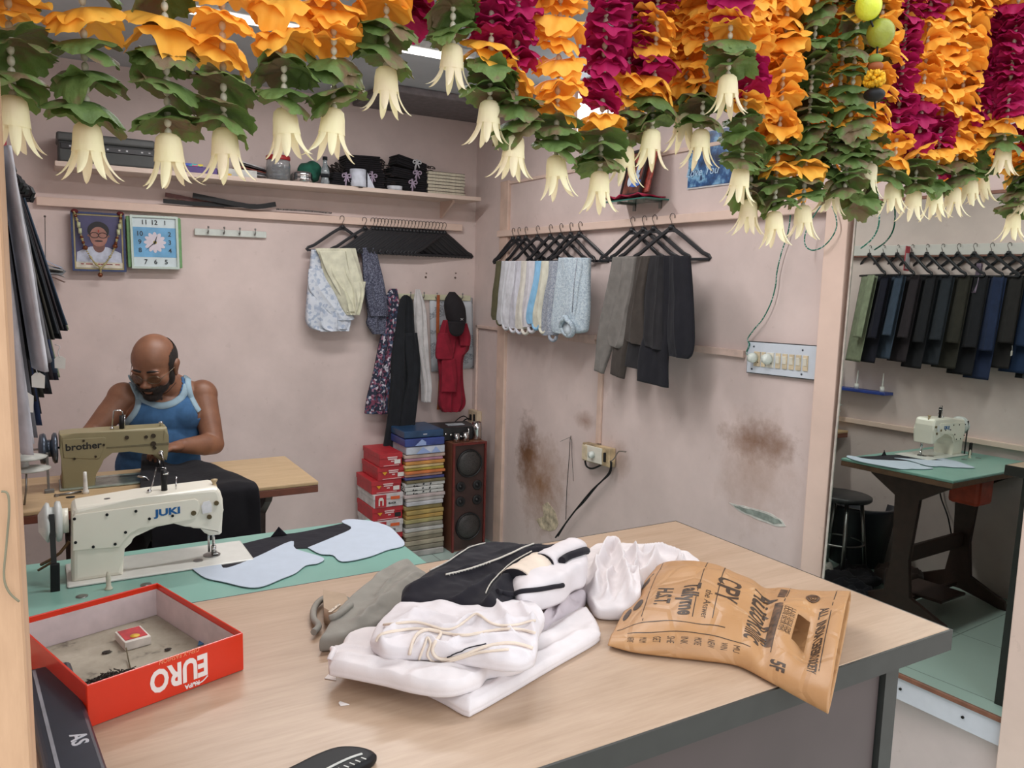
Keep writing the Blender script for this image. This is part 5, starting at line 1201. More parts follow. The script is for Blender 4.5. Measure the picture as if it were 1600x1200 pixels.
c = Vector((on_y(746, 690, YS+.05).x, YS+.06, zt_)); g = G(); g.lathe([(0, 0), (.026, 0), (.030, .01), (.027, .05), (.030, .06), (.026, .10), (.023, .10), (.022, .06), (0, .06)], T(c), 24); tag(g.build('steel_tumbler', m_chrome), 'tall steel tumbler standing right of the small cups on the speaker', 'tumbler')
# corner socket with black plug wires
so = thing('wall_socket', 'cream wall socket in the corner above the amplifier', 'socket', (XR-.01, 4.12, .66))
G().box2((XR-.035, 4.07, .655), (XR-.001, 4.18, .75), .005).build('base', M('aged_cream_plastic', (206, 186, 158), .45), so)
g = G(); g.box((XR-.038, 4.10, .705), (.006, .018, .05), I4, .002); g.box((XR-.038, 4.145, .705), (.006, .02, .035), I4, .002); g.build('switches', m_black, so)
g = G(); g.tube(cr([(XR-.05, 4.14, .70), (XR-.09, 4.13, .69), (XR-.13, 4.12, .64), (XR-.18, 4.11, .66), (XR-.22, 4.09, .61)], 20), .004); g.tube(cr([(XR-.05, 4.14, .69), (XR-.10, 4.12, .72), (XR-.16, 4.12, .68), (XR-.20, 4.10, .60)], 20), .003); tag(g.build('power_cable', m_black), 'black plug leads running from the corner socket behind the amplifier', 'cable')
# fabric scraps on the floor by the packets
rnd = random.Random(9)
for i, (x, y, mt, lb) in enumerate(((1.46, 3.55, m_blk, 'black cloth scrap on the floor in front of the red boxes'), (1.62, 3.50, m_ribw, 'pale grey cloth scrap on the floor in front of the packets'), (1.50, 3.30, m_tie, 'dark cloth heap on the floor by the green table'))):
    g = G(); slab(g, [(x+.16*math.cos(a)*(1+.25*math.sin(3*a+i)), y+.10*math.sin(a)) for a in (2*math.pi*k_/12 for k_ in range(12))], .001, .05, i, .03, 14); tag(g.build('cloth_scrap', mt), lb, 'cloth scrap')
# ================================================================ right wall: shelf with holy picture, poster, switches, wires
gy0 = on_x(952, 315, XR-.07).y; gy1 = on_x(1030, 311, XR-.07).y; gz_ = (on_x(952, 315, XR-.07).z+on_x(1030, 311, XR-.07).z)/2
gs = thing('glass_wall_shelf', 'small glass shelf on the right wall carrying a framed picture', 'shelf', (XR-.07, (gy0+gy1)/2, gz_-.02))
g = G(); g.box2((XR-.125, gy1+.02, gz_-.006), (XR, gy0-.03, gz_), .001); g.build('glass_plate', M('green_edge_glass', (70, 130, 118), .08, var=0, trans=.3), gs)
for y in (gy1+.07, gy0-.09):
    g = G(); g.box2((XR-.09, y-.008, gz_-.012), (XR, y+.008, gz_-.0065)); g.box2((XR-.006, y-.008, gz_-.035), (XR, y+.008, gz_-.006)); g.build('bracket', m_steel, gs)
g = G(); ym = (gy0+gy1)/2
def rc(u, v): y = gy1+.03+(gy0-gy1-.06)*u; return Vector((XR-.13+.12*v, y, gz_+.004+.010*abs(math.sin(u*9))*(1-v)+.006*math.sin(u*14+v*4)**2))
g.sheet(rc, 30, 8); tag(g.build('red_cloth', cloth('crimson_satin', (158, 28, 62), .08, .5), solid=.004), 'crimson cloth spread on the small glass shelf', 'cloth')
PFr = T(XR-.070, ym-.01, gz_+.108) @ rz(-math.pi/2-.12) @ rx(math.pi/2-.22)
hp_ = thing('framed_holy_picture', 'framed dark picture of white-blue figures leaning on the glass shelf', 'framed picture', (XR-.07, ym, gz_+.01))
G().boxm(PFr, (.15, .19, .008), .001).build('backing', M('dark_wood_frame', (36, 28, 30), .4), hp_); fr('frame', PFr, .155, .195, .012, .012, M('dark_wood_frame'), hp_, .003)
pc_ = G().boxm(PFr @ T(0, 0, .0045), (.132, .172, .001)).build('picture_print', M('brown_print', (110, 66, 56), .3, var=.3, vs=20), hp_)
for i, (x, y, a_, b_, c) in enumerate(((.015, -.02, .030, .018, (196, 214, 236)), (.025, -.045, .045, .016, (84, 124, 206)), (-.02, -.03, .018, .026, (210, 222, 236)), (.03, .01, .014, .020, (190, 210, 236)), (-.03, .03, .022, .03, (66, 60, 84)), (.02, .05, .03, .012, (150, 70, 60)))):
    disc('painted_figure', PFr, x, y, a_, b_, .0055+.0009*i, M('pic_%d' % i, c, .3, var=.05), pc_, 18)
g = G(); g.boxm(PFr @ T(.07, .01, -.012), (.08, .19, .008), .002); tag(g.build('ornate_frame', M('red_ornate_frame', (150, 60, 48), .5, var=.2, vs=60)), 'red ornate frame standing behind the dark framed picture on the glass shelf', 'framed picture')
# poster
g = G(); A = on_x(1075, 294, XR-.004); x_, y0_, y1_ = XR-.004, A.y, A.y-.26; z0_, z1_ = A.z, A.z+.20
po = thing('poster', 'dark blue printed poster on the right wall under the garlands', 'poster', (x_, (y0_+y1_)/2, z0_))
G().box2((x_-.001, y1_-.006, z0_-.006), (x_, y0_+.006, z1_+.006)).build('border', M('poster_white', (206, 204, 206), .4), po)
k = NT('poster_print'); f = k.noise(k.co(), 14, 4, .6); k.l(k.ramp(f, [(.35, (18, 34, 66)), (.5, (40, 86, 140)), (.6, (130, 180, 214)), (.66, (30, 60, 104))]), k.b.inputs['Base Color']); k.b.inputs['Roughness'].default_value = .3
G().box2((x_-.003, y1_, z0_), (x_-.001, y0_, z1_)).build('print', k.m, po)
text('lettering', 'Love You', frame((x_-.0035, y0_-.075, z0_+.055), (0, -1, 0), (0, 0, 1), (-1, 0, 0)), .045, M('poster_lettering', (176, 206, 232), .4, var=0), po, shear=.3)
# switchboard
sw = thing('switchboard', 'white eight-module switchboard plate on the right wall', 'switchboard', (XR-.01, 1.9, 1.20))
SF, sw_w, sw_h = None, .305, .110
A, Bq, Cq, D_ = [on_x(x, y, XR-.012) for x, y in ((1170, 534), (1280, 543), (1277, 592), (1167, 581))]
ux = ((Bq-A)+(Cq-D_)).normalized(); uz = (A-D_+Bq-Cq); uz = (uz-ux*uz.dot(ux)).normalized(); SF = frame((A+Bq+Cq+D_)/4, ux, uz, Vector((-1, 0, 0))); sw_w = (Bq-A).length; sw_h = (A-D_).length
G().boxm(SF @ T(0, 0, -.004), (sw_w+.006, sw_h+.006, .010)).build('back_box', M('dark_edge_plastic', (60, 62, 62), .5), sw)
G().boxm(SF @ T(0, 0, .002), (sw_w, sw_h, .004), .001).build('cover_plate', M('blue_white_laminate', (206, 214, 224), .3, var=.01), sw)
m_age = M('aged_ivory', (214, 198, 168), .4, var=.06); m_iv = M('ivory_plastic', (222, 218, 204), .35, var=.02)
for i, (x, ww, kind) in enumerate(((.12, .028, 's'), (.215, .018, 'k'), (.315, .030, 's'), (.43, .020, 'k'), (.525, .020, 'k'), (.62, .020, 'k'), (.715, .020, 'k'), (.81, .020, 'k'))):
    f = SF @ T((x-.5)*sw_w+.012, -.004, .005); G().boxm(f, (ww, .052, .006), .001).build('socket' if kind == 's' else 'switch', m_iv if i == 2 else m_age, sw)
    g = G()
    if kind == 's':
        for a_, b_ in ((0, .014), (-.006, -.012), (.006, -.012)): g.lathe([(0, 0), (.0022, 0), (.0022, .0006), (0, .0006)], f @ T(a_, b_, .003), 10)
        g.build('socket_holes', m_black, sw)
    else: g.boxm(f @ T(0, .004, .004) @ rx(.12), (ww*.7, .026, .005), .001); g.build('rocker', m_iv, sw)
for x, y in ((-.40, .36), (.30, .36), (-.42, -.38), (.30, -.38)): G().lathe([(0, 0), (.0035, 0), (.003, .002), (0, .002)], SF @ T(x*sw_w, y*sw_h, .004), 12).build('screw', M('screw_dark', (70, 76, 86), .4, .5), sw)
g = G(); f = SF @ T(-.37*sw_w, .0, .010); g.lathe([(0, 0), (.017, 0), (.018, .010), (.014, .024), (.006, .026), (0, .026)], f, 20); tag(g.build('plug', M('white_plug', (214, 222, 214), .35)), 'white plug with green wire in the leftmost socket of the switchboard', 'plug')
g = G(); f = SF @ T(-.16*sw_w, .0, .010); g.lathe([(0, 0), (.019, 0), (.019, .012), (.014, .022), (0, .023)], f, 20); tag(g.build('plug', M('white_plug')), 'round white adaptor plugged into the middle socket of the switchboard', 'plug')
# green twisted wire from the ceiling to the switchboard, with a loop
m_gw = speckle('green_white_twist', (30, 108, 88), [(170, 190, 184)], 260, thr=.8)
def wire(pts, X, r, mat, label, n=60, cat='wire'):
    g = G(); g.tube(cr([on_x(x, y, X) for x, y in pts], n), r, 6); return tag(g.build('hanging_wire', mat), label, cat)
wire([(1240, 250), (1236, 320), (1232, 360), (1221, 395), (1214, 425), (1212, 445), (1205, 472), (1192, 498), (1178, 515), (1168, 530), (1171, 538), (1166, 552), (1172, 556)], XR-.02, .0022, m_gw, 'green twisted wire hanging down to the plug of the switchboard')
wire([(1285, 318), (1270, 340), (1260, 360), (1257, 375), (1260, 386), (1270, 391), (1285, 386), (1299, 372), (1307, 355), (1306, 338), (1300, 322)], XR-.06, .0022, m_gw, 'loop of green twisted wire hanging on the right wall pilaster')
wire([(1371, 300), (1374, 330), (1372, 355), (1362, 374), (1345, 388)], 2.135, .0022, m_gw, 'end of green twisted wire hanging in front of the mirror top')
# square socket box with cables
sb = thing('socket_box', 'old cream switch and socket box on the right wall', 'socket box', (XR-.03, 2.95, .70))
A, Bq, Cq, D_ = [on_x(x, y, XR-.035) for x, y in ((911, 691), (953, 701), (952, 731), (911, 719))]
ux = ((Bq-A)+(Cq-D_)).normalized(); uz = (A-D_+Bq-Cq); uz = (uz-ux*uz.dot(ux)).normalized(); bf = frame((A+Bq+Cq+D_)/4, ux, uz, Vector((-1, 0, 0))); bw, bh = (Bq-A).length, (A-D_).length
G().boxm(bf @ T(0, 0, -.015), (bw, bh, .036), .003).build('box', M('dirty_cream', (186, 164, 128), .5, var=.15, vs=20), sb)
G().boxm(bf @ T(-.012, 0, .006), (bw*.62, bh*.86, .010), .002).build('socket_face', m_iv, sb); G().boxm(bf @ T(-bw*.36, 0, .008), (bw*.2, bh*.8, .010), .002).build('switch', m_age, sb)
g = G(); g.lathe([(0, 0), (.016, 0), (.014, .02), (0, .022)], bf @ T(-.01, 0, .010), 18); g.build('plug', M('pale_plug', (206, 212, 206), .4), sb)
g = G(); g.boxm(bf @ T(bw*.36, 0, .006), (.010, bh*.5, .012), .002); g.build('breaker', m_black, sb)
def wiremany(pts, r, lb, mat=None, X=XR-.03): return wire(pts, X, r, mat or m_black, lb, 50, 'cable')
wiremany([(914, 720), (917, 729), (926, 732), (940, 726), (951, 720), (955, 724), (952, 738), (940, 752), (925, 766), (905, 790), (888, 812), (868, 840)], .0045, 'thick black cable from the socket box slanting down to the counter')
wiremany([(956, 722), (953, 740), (935, 757), (912, 785), (892, 806), (872, 838)], .003, 'thin black cable beside the thick one below the socket box')
wiremany([(953, 722), (960, 716), (966, 706), (972, 705), (978, 706)], .003, 'short cable end hooked on a nail right of the socket box', M('grey_tape_wire', (130, 120, 112), .6))
g = G(); q = [on_x(x, y, XR-.015) for x, y in ((875, 690), (891, 683), (893, 695))]; g.tube([q[0], q[1]], .0012, 5); g.tube([on_x(892, 681, XR), on_x(891, 690, XR-.02)], .002, 5); nl_ = g.build('wall_nail', m_steel); tag(nl_, 'nail with black thread ends in the wall left of the socket box', 'nail')
wiremany([(891, 684), (889, 720), (886, 760), (884, 812)], .0018, 'long black cord hanging from the nail left of the socket box', None, XR-.015)
wiremany([(893, 686), (894, 715), (896, 752)], .0012, 'short black cord hanging from the same nail left of the socket box', None, XR-.015)
# ================================================================ left wall: trousers on hangers, seen edge-on and in the mirror
left = [((128, 136, 112), 'olive green'), ((26, 26, 38), 'black-navy'), ((58, 70, 86), 'slate blue'), ((44, 38, 42), 'dark plum'), ((32, 32, 36), 'black'), ((40, 44, 50), 'charcoal'), ((46, 44, 38), 'dark olive'), ((30, 30, 34), 'jet black'), ((34, 44, 70), 'navy blue'), ((38, 36, 36), 'brown-black'), ((30, 46, 74), 'dark denim blue'), ((30, 32, 36), 'dull black'), ((104, 104, 108), 'mid-grey'), ((206, 206, 212), 'white'), ((186, 188, 196), 'pale grey')]
LRX = XL+.038
for i, (c, nm) in enumerate(left):
    y = 2.84-.085*i if i < 12 else 1.86-.10*(i-12)
    rnd = random.Random(i+60); yaw = math.radians(90+max(8, 32-1.5*i)+rnd.uniform(-3, 3))
    hanger((LRX, y, 1.878), yaw, 'black hanger on the left wall rail holding the %s trousers' % nm, 'hangers on the left rail', .96)
    u = Vector((math.cos(yaw), math.sin(yaw), 0)); n = Vector((u.y, -u.x, 0))
    c0 = Vector((LRX, y, 1.878-.045-.132)); mt = cloth('trouser_%d' % i, c, .06); out = Vector((1, 0, 0))
    L = .50+rnd.uniform(-.03, .05); w1 = .088; sh_ = max(.03, .09-.004*i)
    if u.x < 0: u = -u
    o_ = thing('trousers', nm+' trousers folded over a hanger on the left wall rail', 'trousers', c0-Vector((0, 0, L)), 'trousers on the left rail')
    c0 = c0+u*.03+out*(.028 if i > 11 else 0); g = G(); rows_ = [(c0-u*w1+out*sh_*t-Vector((0, 0, L*t)), c0+u*w1*(1-.1*t)+out*sh_*t-Vector((0, 0, L*t))) for t in (0, .3, .6, .85, 1)]
    drape(g, rows_, -n, .016, 1, .4, i, nu=20, nv=14, flat=.8, wr=.002); g.build('long_panel', mt, o_)
    g = G(); L2 = L*.72; rows_ = [(c0+u*.01+out*sh_*t-Vector((0, 0, L2*t)), c0+u*(w1+.012*t)+out*sh_*t-Vector((0, 0, L2*t))) for t in (0, .3, .6, .85, 1)]
    drape(g, [(a+n*.018, b+n*.018) for a, b in rows_], n, .016, 1.5, .5, i+3, nu=20, nv=14, flat=.8, wr=.002); g.build('waist_panel', mt, o_)
for (x, y, Y, s, lb) in ((39, 628, 1.66, 1.0, 'large cream card tag hanging from the white trousers'), (60, 594, 1.75, .8, 'pale grey card tag hanging from the grey trousers'), (94, 566, 1.95, .75, 'small white tag hanging at the edge of the black trousers')):
    c = on_y(x, y, Y); t = thing('price_tag', lb, 'tag', c-Vector((0, 0, .02))); g = G()
    g.prism([(-.014*s, -.016*s), (.012*s, -.020*s), (.014*s, .010*s), (.004*s, .018*s), (-.006*s, .018*s), (-.014*s, .010*s)], frame(c, (1, 0, 0), (0, 0, 1), (0, -1, 0)), .001); g.build('card', M('cream_card', (226, 222, 214), .7, var=.02), t)
    g = G(); g.tube(cr([c+Vector((-.001*s, -.001, .014*s)), c+Vector((-.003, 0, .03*s)), c+Vector((.001, 0, .045*s)), c+Vector((-.008, .004, .050*s))], 10), .0008, 5); g.build('string', M('white_string', (210, 210, 210), .8), t)
# thread stand at the left, between post and machines
ts = thing('thread_stand', 'thread stand pole with white discs at the left end of the tan table', 'thread stand', (-.03, 2.9, .75)); q = lambda x, y: on_y(x, y, 2.95)
g = G(); g.tube([q(37, 728), q(37, 700), q(33, 582), q(34, 579), q(28, 578)], .0035, 8); g.build('pole', m_chrome, ts)
for (x, y) in ((48, 734), (42, 716)):
    c = q(x, y); g = G(); g.lathe([(0, 0), (.055, 0), (.058, .004), (.02, .012), (0, .012)], T(c), 28); g.build('disc', M('grey_white_disc', (184, 184, 176), .5), ts)
g = G(); c = q(39, 730); g.cyl(c-Vector((0, 0, .0)), c+Vector((0, 0, .035)), .012); g.cyl(c+Vector((0, 0, .03)), c+Vector((0, 0, .09)), .004); g.build('spool_post', M('white_peg'), ts)
g = G(); g.tube([q(41, 730), q(41, 765), q(38, 790)], .003); g.build('rod', m_steel, ts)
# blue spool shelf on the left wall (seen in the mirror)
bsf = thing('spool_shelf', 'blue wall shelf with white spool pins seen in the mirror', 'shelf', (XL+.05, 2.75, 1.0))
g = G(); g.box2((XL, 2.62, 1.00), (XL+.10, 2.98, 1.018), .003); g.build('board', M('blue_plastic', (44, 66, 140), .4), bsf)
for y in (2.66, 2.82, 2.94): g = G(); spool_pin(g, (XL+.06, y, 1.018), .11, .004); g.lathe([(.014, 0), (.012, .03), (0, .03)], T(XL+.06, y, 1.018), 14); g.build('spool_pin', M('white_peg'), bsf)
# things on the floor round the sewing table (in the mirror)
bb = thing('battery', 'dark blue inverter battery with bright blue top on the floor in the mirror', 'battery', (-.05, 1.95, 0))
G().box2((-.16, 1.42, 0), (.10, 1.62, .36), .012).build('casing', M('navy_battery', (40, 44, 92), .4), bb); G().box2((-.155, 1.425, .36), (.095, 1.615, .40), .01).build('lid', M('bright_blue_plastic', (52, 104, 196), .4), bb)
G().box2((-.10, 1.46, .40), (.0, 1.55, .43), .008).build('terminal_cap', M('red_cap', (190, 70, 56), .5), bb)
text('lettering', 'Luminous', frame((.1015, 1.52, .17), (0, 0, 1), (0, -1, 0), (1, 0, 0)), .055, m_icon, bb)
tb = thing('plastic_tub', 'black plastic tub on the floor behind the green table legs', 'tub', (.05, 2.62, 0)); g = G(); g.lathe([(0, 0), (.15, 0), (.19, .33), (.20, .35), (.17, .35), (.14, .03), (0, .03)], T(.0, 2.66, 0), 28); g.build('body', M('black_tub', (34, 36, 44), .4), tb)
rnd = random.Random(77)
for i, (x, y, r_, c, lb) in enumerate((( .42, 2.45, .20, (34, 32, 36), 'black cloth heap on the floor under the green table'), (.72, 2.3, .16, (28, 28, 34), 'dark cloth offcuts beside the table leg'), (.55, 2.62, .15, (150, 146, 138), 'grey-white cloth offcuts on the floor behind the green table'), (.20, 2.30, .14, (60, 48, 44), 'brown cloth pile under the green table'), (.86, 2.48, .13, (40, 40, 48), 'navy cloth offcut on the floor near the table end'), (.72, 2.62, .07, (190, 92, 62), 'small orange cloth scrap on the floor'), (.93, 2.34, .08, (206, 204, 204), 'white cloth scrap on the floor near the table end'))):
    g = G(); slab(g, [(x+r_*math.cos(a)*(1+.3*math.sin(3*a+i)), y+r_*.75*math.sin(a)*(1+.2*math.cos(2*a+i))) for a in (2*math.pi*k_/14 for k_ in range(14))], .001+.012*(i % 3 == 0), .05+.03*(i % 2), i+4, .05, 12); tag(g.build('cloth_scrap', cloth('scrap_%d' % i, c, .1)), lb, 'cloth scrap')
g = G(); g.box((.70, 1.93, .004), (.16, .05, .006), rz(.3)); tag(g.build('cardboard_piece', M('tan_card', (176, 156, 116), .8)), 'tan cardboard piece on the floor by the table foot', 'cardboard')
g = G(); g.tube(cr([Vector((XL+.02, 2.3, .72)), Vector((XL+.03, 2.28, .5)), Vector((XL+.06, 2.2, .35)), Vector((-.1, 2.15, .1)), Vector((.0, 2.2, .02))], 30), .004); tag(g.build('motor_cable', m_black), 'black motor cable hanging behind the green table', 'cable')
# ================================================================ things on the counter
def pz(pts, z): return [(lambda p: (p.x, p.y))(on_z(x, y, z)) for x, y in pts]
ZC_ = CZ+.0005
# ---- open red box
Cn = on_z(137, 1137, CZ); Bn = on_z(382, 1045, CZ); hbx = (on_y(135, 1070, Cn.y).z+on_y(379, 988, Bn.y).z)/2-CZ
zr = CZ+hbx; cA, cB, cC, cD = [on_z(x, y, zr) for x, y in ((245, 911), (380, 989), (135, 1072), (1, 971))]
eu = (cB-cC); eu.z = 0; ev = (cA-cB); ev.z = 0; Wb = eu.length; eu.normalize(); ev = (ev-eu*ev.dot(eu)); Db = ev.length; ev.normalize()
o0 = Vector((cC.x, cC.y, ZC_))
BF = frame(o0, eu, ev, (0, 0, 1))
m_red = M('orange_red_gloss_card', (214, 52, 26), .22, var=.01); m_in = M('pinkish_white_card', (206, 190, 190), .7, var=.03)
rb = thing('cardboard_box', 'open orange-red shallow cardboard box with white lettering on the counter', 'box', BF @ Vector((Wb/2, Db/2, 0)))
t_ = .0028
g = G()
for (x, y, sx_, sy_) in ((Wb/2, t_/2, Wb, t_), (Wb/2, Db-t_/2, Wb, t_), (t_/2, Db/2, t_, Db-2*t_), (Wb-t_/2, Db/2, t_, Db-2*t_)): g.boxm(BF @ T(x, y, hbx/2), (sx_, sy_, hbx), .0012)
g.build('outer_walls', m_red, rb)
g = G(); q_ = t_+.0006
for (x, y, sx_, sy_) in ((Wb/2, q_+.0008, Wb-2*q_, .0016), (Wb/2, Db-q_-.0008, Wb-2*q_, .0016), (q_+.0008, Db/2, .0016, Db-2*q_-.0034), (Wb-q_-.0008, Db/2, .0016, Db-2*q_-.0034)): g.boxm(BF @ T(x, y, hbx/2-.004), (sx_, sy_, hbx-.010))
g.build('inner_walls', m_in, rb)
G().boxm(BF @ T(Wb/2, Db/2, .0012), (Wb-2*t_, Db-2*t_, .0022)).build('bottom', m_in, rb)
k = NT('dirty_grey_paper'); f = k.noise(k.co(), 14, 4, .7); k.l(k.ramp(f, [(.32, (84, 76, 66)), (.42, (150, 142, 126)), (.7, (172, 164, 148))]), k.b.inputs['Base Color']); k.b.inputs['Roughness'].default_value = .8
G().boxm(BF @ T(Wb/2, Db/2, .0032), (Wb-.012, Db-.012, .0012)).build('liner_paper', k.m, rb)
m_wl = M('white_lettering', (236, 226, 222), .4, var=0)
FF = BF @ frame((Wb*.555, -.0006, hbx*.50), (-1, 0, 0), (0, 0, -1), (0, -1, 0))
text('lettering', 'EURO', FF @ T(0, -.003, 0), .043, m_wl, rb, .0016, width=Wb*.375)
text('lettering', 'RUPA', FF @ T(-Wb*.08, .0215, 0), .0085, m_wl, rb, .0003, width=Wb*.10)
text('lettering', 'GEN-X FASHION', FF @ T(.0, -.0265, 0), .008, M('pale_orange_lettering', (240, 150, 110), .4, var=0), rb, width=Wb*.26)
g = G(); g.tube([FF @ Vector((-Wb*.185+Wb*.10*t, .0165+.008*math.sin(t*2.4)*(1-t*.3), .0)) for t in (i/12 for i in range(13))], .0010, 5); g.build('swoosh_mark', m_wl, rb)
zi = CZ+.0046
mb = thing('matchbox', 'red and white matchbox lying in the open box', 'matchbox', on_z(208, 1000, zi))
MF_ = T(on_z(208, 1003, zi)) @ rz(math.radians(12)); G().boxm(MF_ @ T(0, 0, .0065), (.038, .050, .013), .0008).build('sleeve', M('match_white', (214, 206, 196), .6), mb)
G().boxm(MF_ @ T(0, .002, .0134), (.032, .040, .0006)).build('label_print', M('match_red', (182, 40, 46), .5, var=.1, vs=60), mb); g = G(); g.lathe([(0, 0), (.007, 0), (.007, .0005), (0, .0005)], MF_ @ T(0, -.010, .0137), 16); g.build('yellow_mark', M('match_yellow', (214, 170, 50), .5), mb)
g = G(); g.tube([on_z(197, 1012, zi+.014), on_z(200, 1028, zi+.004), on_z(204, 1046, zi+.002)], .0010, 5); tag(g.build('matchstick', M('dark_stick', (96, 84, 60), .7)), 'thin dark stick leaning by the matchbox', 'stick')
g = G(); rnd = random.Random(5); c = on_z(172, 1066, zi+.004)
for i in range(150):
    a = rnd.uniform(0, 6.28); r_ = rnd.random()**.6; p = c+eu*(r_*.042*math.cos(a))+ev*(r_*.016*math.sin(a)+.004)+Vector((0, 0, .001+.012*(1-r_)*rnd.random()))
    d = Vector((rnd.uniform(-1, 1), rnd.uniform(-1, 1), rnd.uniform(-.2, .4)))*.012; g.tube([p-d, p+Vector((rnd.uniform(-.003, .003), 0, .002)), p+d*rnd.random()], .0007, 4)
tag(g.build('thread_debris', M('dark_threads', (52, 44, 38), .9, var=.3, vs=200)), 'dark heap of thread ends and ash in the near corner of the box', 'debris', kind='stuff')
for (x, y, r_, lb) in ((167, 1020, .005, 'small dark fluff on the box liner left of the matchbox'), (262, 1016, .004, 'small dark fluff on the box liner right of the matchbox')):
    c = on_z(x, y, zi); g = G(); g.ball(c+Vector((0, 0, .0015)), (r_*1.4, r_, .0015), n=10)
    for v in g.bm.verts: v.co += Vector((1, 1, 0))*.003*noise.noise(v.co*300)
    tag(g.build('fluff', M('dark_threads')), lb, 'fluff')
c = on_z(309, 1010, zi); g = G(); g.prism([(0, 0), (.018, .004), (.006, .020)], T(c+Vector((0, 0, .001))), .001); tag(g.build('blue_scrap', M('blue_plastic_scrap', (64, 120, 170), .4)), 'small blue plastic scrap by the right inner wall of the box', 'scrap')
# ---- dark case at the lower left edge, black oval case at the bottom
a = on_z(76, 1060, CZ+.02); b = on_z(125, 1235, CZ+.02); d = (b-a).normalized(); a = a-d*.02; mid = (a+b)/2; s = Vector((0, 0, 1)).cross(d)
cs = thing('long_case', 'long dark navy case with pale lettering beside the door post', 'case', (mid.x, mid.y, CZ))
CF = frame((mid.x, mid.y, ZC_+.0155), d, s, (0, 0, 1)); L = (b-a).length
G().boxm(CF @ T(0, -.0, 0), (L, .058, .030), .006, 3).build('body', M('dark_navy_vinyl', (38, 40, 50), .35, var=.05), cs)
G().boxm(CF @ T(0, -.016, .0153), (L*.94, .004, .0008)).build('grey_stripe', M('grey_stripe', (128, 128, 134), .5), cs)
text('lettering', 'AS', CF @ T(L*.22, .010, .0153), .024, M('grey_letter', (176, 176, 182), .5, var=0), cs, .0006)
oc = thing('oval_case', 'black oval case with pale ribbed strip at the bottom edge of the counter', 'case', on_z(530, 1200, CZ))
OP = pz([(588, 1184), (578, 1176), (556, 1172), (528, 1173), (498, 1183), (465, 1199), (430, 1220), (450, 1240), (500, 1236), (545, 1212), (578, 1195)], CZ+.006)
g = G(); slab(g, OP, ZC_, .013, 2, .0, 8, 10, 48, 3.2); g.build('shell', M('satin_black', (20, 20, 22), .5, var=0, spec=.25), oc)
def polyline_strip(name, px, z, w_, mat, parent): 
    P = cr([on_z(x, y, z) for x, y in px], 24); g = G(); rr = []
    for i, p in enumerate(P):
        d = (P[min(i+1, 23)]-P[max(i-1, 0)]).normalized(); n = Vector((0, 0, 1)).cross(d); rr.append([p-n*w_, p+n*w_, p+n*w_+Vector((0, 0, .0008)), p-n*w_+Vector((0, 0, .0008))])
    g.rings(rr, sm=False); return g.build(name, mat, parent)
polyline_strip('pale_strip', [(566, 1178), (548, 1184), (528, 1193), (505, 1205)], CZ+.0137, .0016, M('pale_strip', (190, 190, 184), .4), oc)
for i in range(7):
    c = on_z(568-i*9, 1185+i*4.2, CZ+.0135); G().box(c, (.0014, .007, .0008), rz(.6)).build('rib_mark', M('pale_strip'), oc)
# ---- garments
def castobj(objs):
    bm = bmesh.new()
    for o in objs:
        t = bmesh.new(); t.from_mesh(o.data); off = wloc(o); me = bpy.data.meshes.new('tmp')
        for v in t.verts: v.co += off
        t.to_mesh(me); bm.from_mesh(me); t.free(); bpy.data.meshes.remove(me)
    tr = BVHTree.FromBMesh(bm); bm.free(); return tr
def on_s(tr, x, y, zf, lift=.0015):
    d = ray(x, y); h = tr.ray_cast(C0, d.normalized())
    return (h[0]+h[1]*lift*(1 if h[1].dot(d) < 0 else -1)) if h[0] else on_z(x, y, zf)
def pslab(name, px, z0, h, mat, label=None, cat=None, parent=None, zz=.75, **k):
    g = G(); slab(g, pz(px, z0+h*zz), z0, h, **k); o = g.build(name, mat, parent)
    if cat: tag(o, label, cat)
    elif label: o['label'] = label
    return o
m_w1 = cloth('white_cotton_a', (222, 214, 214), .02, ws=10); m_w2 = cloth('white_cotton_b', (220, 213, 215), .02, ws=10); m_iv2 = cloth('ivory_lining', (224, 208, 192), .03)
m_gr = cloth('grey_trouser_cloth', (146, 142, 134), .03); m_bk2 = cloth('black_trouser_cloth', (36, 34, 40), .04); m_lav = cloth('lavender_white_cloth', (196, 184, 188), .03)
def surf_cloth(name, top, bot, hts, n, mat, z0, seed=0, wr=.006, ws=9, fold=0, parent=None, solid=.003, cross=None, sags=True):
    """cloth sheet lofted between a far edge (top px) and a near edge (bot px); hts: heights across (far..near)"""
    A = cr([on_z(x, y, z0) for x, y in top], n); Bp = cr([on_z(x, y, z0) for x, y in bot], n); g = G(); nv = 40
    Hs = cr([Vector((h, 0, 0)) for h in hts], nv)
    def fn(u, v):
        i = min(n-1, int(round(u*(n-1)))); j = min(nv-1, int(round(v*(nv-1))))
        p = A[i].lerp(Bp[i], v); e = math.sin(math.pi*min(1, max(0, u)))**.35
        z = z0+Hs[j].x*(.35+.65*e)
        z += wr*(noise.noise(Vector((p.x*ws*2, p.y*ws*2, seed)))*1.2+.6*noise.noise(Vector((p.x*ws*5, p.y*ws*5, seed+3))))
        if fold: z += fold*(1-abs(math.sin(u*7+v*3+seed)))**2
        p.z = max(z, CZ+.001); return p
    g.sheet(fn, n, nv); return g.build(name, mat, parent, solid=solid)
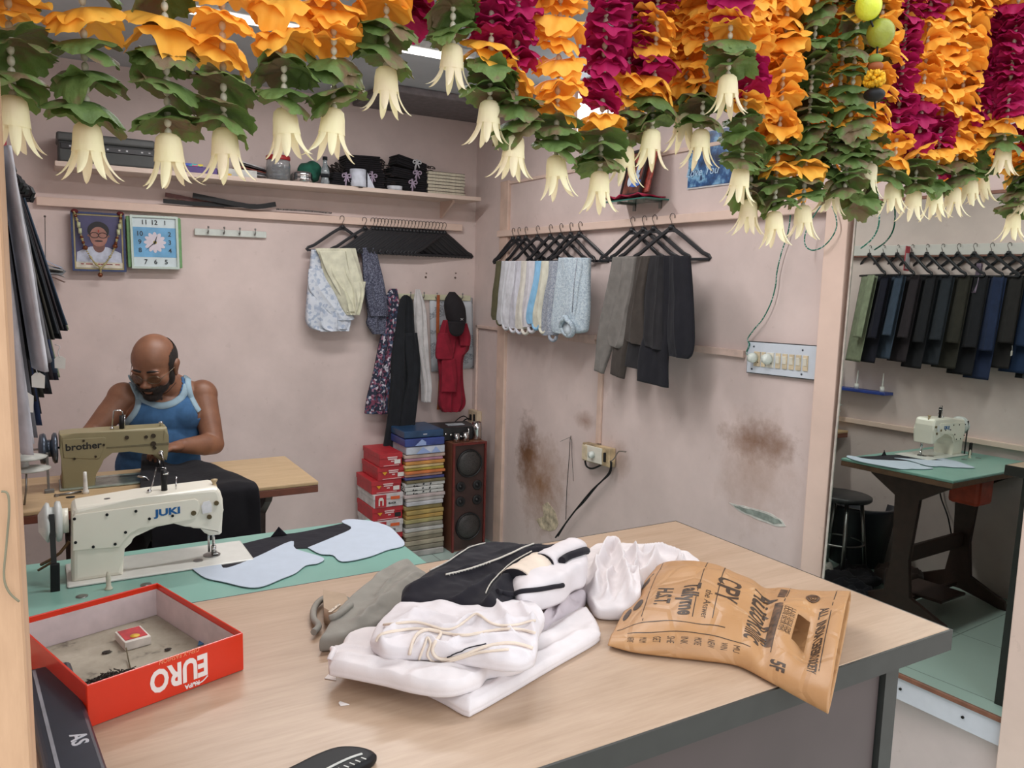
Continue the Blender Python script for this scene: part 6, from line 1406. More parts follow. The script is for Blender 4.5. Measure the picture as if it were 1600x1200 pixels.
def ridges(h0, specs, zr, nz=.006, seed=0, dome=None):
    """height field: h0 plus soft creases along pixel polylines (pts, height, width)"""
    L_ = [([Vector((p.x, p.y)) for p in (on_z(x, y, zr) for x, y in pts)], hh, ww) for pts, hh, ww in specs]
    L_ = [([Vector((v.x, v.y)) for v in cr([Vector((a.x, a.y, 0)) for a in P], 14)], hh, ww) for P, hh, ww in L_]
    def hf(x, y):
        q = Vector((x, y)); q2 = Vector((x+.006*noise.noise(Vector((x*30, y*30, seed))), y+.006*noise.noise(Vector((x*30, y*30, seed+5))))); h = h0
        for P, hh, ww in L_:
            dm = 9
            for a, b in zip(P, P[1:]):
                ab = b-a; t = max(0, min(1, (q2-a).dot(ab)/max(1e-9, ab.length_squared))); d = (q2-a-ab*t).length
                if d < dm: dm = d
            if dm < ww*3: h += hh*math.exp(-(dm/ww)**1.5)
        h += nz*(noise.noise(Vector((x*26, y*26, seed)))+.5*noise.noise(Vector((x*60, y*60, seed+2))))
        return max(.002, h)
    return hf
# bottom folded white trousers: V-shaped
wt1 = pslab('white_trousers', [(560, 1030), (600, 1046), (640, 1056), (690, 1078), (728, 1098), (745, 1094), (800, 1064), (870, 1024), (930, 990), (935, 978), (926, 958), (912, 947), (898, 950), (850, 975), (780, 1000), (700, 1005), (620, 1000), (570, 1005)], ZC_, .026, m_w1,
    'lowest white trousers folded in a V on the counter', 'trousers', wr=.001, ws=16, p=4.2, lay=2, na=160, nr=34,
    hf=ridges(.021, [([(735, 1092), (800, 1050), (870, 1008), (930, 975)], .004, .006), ([(735, 1060), (800, 1020), (870, 985), (915, 952)], .007, .008), ([(640, 1050), (700, 1075), (730, 1090)], .003, .005)], CZ+.02, .002, 3))
wt2 = pslab('white_trousers', [(516, 1030), (516, 1014), (535, 998), (545, 985), (580, 975), (650, 985), (730, 995), (790, 1005), (822, 1012), (815, 1026), (790, 1032), (762, 1036), (745, 1052), (700, 1063), (650, 1058), (600, 1046), (550, 1036)], ZC_+.022, .034, m_w1,
    'white trousers folded flat with a ruffled left edge, on top of the lowest pair', 'trousers', wr=.001, ws=18, p=3.6, lay=3, na=160, nr=34,
    hf=ridges(.026, [([(530, 1022), (600, 1030), (680, 1040), (750, 1030)], .006, .007), ([(525, 1008), (560, 1012), (620, 1020)], .006, .005), ([(640, 1052), (690, 1045), (740, 1050)], .004, .005), ([(760, 1034), (790, 1020), (815, 1015)], .006, .006)], CZ+.05, .003, 5))
wt3 = pslab('white_trousers', [(580, 985), (588, 968), (604, 948), (628, 930), (680, 926), (740, 934), (800, 926), (838, 934), (850, 950), (842, 970), (838, 1000), (828, 1016), (795, 1020), (740, 1012), (690, 1004), (640, 1002), (600, 1000)], ZC_+.050, .038, m_w2,
    'white trousers with open piped waistband on top of the white pile', 'trousers', wr=.001, ws=15, p=2.6, lay=3, na=180, nr=44,
    hf=ridges(.024, [([(590, 998), (605, 975), (650, 962), (700, 972), (740, 955), (770, 965), (835, 955)], .012, .006), ([(610, 960), (660, 945), (720, 955), (745, 945)], .007, .010), ([(640, 1018), (650, 996), (668, 984), (690, 990), (730, 985), (780, 982), (832, 990)], .011, .005),
        ([(690, 1020), (730, 1010), (780, 1000), (835, 1004)], .009, .006), ([(775, 930), (790, 950), (800, 975)], .010, .006), ([(815, 930), (828, 950), (838, 975)], .010, .005), ([(655, 935), (640, 955), (610, 975)], .006, .008)], CZ+.09, .004, 7))
tr3 = castobj([wt1, wt2, wt3])
def piping(name, px, r, mat, parent, zf=CZ+.07, lift=.002, n=50, tr=None):
    t_ = tr or tr3; dense = cr([Vector((x, y, 0)) for x, y in px], n)
    P = [on_s(t_, q.x, q.y, zf, max(lift, r*.6)) for q in dense if t_.ray_cast(C0, ray(q.x, q.y).normalized())[0]]
    if len(P) < 4: return None
    n = len(P)
    for _ in range(2): P = [P[0]]+[(P[i-1]+P[i]*2+P[i+1])/4 for i in range(1, n-1)]+[P[-1]]
    return G().tube(P, r, 8).build(name, mat, parent)
piping('waistband_piping', [(590, 1003), (600, 990), (650, 984), (690, 990), (720, 994), (760, 988), (800, 984), (835, 990)], .0020, m_iv2, wt3)
piping('waistband_piping', [(640, 1022), (646, 1003), (655, 990), (672, 985), (690, 990), (680, 1004), (676, 1018), (690, 1030), (725, 1024), (760, 1012), (800, 1006), (832, 1014)], .0024, m_iv2, wt3)
piping('waistband_piping', [(655, 1030), (662, 1010), (668, 996), (674, 1006), (668, 1022), (680, 1034), (712, 1030), (750, 1020), (795, 1015)], .0018, m_iv2, wt3)
piping('waistband_piping', [(600, 978), (650, 972), (700, 985), (730, 968), (745, 960), (770, 975), (800, 978), (835, 970)], .0018, m_iv2, wt3)
piping('dark_seam', [(700, 1025), (730, 1016), (760, 1010)], .0009, m_bk2, wt3, lift=.004)
# ruffled left hem of the second pair
piping('ruffled_hem', [(517, 1032), (522, 1018), (517, 1010), (530, 1002), (526, 994), (545, 988)], .004, m_w1, wt2)
# grey trousers
gt = pslab('grey_trousers', [(500, 985), (520, 955), (548, 928), (580, 898), (605, 878), (628, 868), (650, 874), (668, 888), (660, 908), (640, 926), (612, 946), (590, 964), (556, 974), (530, 982)], ZC_, .048, m_gr, 'grey trousers lying at the left of the cloth pile', 'trousers', wr=.001, ws=10, p=2.4, na=150, nr=34,
    hf=ridges(.030, [([(560, 970), (600, 940), (650, 900)], .012, .012), ([(520, 960), (560, 925), (610, 890), (640, 875)], .008, .012), ([(590, 930), (620, 900), (640, 885)], .006, .006)], CZ+.03, .003, 9))
piping('waist_fold', [(486, 985), (500, 975), (525, 965), (548, 948)], .0055, m_gr, gt, zf=CZ+.012, tr=castobj([gt]))
g = G(); P = [on_z(x, y, CZ+.018) for x, y in ((505, 932), (540, 938), (548, 958), (520, 968), (506, 960))]; g.rings([[Vector((p.x, p.y, ZC_+.003)) for p in P], [p+Vector((0, 0, .012)) for p in P]]); wl = g.build('waistband_lining', cloth('tan_lining', (176, 154, 132), .04), gt)
g = G(); g.tube(cr([on_z(x, y, CZ+.010) for x, y in ((548, 972), (540, 958), (545, 940), (530, 934), (508, 934), (492, 948), (490, 966), (498, 978), (490, 988))], 40), .0055, 8); g.build('waistband_edge', m_gr, gt)
g = G(); g.box(on_z(523, 950, CZ+.032), (.034, .005, .0006), rz(.75)); g.build('printed_tape', M('tape_print', (206, 190, 172), .7, var=.2, vs=300), gt)
# lavender-white cloth under the black trousers
lv = pslab('pale_garment', [(770, 955), (800, 935), (850, 915), (900, 885), (915, 895), (916, 915), (900, 940), (870, 955), (850, 972), (835, 965), (810, 962)], ZC_, .050, m_lav, 'lavender-white folded garment between the black trousers and the white heap', 'garment', wr=.001, ws=16, p=2.2, na=140, nr=34,
    hf=ridges(.026, [([(845, 965), (870, 930), (905, 895)], .016, .006), ([(810, 950), (850, 935), (880, 930)], .012, .006), ([(870, 955), (885, 930), (912, 915)], .014, .006)], CZ+.04, .006, 11))
# black trousers, white waistband
bk = pslab('black_trousers', [(628, 918), (632, 900), (650, 888), (690, 868), (720, 848), (745, 834), (800, 834), (850, 840), (885, 848), (880, 862), (850, 880), (815, 900), (795, 922), (770, 932), (740, 926), (700, 922), (660, 921)], ZC_+.048, .060, m_bk2, 'black trousers with white overlock seams on top of the cloth pile', 'trousers', wr=.001, ws=10, p=2.2, na=170, nr=40,
    hf=ridges(.034, [([(640, 905), (700, 888), (760, 872), (820, 852), (870, 848)], .014, .014), ([(720, 845), (700, 870), (680, 890)], .006, .010), ([(760, 925), (780, 900), (810, 880)], .014, .008), ([(700, 920), (740, 905), (770, 890)], .010, .007), ([(790, 850), (840, 842), (875, 848)], .008, .010)], CZ+.10, .004, 13))
tb_ = castobj([bk]); m_st = M('white_stitch', (206, 200, 190), .8, var=0)
piping('overlock_seam', [(696, 899), (720, 893), (750, 884), (780, 873), (815, 858), (850, 846), (878, 846)], .0016, m_st, bk, tr=tb_)
piping('overlock_seam', [(758, 850), (735, 856), (715, 868), (698, 880), (672, 893)], .0012, m_st, bk, tr=tb_); piping('overlock_seam', [(629, 918), (631, 906), (634, 897)], .0012, m_st, bk, tr=tb_); piping('overlock_seam', [(760, 928), (768, 912), (782, 896), (800, 880), (830, 862)], .0012, m_st, bk, tr=tb_)
g = G()
for i in range(14):
    t = i/13; q = on_s(tb_, 700+t*62, 899-t*19, CZ+.1, .003); g.tube([q, q+Vector((.001, -.004, -.001))], .0006, 4)
g.build('stitch_ticks', m_st, bk)
wbz = CZ+.085
band = pslab('waistband', [(800, 905), (830, 884), (865, 862), (885, 850), (905, 854), (917, 866), (915, 884), (896, 892), (880, 908), (845, 920), (812, 926)], ZC_+.046, .050, m_w2, 'white waistband lining', None, parent=bk, wr=.006, ws=14, p=2.0)
def roll(a, b, r, mat, inner, parent, name, z):
    A = on_z(*a, z); Bq = on_z(*b, z); d = (Bq-A).normalized(); s = d.cross(Vector((0, 0, 1))).normalized(); rr = []
    for k_ in range(9):
        t = k_/8; p = A.lerp(Bq, t); rr.append([p+s*r*1.25*math.cos(q)+Vector((0, 0, 1))*r*.8*math.sin(q)+Vector((0, 0, .0012*math.sin(t*14+q*2))) for q in (2*math.pi*i/22 for i in range(22))])
    o = G().rings(rr).build(name, mat, parent); g = G(); q_ = A-d*.0012; g.rings([[q_+s*r*1.2*math.cos(q)+Vector((0, 0, 1))*r*.76*math.sin(q) for q in (2*math.pi*i/22 for i in range(22))], [A+d*.002+s*r*1.2*math.cos(q)+Vector((0, 0, 1))*r*.76*math.sin(q) for q in (2*math.pi*i/22 for i in range(22))]]); g.build('black_inside', inner, o); return o
roll((806, 905), (848, 878), .023, m_iv2, m_bk2, bk, 'rolled_waistband', wbz); roll((848, 878), (900, 852), .019, m_w2, m_bk2, bk, 'rolled_waistband', wbz+.006)
tb2 = castobj([bk, band])
g = G(); A = on_z(826, 920, CZ+.065); Bq = on_z(880, 905, CZ+.065); d = (Bq-A).normalized(); n = Vector((0, 0, 1)); g.rings([[p+n*.012, p-n*.012, p-n*.012+d.cross(n)*.005, p+n*.012+d.cross(n)*.005] for p in cr([A, A.lerp(Bq, .5)+Vector((0, -.004, .002)), Bq], 12)], sm=False); g.build('band_strip', m_iv2, bk)
g = G(); g.rings([[p+n*.0006, p-n*.0014, p-n*.0014-d.cross(n)*.006, p+n*.0006-d.cross(n)*.006] for p in cr([A+Vector((0, -.0, -.012)), Bq+Vector((0, 0, -.012))], 8)], sm=False); g.build('band_print', M('dark_red_print', (120, 60, 60), .7, var=.3, vs=200), bk)
piping('black_edge', [(775, 925), (795, 930), (820, 924), (850, 920), (878, 914)], .004, m_bk2, bk, tr=tb2, zf=CZ+.05)
piping('black_tab', [(878, 880), (890, 872), (906, 866), (915, 862)], .007, m_bk2, bk, tr=tb2, zf=CZ+.08, lift=.004)
# white heap
wh = pslab('white_cloth_heap', [(916, 880), (918, 862), (930, 852), (960, 850), (1000, 852), (1050, 856), (1082, 868), (1098, 888), (1082, 906), (1030, 914), (1002, 930), (996, 950), (938, 952), (922, 936), (912, 908)], ZC_, .05, m_w1, 'crumpled white garment heap between the black trousers and the paper bag', 'garment', wr=.002, ws=15, p=1.8, na=220, nr=60, zz=.4,
    hf=ridges(.030, [([(930, 915), (933, 885), (945, 862), (962, 855), (972, 880), (980, 905), (985, 930)], .034, .0085), ([(985, 865), (1005, 872), (1030, 880), (1062, 888), (1090, 890)], .022, .009), ([(920, 925), (935, 940), (965, 945), (990, 940)], .018, .008), ([(1005, 858), (1030, 856), (1060, 862)], .022, .007),
        ([(1000, 935), (1000, 910), (1010, 890), (1030, 872)], .026, .008), ([(950, 925), (948, 905), (955, 890)], .020, .006), ([(1045, 905), (1062, 885), (1066, 868)], .022, .006), ([(985, 900), (995, 880), (990, 862)], .018, .005), ([(965, 930), (975, 918), (1000, 905)], .012, .005)], CZ+.04, .007, 17))
# scraps
for px, lb in (([(507, 1061), (524, 1044), (525, 1064)], 'larger white triangular fabric scrap on the counter'), ([(529, 1100), (531, 1097), (546, 1102), (532, 1104)], 'tiny white sliver of fabric on the counter near the edge')):
    q = pz(px, CZ); G_ = G(); G_.prism(q, T(0, 0, ZC_), .001); tag(G_.build('fabric_scrap', M('scrap_white', (226, 218, 214), .8)), lb, 'scrap')
c = on_z(962, 918, CZ); g = G(); g.ball(c+Vector((0, 0, .002)), (.006, .004, .003), n=10); tag(g.build('knot_mark', M('dark_knot', (70, 44, 34), .6)), 'small dark knot on the counter left of the paper bag', 'knot')
# ---- paper bag
k = NT('kraft_paper'); f = k.noise(k.co(), 10, 4); f2 = k.noise(k.co((1, 1, 1)), 60, 3)
k.l(k.ramp(f, [(.3, (172, 127, 84)), (.7, (188, 143, 98))]), k.b.inputs['Base Color']); k.b.inputs['Roughness'].default_value = .42
vo = k.n('ShaderNodeTexVoronoi', _feature='DISTANCE_TO_EDGE'); vo.inputs['Scale'].default_value = 16; k.l(k.co(), vo.inputs['Vector'])
k.bump(k.math('ADD', k.math('MINIMUM', k.math('MULTIPLY', vo.outputs[0], 3), .3), k.math('MULTIPLY', f2, .15)), .6, .006)
m_kraft = k.m
ST = [((950, 1008), (1010, 903), .945, .010), ((990, 1018), (1038, 889), .955, .034), ((1045, 1024), (1085, 893), .965, .050), ((1100, 1030), (1130, 904), .965, .052), ((1152, 1038), (1183, 924), .960, .046), ((1200, 1062), (1240, 934), .960, .042), ((1247, 1088), (1285, 937), .965, .044), ((1294, 1113), (1329, 939), .972, .050)]
SB = cr([on_z(*s[0], .936) for s in ST], 8); STp = cr([on_z(*s[1], s[2]) for s in ST], 8)
NS = 64; CB = cr([on_z(*s[0], .937 if i < 6 else .935) for i, s in enumerate(ST)], NS+1); CT = cr([on_z(*s[1], s[2]) for s in ST], NS+1); CH = cr([Vector((s[3], 0, 0)) for s in ST], NS+1)
def at_(L, s): 
    t = max(0, min(.99999, s))*NS; i = int(t); return L[i].lerp(L[i+1], t-i)
def bagp(s, a, lift=0):
    """s along the bag, a angle: 0 far edge, pi/2 top, pi near edge"""
    Tq, Bq = at_(CT, s), at_(CB, s); h = at_(CH, s).x; mid = (Tq+Bq)/2; hv = (Tq-Bq)/2
    ca, sa = math.cos(a), math.sin(a); ex = abs(ca)**.8*(1 if ca > 0 else -1)
    p = mid+hv*ex+Vector((0, 0, h*sa*(1 if sa > 0 else .35)))
    if sa > 0:
        p.z += .006*noise.noise(Vector((s*9, a*2.5, 1)))*sa-.012*math.exp(-((s-.58-.12*(a/math.pi))/.035)**2)*sa+.010*math.exp(-((s-.86)/.05)**2)*math.exp(-((a-1.9)/.4)**2)*-2.2
    p.z = max(p.z, CZ+.0015) if p.y > .725 else p.z
    if lift:
        n = Vector((0, 0, 1)); q1 = bagp(min(s+.01, .999), a); q2 = bagp(max(s-.01, 0), a); q3 = bagp(s, a+.04); q4 = bagp(s, a-.04)
        n = (q1-q2).cross(q3-q4).normalized()
        if n.z < 0: n = -n
        p += n*lift
    return p
g = G(); NA = 72; V = [[g.bm.verts.new(bagp(i/NS, 2*math.pi*j/NA)) for j in range(NA)] for i in range(NS+1)]
for i in range(NS):
    for j in range(NA):
        s_, a_ = (i+.5)/NS, 2*math.pi*(j+.5)/NA
        if .775 < s_ < .85 and 1.55 < a_ < 2.05 and not (abs(s_-.8125) > .030 and abs(a_-1.8) > .19): continue
        f = g.bm.faces.new((V[i][j], V[i][(j+1) % NA], V[i+1][(j+1) % NA], V[i+1][j])); f.smooth = True
g.bm.faces.new(V[0][::-1])
bag = g.build('paper_bag', m_kraft, solid=.0012); tag(bag, 'brown newspaper-printed kraft paper bag lying open toward the counter edge', 'paper bag')
m_ink = M('brown_black_ink', (62, 44, 30), .5, var=0)
def bagtext(txt, s0, v0, size, width=None, bold=0, rot=1):
    A_ = .20; wv = (at_(CT, s0)-at_(CB, s0)).length*1.25; ls = .30
    return text('printed_text', txt, I4, size, m_ink, bag, bold, fn=lambda x, y: bagp(s0+y/ls, math.pi*(v0+x/wv), .0010), width=width)
bagtext('H.S.T.', .215, .58, .026, .042, .0009); bagtext('Tallyme', .325, .60, .030, .072, .0010); bagtext('the Answer', .405, .62, .013, .060)
bagtext('CPY', .475, .50, .040, .046, .0010); bagtext('AutoRollic', .625, .60, .040, .112, .0008); bagtext('5F', .745, .84, .028, .026, .001); bagtext('ALL INDIA CEREBRO SOCIETY', .895, .62, .016, .135, .0004)
for i, s in enumerate((.725, .742, .759)): bagtext('LUXE DECOR ITEMS', s-.0, .56, .0085, .050)
for i in range(9): bagtext(('NEWS', 'MUM', 'GET', 'SHE', 'INK', 'MORE', 'NEW', 'WIN', 'MU')[i], .12+.055*i, .87, .013, .018)
def bagpatch(name, s0, s1, a0, a1, mat=None, n=10, lift=.0009):
    g = G(); g.sheet(lambda u, v: bagp(s0+(s1-s0)*u, a0+(a1-a0)*v, lift), n, n); return g.build(name, mat or m_ink, bag)
m_ink2 = M('faded_ink_band', (96, 68, 46), .5, var=.2, vs=120)
bagpatch('printed_band', .672, .702, .95, 1.35, m_ink2); bagpatch('printed_band', .672, .706, 1.5, 2.3, m_ink2); bagpatch('printed_feathers', .02, .10, .55, .85, m_ink2)
for (s, a0, a1) in ((.145, .5, 2.2), (.155, 2.25, 2.3), (.355, .5, 2.2), (.44, .7, 2.2), (.705, .6, 2.4), (.925, .5, 2.4)): bagpatch('printed_rule', s, s+.004, a0, a1, None, 12)
for (s0, s1, a) in ((.03, .50, 2.33), (.14, .355, .52), (.10, .62, 2.55)): bagpatch('printed_rule', s0, s1, a, a+.018, None, 16)
# cartoon woman: hair, face, hat
def bagblob(pts, mat=None): 
    g = G(); c = (sum(p[0] for p in pts)/len(pts), sum(p[1] for p in pts)/len(pts)); V0 = g.bm.verts.new(bagp(c[0], c[1], .0011)); vs = [g.bm.verts.new(bagp(s, a, .0011)) for s, a in pts]
    for i in range(len(vs)): g.bm.faces.new((V0, vs[i], vs[(i+1) % len(vs)]))
    return g.build('printed_drawing', mat or m_ink, bag)
circ = lambda s, a, rs, ra, n=16: [(s+rs*math.cos(2*math.pi*i/n), a+ra*math.sin(2*math.pi*i/n)) for i in range(n)]
bagblob(circ(.055, 1.95, .022, .15)); bagblob(circ(.105, 1.85, .024, .10)); bagblob(circ(.075, 1.55, .012, .05)); bagblob([(.07, 1.35), (.10, 1.30), (.115, 1.18), (.125, 1.2), (.115, 1.45), (.08, 1.5)])
for r0 in (.030, .020, .010):
    g = G(); g.tube([bagp(.83+r0*math.cos(q), 1.2+r0*4.2*math.sin(q), .0012) for q in (2*math.pi*i/28 for i in range(29))], .0009 if r0 < .03 else .0018, 5); g.build('printed_seal', m_ink2, bag)
# ---- cut cloth pieces on the green table
def flat(name, px, z, mat, label, th=.0015, parent=None):
    q = pz(px, z); n = len(q); P = cr([Vector((a, b, 0)) for a, b in q]+[Vector((*q[0], 0))], n*4+1)[:-1] if len(px) > 7 else [Vector((a, b, 0)) for a, b in q]
    g = G(); g.prism([(p.x, p.y) for p in P], T(0, 0, z), th); return tag(g.build(name, mat), label, 'cut cloth')
m_wp = cloth('white_lining_piece', (186, 196, 210), .01, ws=6); m_bp = cloth('black_cut_cloth', (34, 33, 40), .03)
flat('cut_cloth', [(332, 866), (345, 860), (380, 850), (425, 839), (440, 836), (470, 832), (510, 824), (546, 817), (549, 826), (520, 845), (490, 856), (460, 858), (430, 868), (395, 878), (354, 888), (342, 878)], TZ+.0010, m_bp, 'black cut cloth piece under the needle on the green table')
flat('cut_cloth', [(299, 888), (303, 874), (318, 868), (332, 870), (344, 880), (354, 888), (400, 871), (455, 846), (462, 858), (505, 872), (496, 881), (478, 884), (462, 896), (440, 905), (410, 917), (385, 918), (350, 910), (320, 903)], TZ+.0030, m_wp, 'white curved cut cloth piece nearest the needle on the green table')
flat('cut_cloth', [(481, 856), (520, 840), (549, 826), (534, 816), (545, 812), (575, 814), (605, 822), (622, 836), (632, 852), (605, 860), (575, 871), (535, 878), (520, 868), (500, 866)], TZ+.0030, m_wp, 'white cut cloth piece at the right corner of the green table')
g = G(); c = on_z(436, 838, TZ+.002); g.sheet(lambda u, v: c+Vector(((u-.5)*.05*(1-v)+.0, .002*math.sin(u*6), .028*v)), 8, 6); tag(g.build('cloth_peak', m_bp, solid=.0015), 'upstanding tip of black cloth on the green table', 'cut cloth')
# ================================================================ garlands across the shop front
GY = .75
def petal_mat(name, c1, c2, thin=.35):
    k = NT(name); f = k.noise(k.co(), 30, 3); k.l(k.ramp(f, [(.3, c2), (.7, c1)]), k.b.inputs['Base Color']); k.b.inputs['Roughness'].default_value = .6; k.b.inputs['Specular IOR Level'].default_value = .25
    tr = k.n('ShaderNodeBsdfTranslucent'); tr.inputs[0].default_value = lin(c1); mx = k.n('ShaderNodeMixShader'); mx.inputs[0].default_value = thin
    k.l(k.b.outputs[0], mx.inputs[1]); k.l(tr.outputs[0], mx.inputs[2]); k.l(mx.outputs[0], k.o.inputs[0]); k.bump(k.noise(k.co((1, 1, .3)), 200, 2), .3, .002); return k.m
m_or = petal_mat('orange_petal', (255, 198, 86), (253, 172, 54), .25); m_mg = petal_mat('magenta_petal', (186, 34, 98), (158, 22, 78), .25); m_cr = petal_mat('cream_bell_petal', (248, 240, 200), (236, 216, 190), .3)
k = NT('leaf_green_brown'); f = k.noise(k.co(), 24, 4, .6); k.l(k.ramp(f, [(.40, (88, 112, 56)), (.52, (108, 132, 70)), (.60, (124, 102, 76))]), k.b.inputs['Base Color']); k.b.inputs['Roughness'].default_value = .6
tr = k.n('ShaderNodeBsdfTranslucent'); tr.inputs[0].default_value = lin((84, 110, 44)); mx = k.n('ShaderNodeMixShader'); mx.inputs[0].default_value = .2; k.l(k.b.outputs[0], mx.inputs[1]); k.l(tr.outputs[0], mx.inputs[2]); k.l(mx.outputs[0], k.o.inputs[0]); k.bump(k.noise(k.co(), 160, 3), .5, .003); m_lf = k.m
def ruffle(kind, seed):
    """a ruffled disc threaded on the string: layers of lobed cloth petals"""
    rnd = random.Random(seed); g = G(); nl = {'o': 2, 'm': 3, 'g': 2}[kind]; R = {'o': .0315, 'm': .0285, 'g': .0305}[kind]; nseg = 72; nr = 9
    for l in range(nl):
        ph = rnd.uniform(0, 6.28); lobes = {'o': 10, 'm': 9, 'g': 6}[kind]; w1 = rnd.choice((1, 2, 3)); a1 = rnd.uniform(.12, .34); ph2 = rnd.uniform(0, 6.28); cone = {'o': .28, 'm': .22, 'g': .30}[kind]+rnd.uniform(-.2, .22)
        z0 = -.007*l; Rl = R*(1-.10*l)*rnd.uniform(.94, 1.06); tilt = rnd.uniform(-.25, .25); ta = rnd.uniform(0, 6.28); fr_ = rnd.uniform(.0016, .0028)
        rings = []
        for j in range(nr+1):
            t = j/nr; ring = []
            for i in range(nseg):
                a = 2*math.pi*i/nseg; nt = (1-abs(math.sin(a*lobes/2+ph)))
                lob = 1-(.16 if kind != 'g' else .13)*t**3*nt**2; jag = (.045*math.sin(a*19+ph*3)*t**5+.03*math.sin(a*31)*t**6 if kind == 'g' else 0)
                r = Rl*t*(lob+jag)*(1-.06*t*t)
                z = z0-cone*r*t+r*a1*math.sin(w1*a+ph2)*t+fr_*t**2*math.sin(a*lobes+ph+1)+r*tilt*math.cos(a-ta)-.10*Rl*max(0, t-.75)*4*(.5+.5*math.sin(a*3+ph))+.004*t*noise.noise(Vector((math.cos(a)*2, math.sin(a)*2, seed+l+t)))
                ring.append(Vector((r*math.cos(a), r*math.sin(a), z)))
            rings.append(ring)
        g.rings(rings, caps=False)
    bmesh.ops.remove_doubles(g.bm, verts=g.bm.verts, dist=.0004)
    return g
def bellmesh(seed):
    rnd = random.Random(seed); g = G(); rr = []; n = 28
    for r, z in ((.002, 0), (.0065, -.001), (.0098, -.004), (.0110, -.010), (.0115, -.017), (.0124, -.024)): rr.append([Vector((r*math.cos(a), r*math.sin(a), z)) for a in (2*math.pi*i/n for i in range(n))])
    g.rings(rr, caps=False)
    np_ = 7
    for k_ in range(np_):
        a = 2*math.pi*k_/np_+rnd.uniform(-.1, .1); ln = rnd.uniform(.9, 1.15); fl = rnd.uniform(.7, 1.3); e = Vector((math.cos(a), math.sin(a), 0)); t_ = Vector((-math.sin(a), math.cos(a), 0))
        def pf(u, v):
            w_ = .0043*(1-v**2.2)**.8; out = .0122+.0135*fl*v**1.5; z = -.0235-.0245*ln*v+(.004*fl*v**4)
            return e*(out-.0015*(2*u-1)**2)+t_*(w_*(2*u-1))+Vector((0, 0, z))
        g.sheet(pf, 5, 9)
    return g
def proto(g, name, mat, sol=None):
    o = g.build(name, mat, None, base=False, solid=sol or 0); return o
PR = {}
for kd, mt, nm in (('o', m_or, 'orange_blossom'), ('m', m_mg, 'magenta_blossom'), ('g', m_lf, 'leaf_ruffle')):
    PR[kd] = [(ruffle(kd, 10*i+ord(kd)).build(nm, mt, None, base=False)) for i in range(6)]
PR['b'] = [bellmesh(i).build('bell_flower', m_cr, None, base=False) for i in range(3)]
m_bead = M('pale_beads', (206, 200, 180), .35, var=.02)
def strand(px, py, seq, label, Y=GY, step=.0295, tilt=0, top=None, group='flower strands across the shop front'):
    """py: pixel row of the bell's tip; seq from the bell upward"""
    tip = on_y(px, py, Y); z = tip.z+.0475; x = tip.x; rnd = random.Random(int(px*7+py)); bell = seq[0] == 'b'
    t = thing('flower_garland_strand', label, 'garland', (x, Y, tip.z), group)
    if not bell: z = tip.z
    zt_ = 2.12; g = G(); zz_ = z
    while zz_ < (top or 1.97):
        g.ball((x, Y, zz_), (.0032, .0032, .0042), n=6); zz_ += .0085
    g.cyl((x, Y, z), (x, Y, zt_), .0006, n=5)
    g.build('bead_string', m_bead, t)
    z_need = 2.0-z; seq = seq+seq[-1]*max(0, int((1.97-z)/step)-len(seq)) if top is None else seq
    for i, k_ in enumerate(seq):
        if k_ == ' ': z += step; continue
        pr = rnd.choice(PR[k_]); c = pr.copy(); COL.objects.link(c); c.parent = t
        if k_ == 'b': c.location = (0, 0, z-tip.z); c.rotation_euler = (rnd.uniform(-.08, .08), rnd.uniform(-.1, .1), rnd.uniform(0, 6)); z += .010
        else:
            s = rnd.uniform(.9, 1.08); c.location = (rnd.uniform(-.002, .002), rnd.uniform(-.002, .002), z-tip.z+.006); c.rotation_euler = (rnd.uniform(-.3, .3), rnd.uniform(-.3, .3), rnd.uniform(0, 6)); c.scale = (s, s, s*rnd.uniform(.85, 1.1)); z += step*rnd.uniform(.88, 1.1)
    return t
wd_ = {'o': 'orange', 'm': 'magenta', 'g': 'leaf'}
def describe(seq):
    out = []
    for c in seq.replace('b', ''):
        if out and out[-1][0] == c: out[-1][1] += 1
        else: out.append([c, 1])
    return ', '.join(('%s %s' % (('one', 'two', 'three', 'four', 'five', 'six', 'seven', 'eight', 'nine', 'ten', 'eleven', 'twelve')[min(n, 12)-1], wd_[c])) for c, n in out[:4])
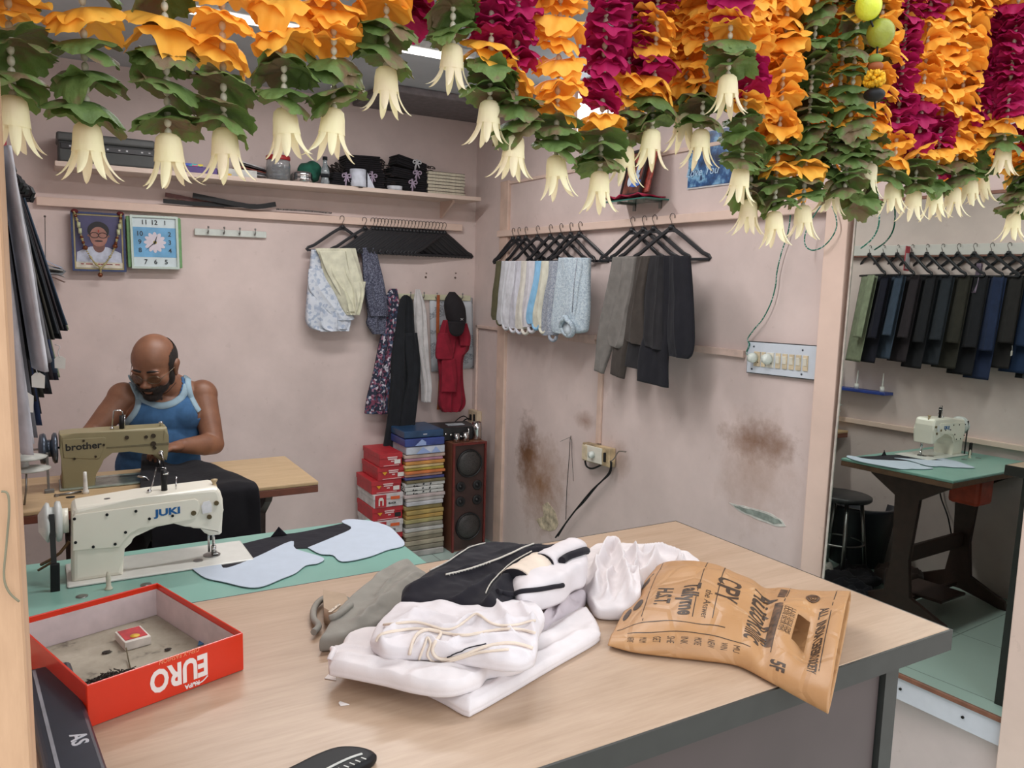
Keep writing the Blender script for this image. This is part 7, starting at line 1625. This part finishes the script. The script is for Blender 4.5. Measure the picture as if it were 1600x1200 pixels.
LST = [(25, 247, 'bggogggo', 0), (140, 284, 'bgggoggoo', 0), (265, 297, 'bgggoggggg', 0), (352, 286, 'bggoooooooo', 0), (445, 252, 'bggoogggg', 0), (522, 250, 'bggoooooo', 0), (603, 183, 'bggoomm', 0), (706, 145, 'bggooo', 0),
 (764, 230, 'bggommmoo', 0), (803, 282, 'bggommmmmmmm', 0), (866, 312, 'bggoooooooooo', 0), (935, 334, 'bggommmmmmmmm', 0), (975, 292, 'bggoommmmmmmm', .02), (1016, 266, 'bggomoommm', 0), (1066, 238, 'bgoooooooo', .03), (1093, 264, 'bggoooooooo', .0),
 (1134, 183, 'bggommm', -.05), (1155, 322, 'bgggommoooooooo', -.02), (1168, 368, 'bggggooooooooooo', .02), (1206, 387, 'bggogooooooooooooo', 0), (1251, 376, 'bggogggggggggoooo', 0), (1298, 336, 'bgggooooooooooooo', 0), (1320, 300, 'ggggggggggggg', -.02), (1340, 315, 'ggggoogggggg', .02),
 (1356, 308, 'bggoooooooooooo', 0), (1391, 336, 'bgoommmmmmmmmooo', 0), (1425, 347, 'bggommmooooommooo', 0), (1457, 345, 'bggommooooooooooo', 0), (1486, 341, 'bggoooooooooooooo', .0), (1512, 326, 'bggoommmmmmmmooo', 0), (1530, 318, 'bgoommmmmmmmmmmo', .03), (1564, 276, 'bgommmmmmmmoo', -.04), (1580, 378, 'bgggoommmmmmmmmmmm', .0), (1602, 340, 'bggommmmmmmmmmmo', -.02)]
pos = ['leftmost', 'second', 'third', 'fourth', 'fifth', 'sixth', 'seventh', 'eighth', 'ninth', 'tenth', 'eleventh', 'twelfth', 'thirteenth', 'fourteenth', 'fifteenth', 'sixteenth', 'seventeenth']
N_ = len(LST)
for i, (x, y, seq, dy) in enumerate(LST):
    lb = '%s%s flower garland strand; upward %s' % (pos[i] if i < 17 else ('rightmost' if i == N_-1 else pos[N_-1-i]), ' from left' if 0 < i < 17 else (' from right' if 17 <= i < N_-1 else ''), describe(seq))
    lb = ' '.join(lb.split()[:16])
    strand(x, y, seq, lb, GY+dy, step=.0265 if x < 540 else .0225)
# fuller second row of orange, magenta and leaf strands behind, toward the right
for j, (x, y, seq, lb) in enumerate(((640, 28, 'mmmm', 'short magenta garland end between the seventh and eighth bells'), (1000, 165, 'oommmmmm', 'magenta garland end behind the thirteenth bell'), (1040, 150, 'ooooooo', 'orange garland end left of the short cream bell'), 
    (1180, 262, 'ooommooooooo', 'orange garland strand inside the hanging curve'), (1215, 250, 'oooooooooooo', 'orange garland strand next to the leafy column'), (1240, 285, 'ogggggggggoo', 'leafy column of the garland curtain'), (1278, 270, 'oogooooooooo', 'orange column beside the dark leaf column'),
    (1420, 270, 'mmmmmmmmmmoo', 'magenta column right of the yellow lemon charm'), (1445, 262, 'moooooooooo', 'orange column inside the right curve'), (1475, 262, 'moooooooooo', 'orange column in the middle of the right curve'), (1500, 280, 'ooooooooooo', 'orange column at the right of the right curve'),
    (1550, 240, 'mmmmmmmmmmo', 'magenta column near the right image edge'), (1380, 262, 'ooooooooooo', 'orange column under the lemon charm'))):
    strand(x, y, seq, lb, GY+.05, step=.022)
# top swag of orange flowers at the upper right
rnd = random.Random(12)
sw_ = thing('flower_swag', 'thick orange flower swag along the top right of the doorway', 'garland', (1.4, .80, 1.95))
npz = 0
for i in range(70):
    px = 1160+rnd.uniform(0, 1)*460; t = (px-1160)/460; p = on_y(px, 8+rnd.uniform(-30, 40)+max(0, (t-.45))*40, .80)
    pr = rnd.choice(PR['o']); c = pr.copy(); COL.objects.link(c); c.parent = sw_; c.location = p-Vector(sw_.location)+Vector((0, rnd.uniform(-.02, .02), 0)); c.rotation_euler = (rnd.uniform(-1.2, 1.2), rnd.uniform(-1.2, 1.2), rnd.uniform(0, 6))
for L in PR.values():
    for o in L: bpy.data.objects.remove(o)
# lemon and chilli charm
ch = thing('lemon_charm', 'charm string of two yellow-green lemons and a marigold', 'charm', on_y(1370, 150, .66)); qy = .66
m_lem = M('lemon_skin', (196, 204, 60), .35, var=.05, vs=40, bump=.3, bs=300)
G().tube([on_y(1355, 20, qy), on_y(1372, 60, qy), on_y(1366, 150, qy), on_y(1368, 170, qy)], .0012, 6).build('black_thread', m_black, ch)
for (x, y, r_, c) in ((1357, 10, .0155, (206, 214, 62)), (1376, 52, .0165, (150, 156, 54))):
    g = G(); g.ball(on_y(x, y, qy), (r_, r_, r_*1.05), n=24); g.build('lemon', M('lemon_%d' % x, c, .35, var=.06, vs=40, bump=.3, bs=300), ch)
g = G(); c = on_y(1366, 124, qy)
for i in range(90):
    a = rnd.uniform(0, 6.28); b = rnd.uniform(-1.2, 1.5); d = Vector((math.cos(a)*math.cos(b), math.sin(a)*math.cos(b), math.sin(b)*.8)); q = c+d*.013; g.tube([c+d*.006, q, q+Vector((rnd.uniform(-.002, .002), 0, .002))], [.003, .0025, .0006], 5)
g.build('marigold', M('marigold_yellow', (232, 176, 24), .7, var=.1, vs=200), ch)
for (y, cc) in ((92, (120, 140, 60)), (104, (150, 80, 40))): G().ball(on_y(1368, y, qy), (.009, .009, .006), n=12).build('dried_bloom', M('dried_%d' % y, cc, .7), ch)
G().ball(on_y(1366, 148, qy), (.013, .013, .008), n=14).build('charcoal_piece', m_black, ch)
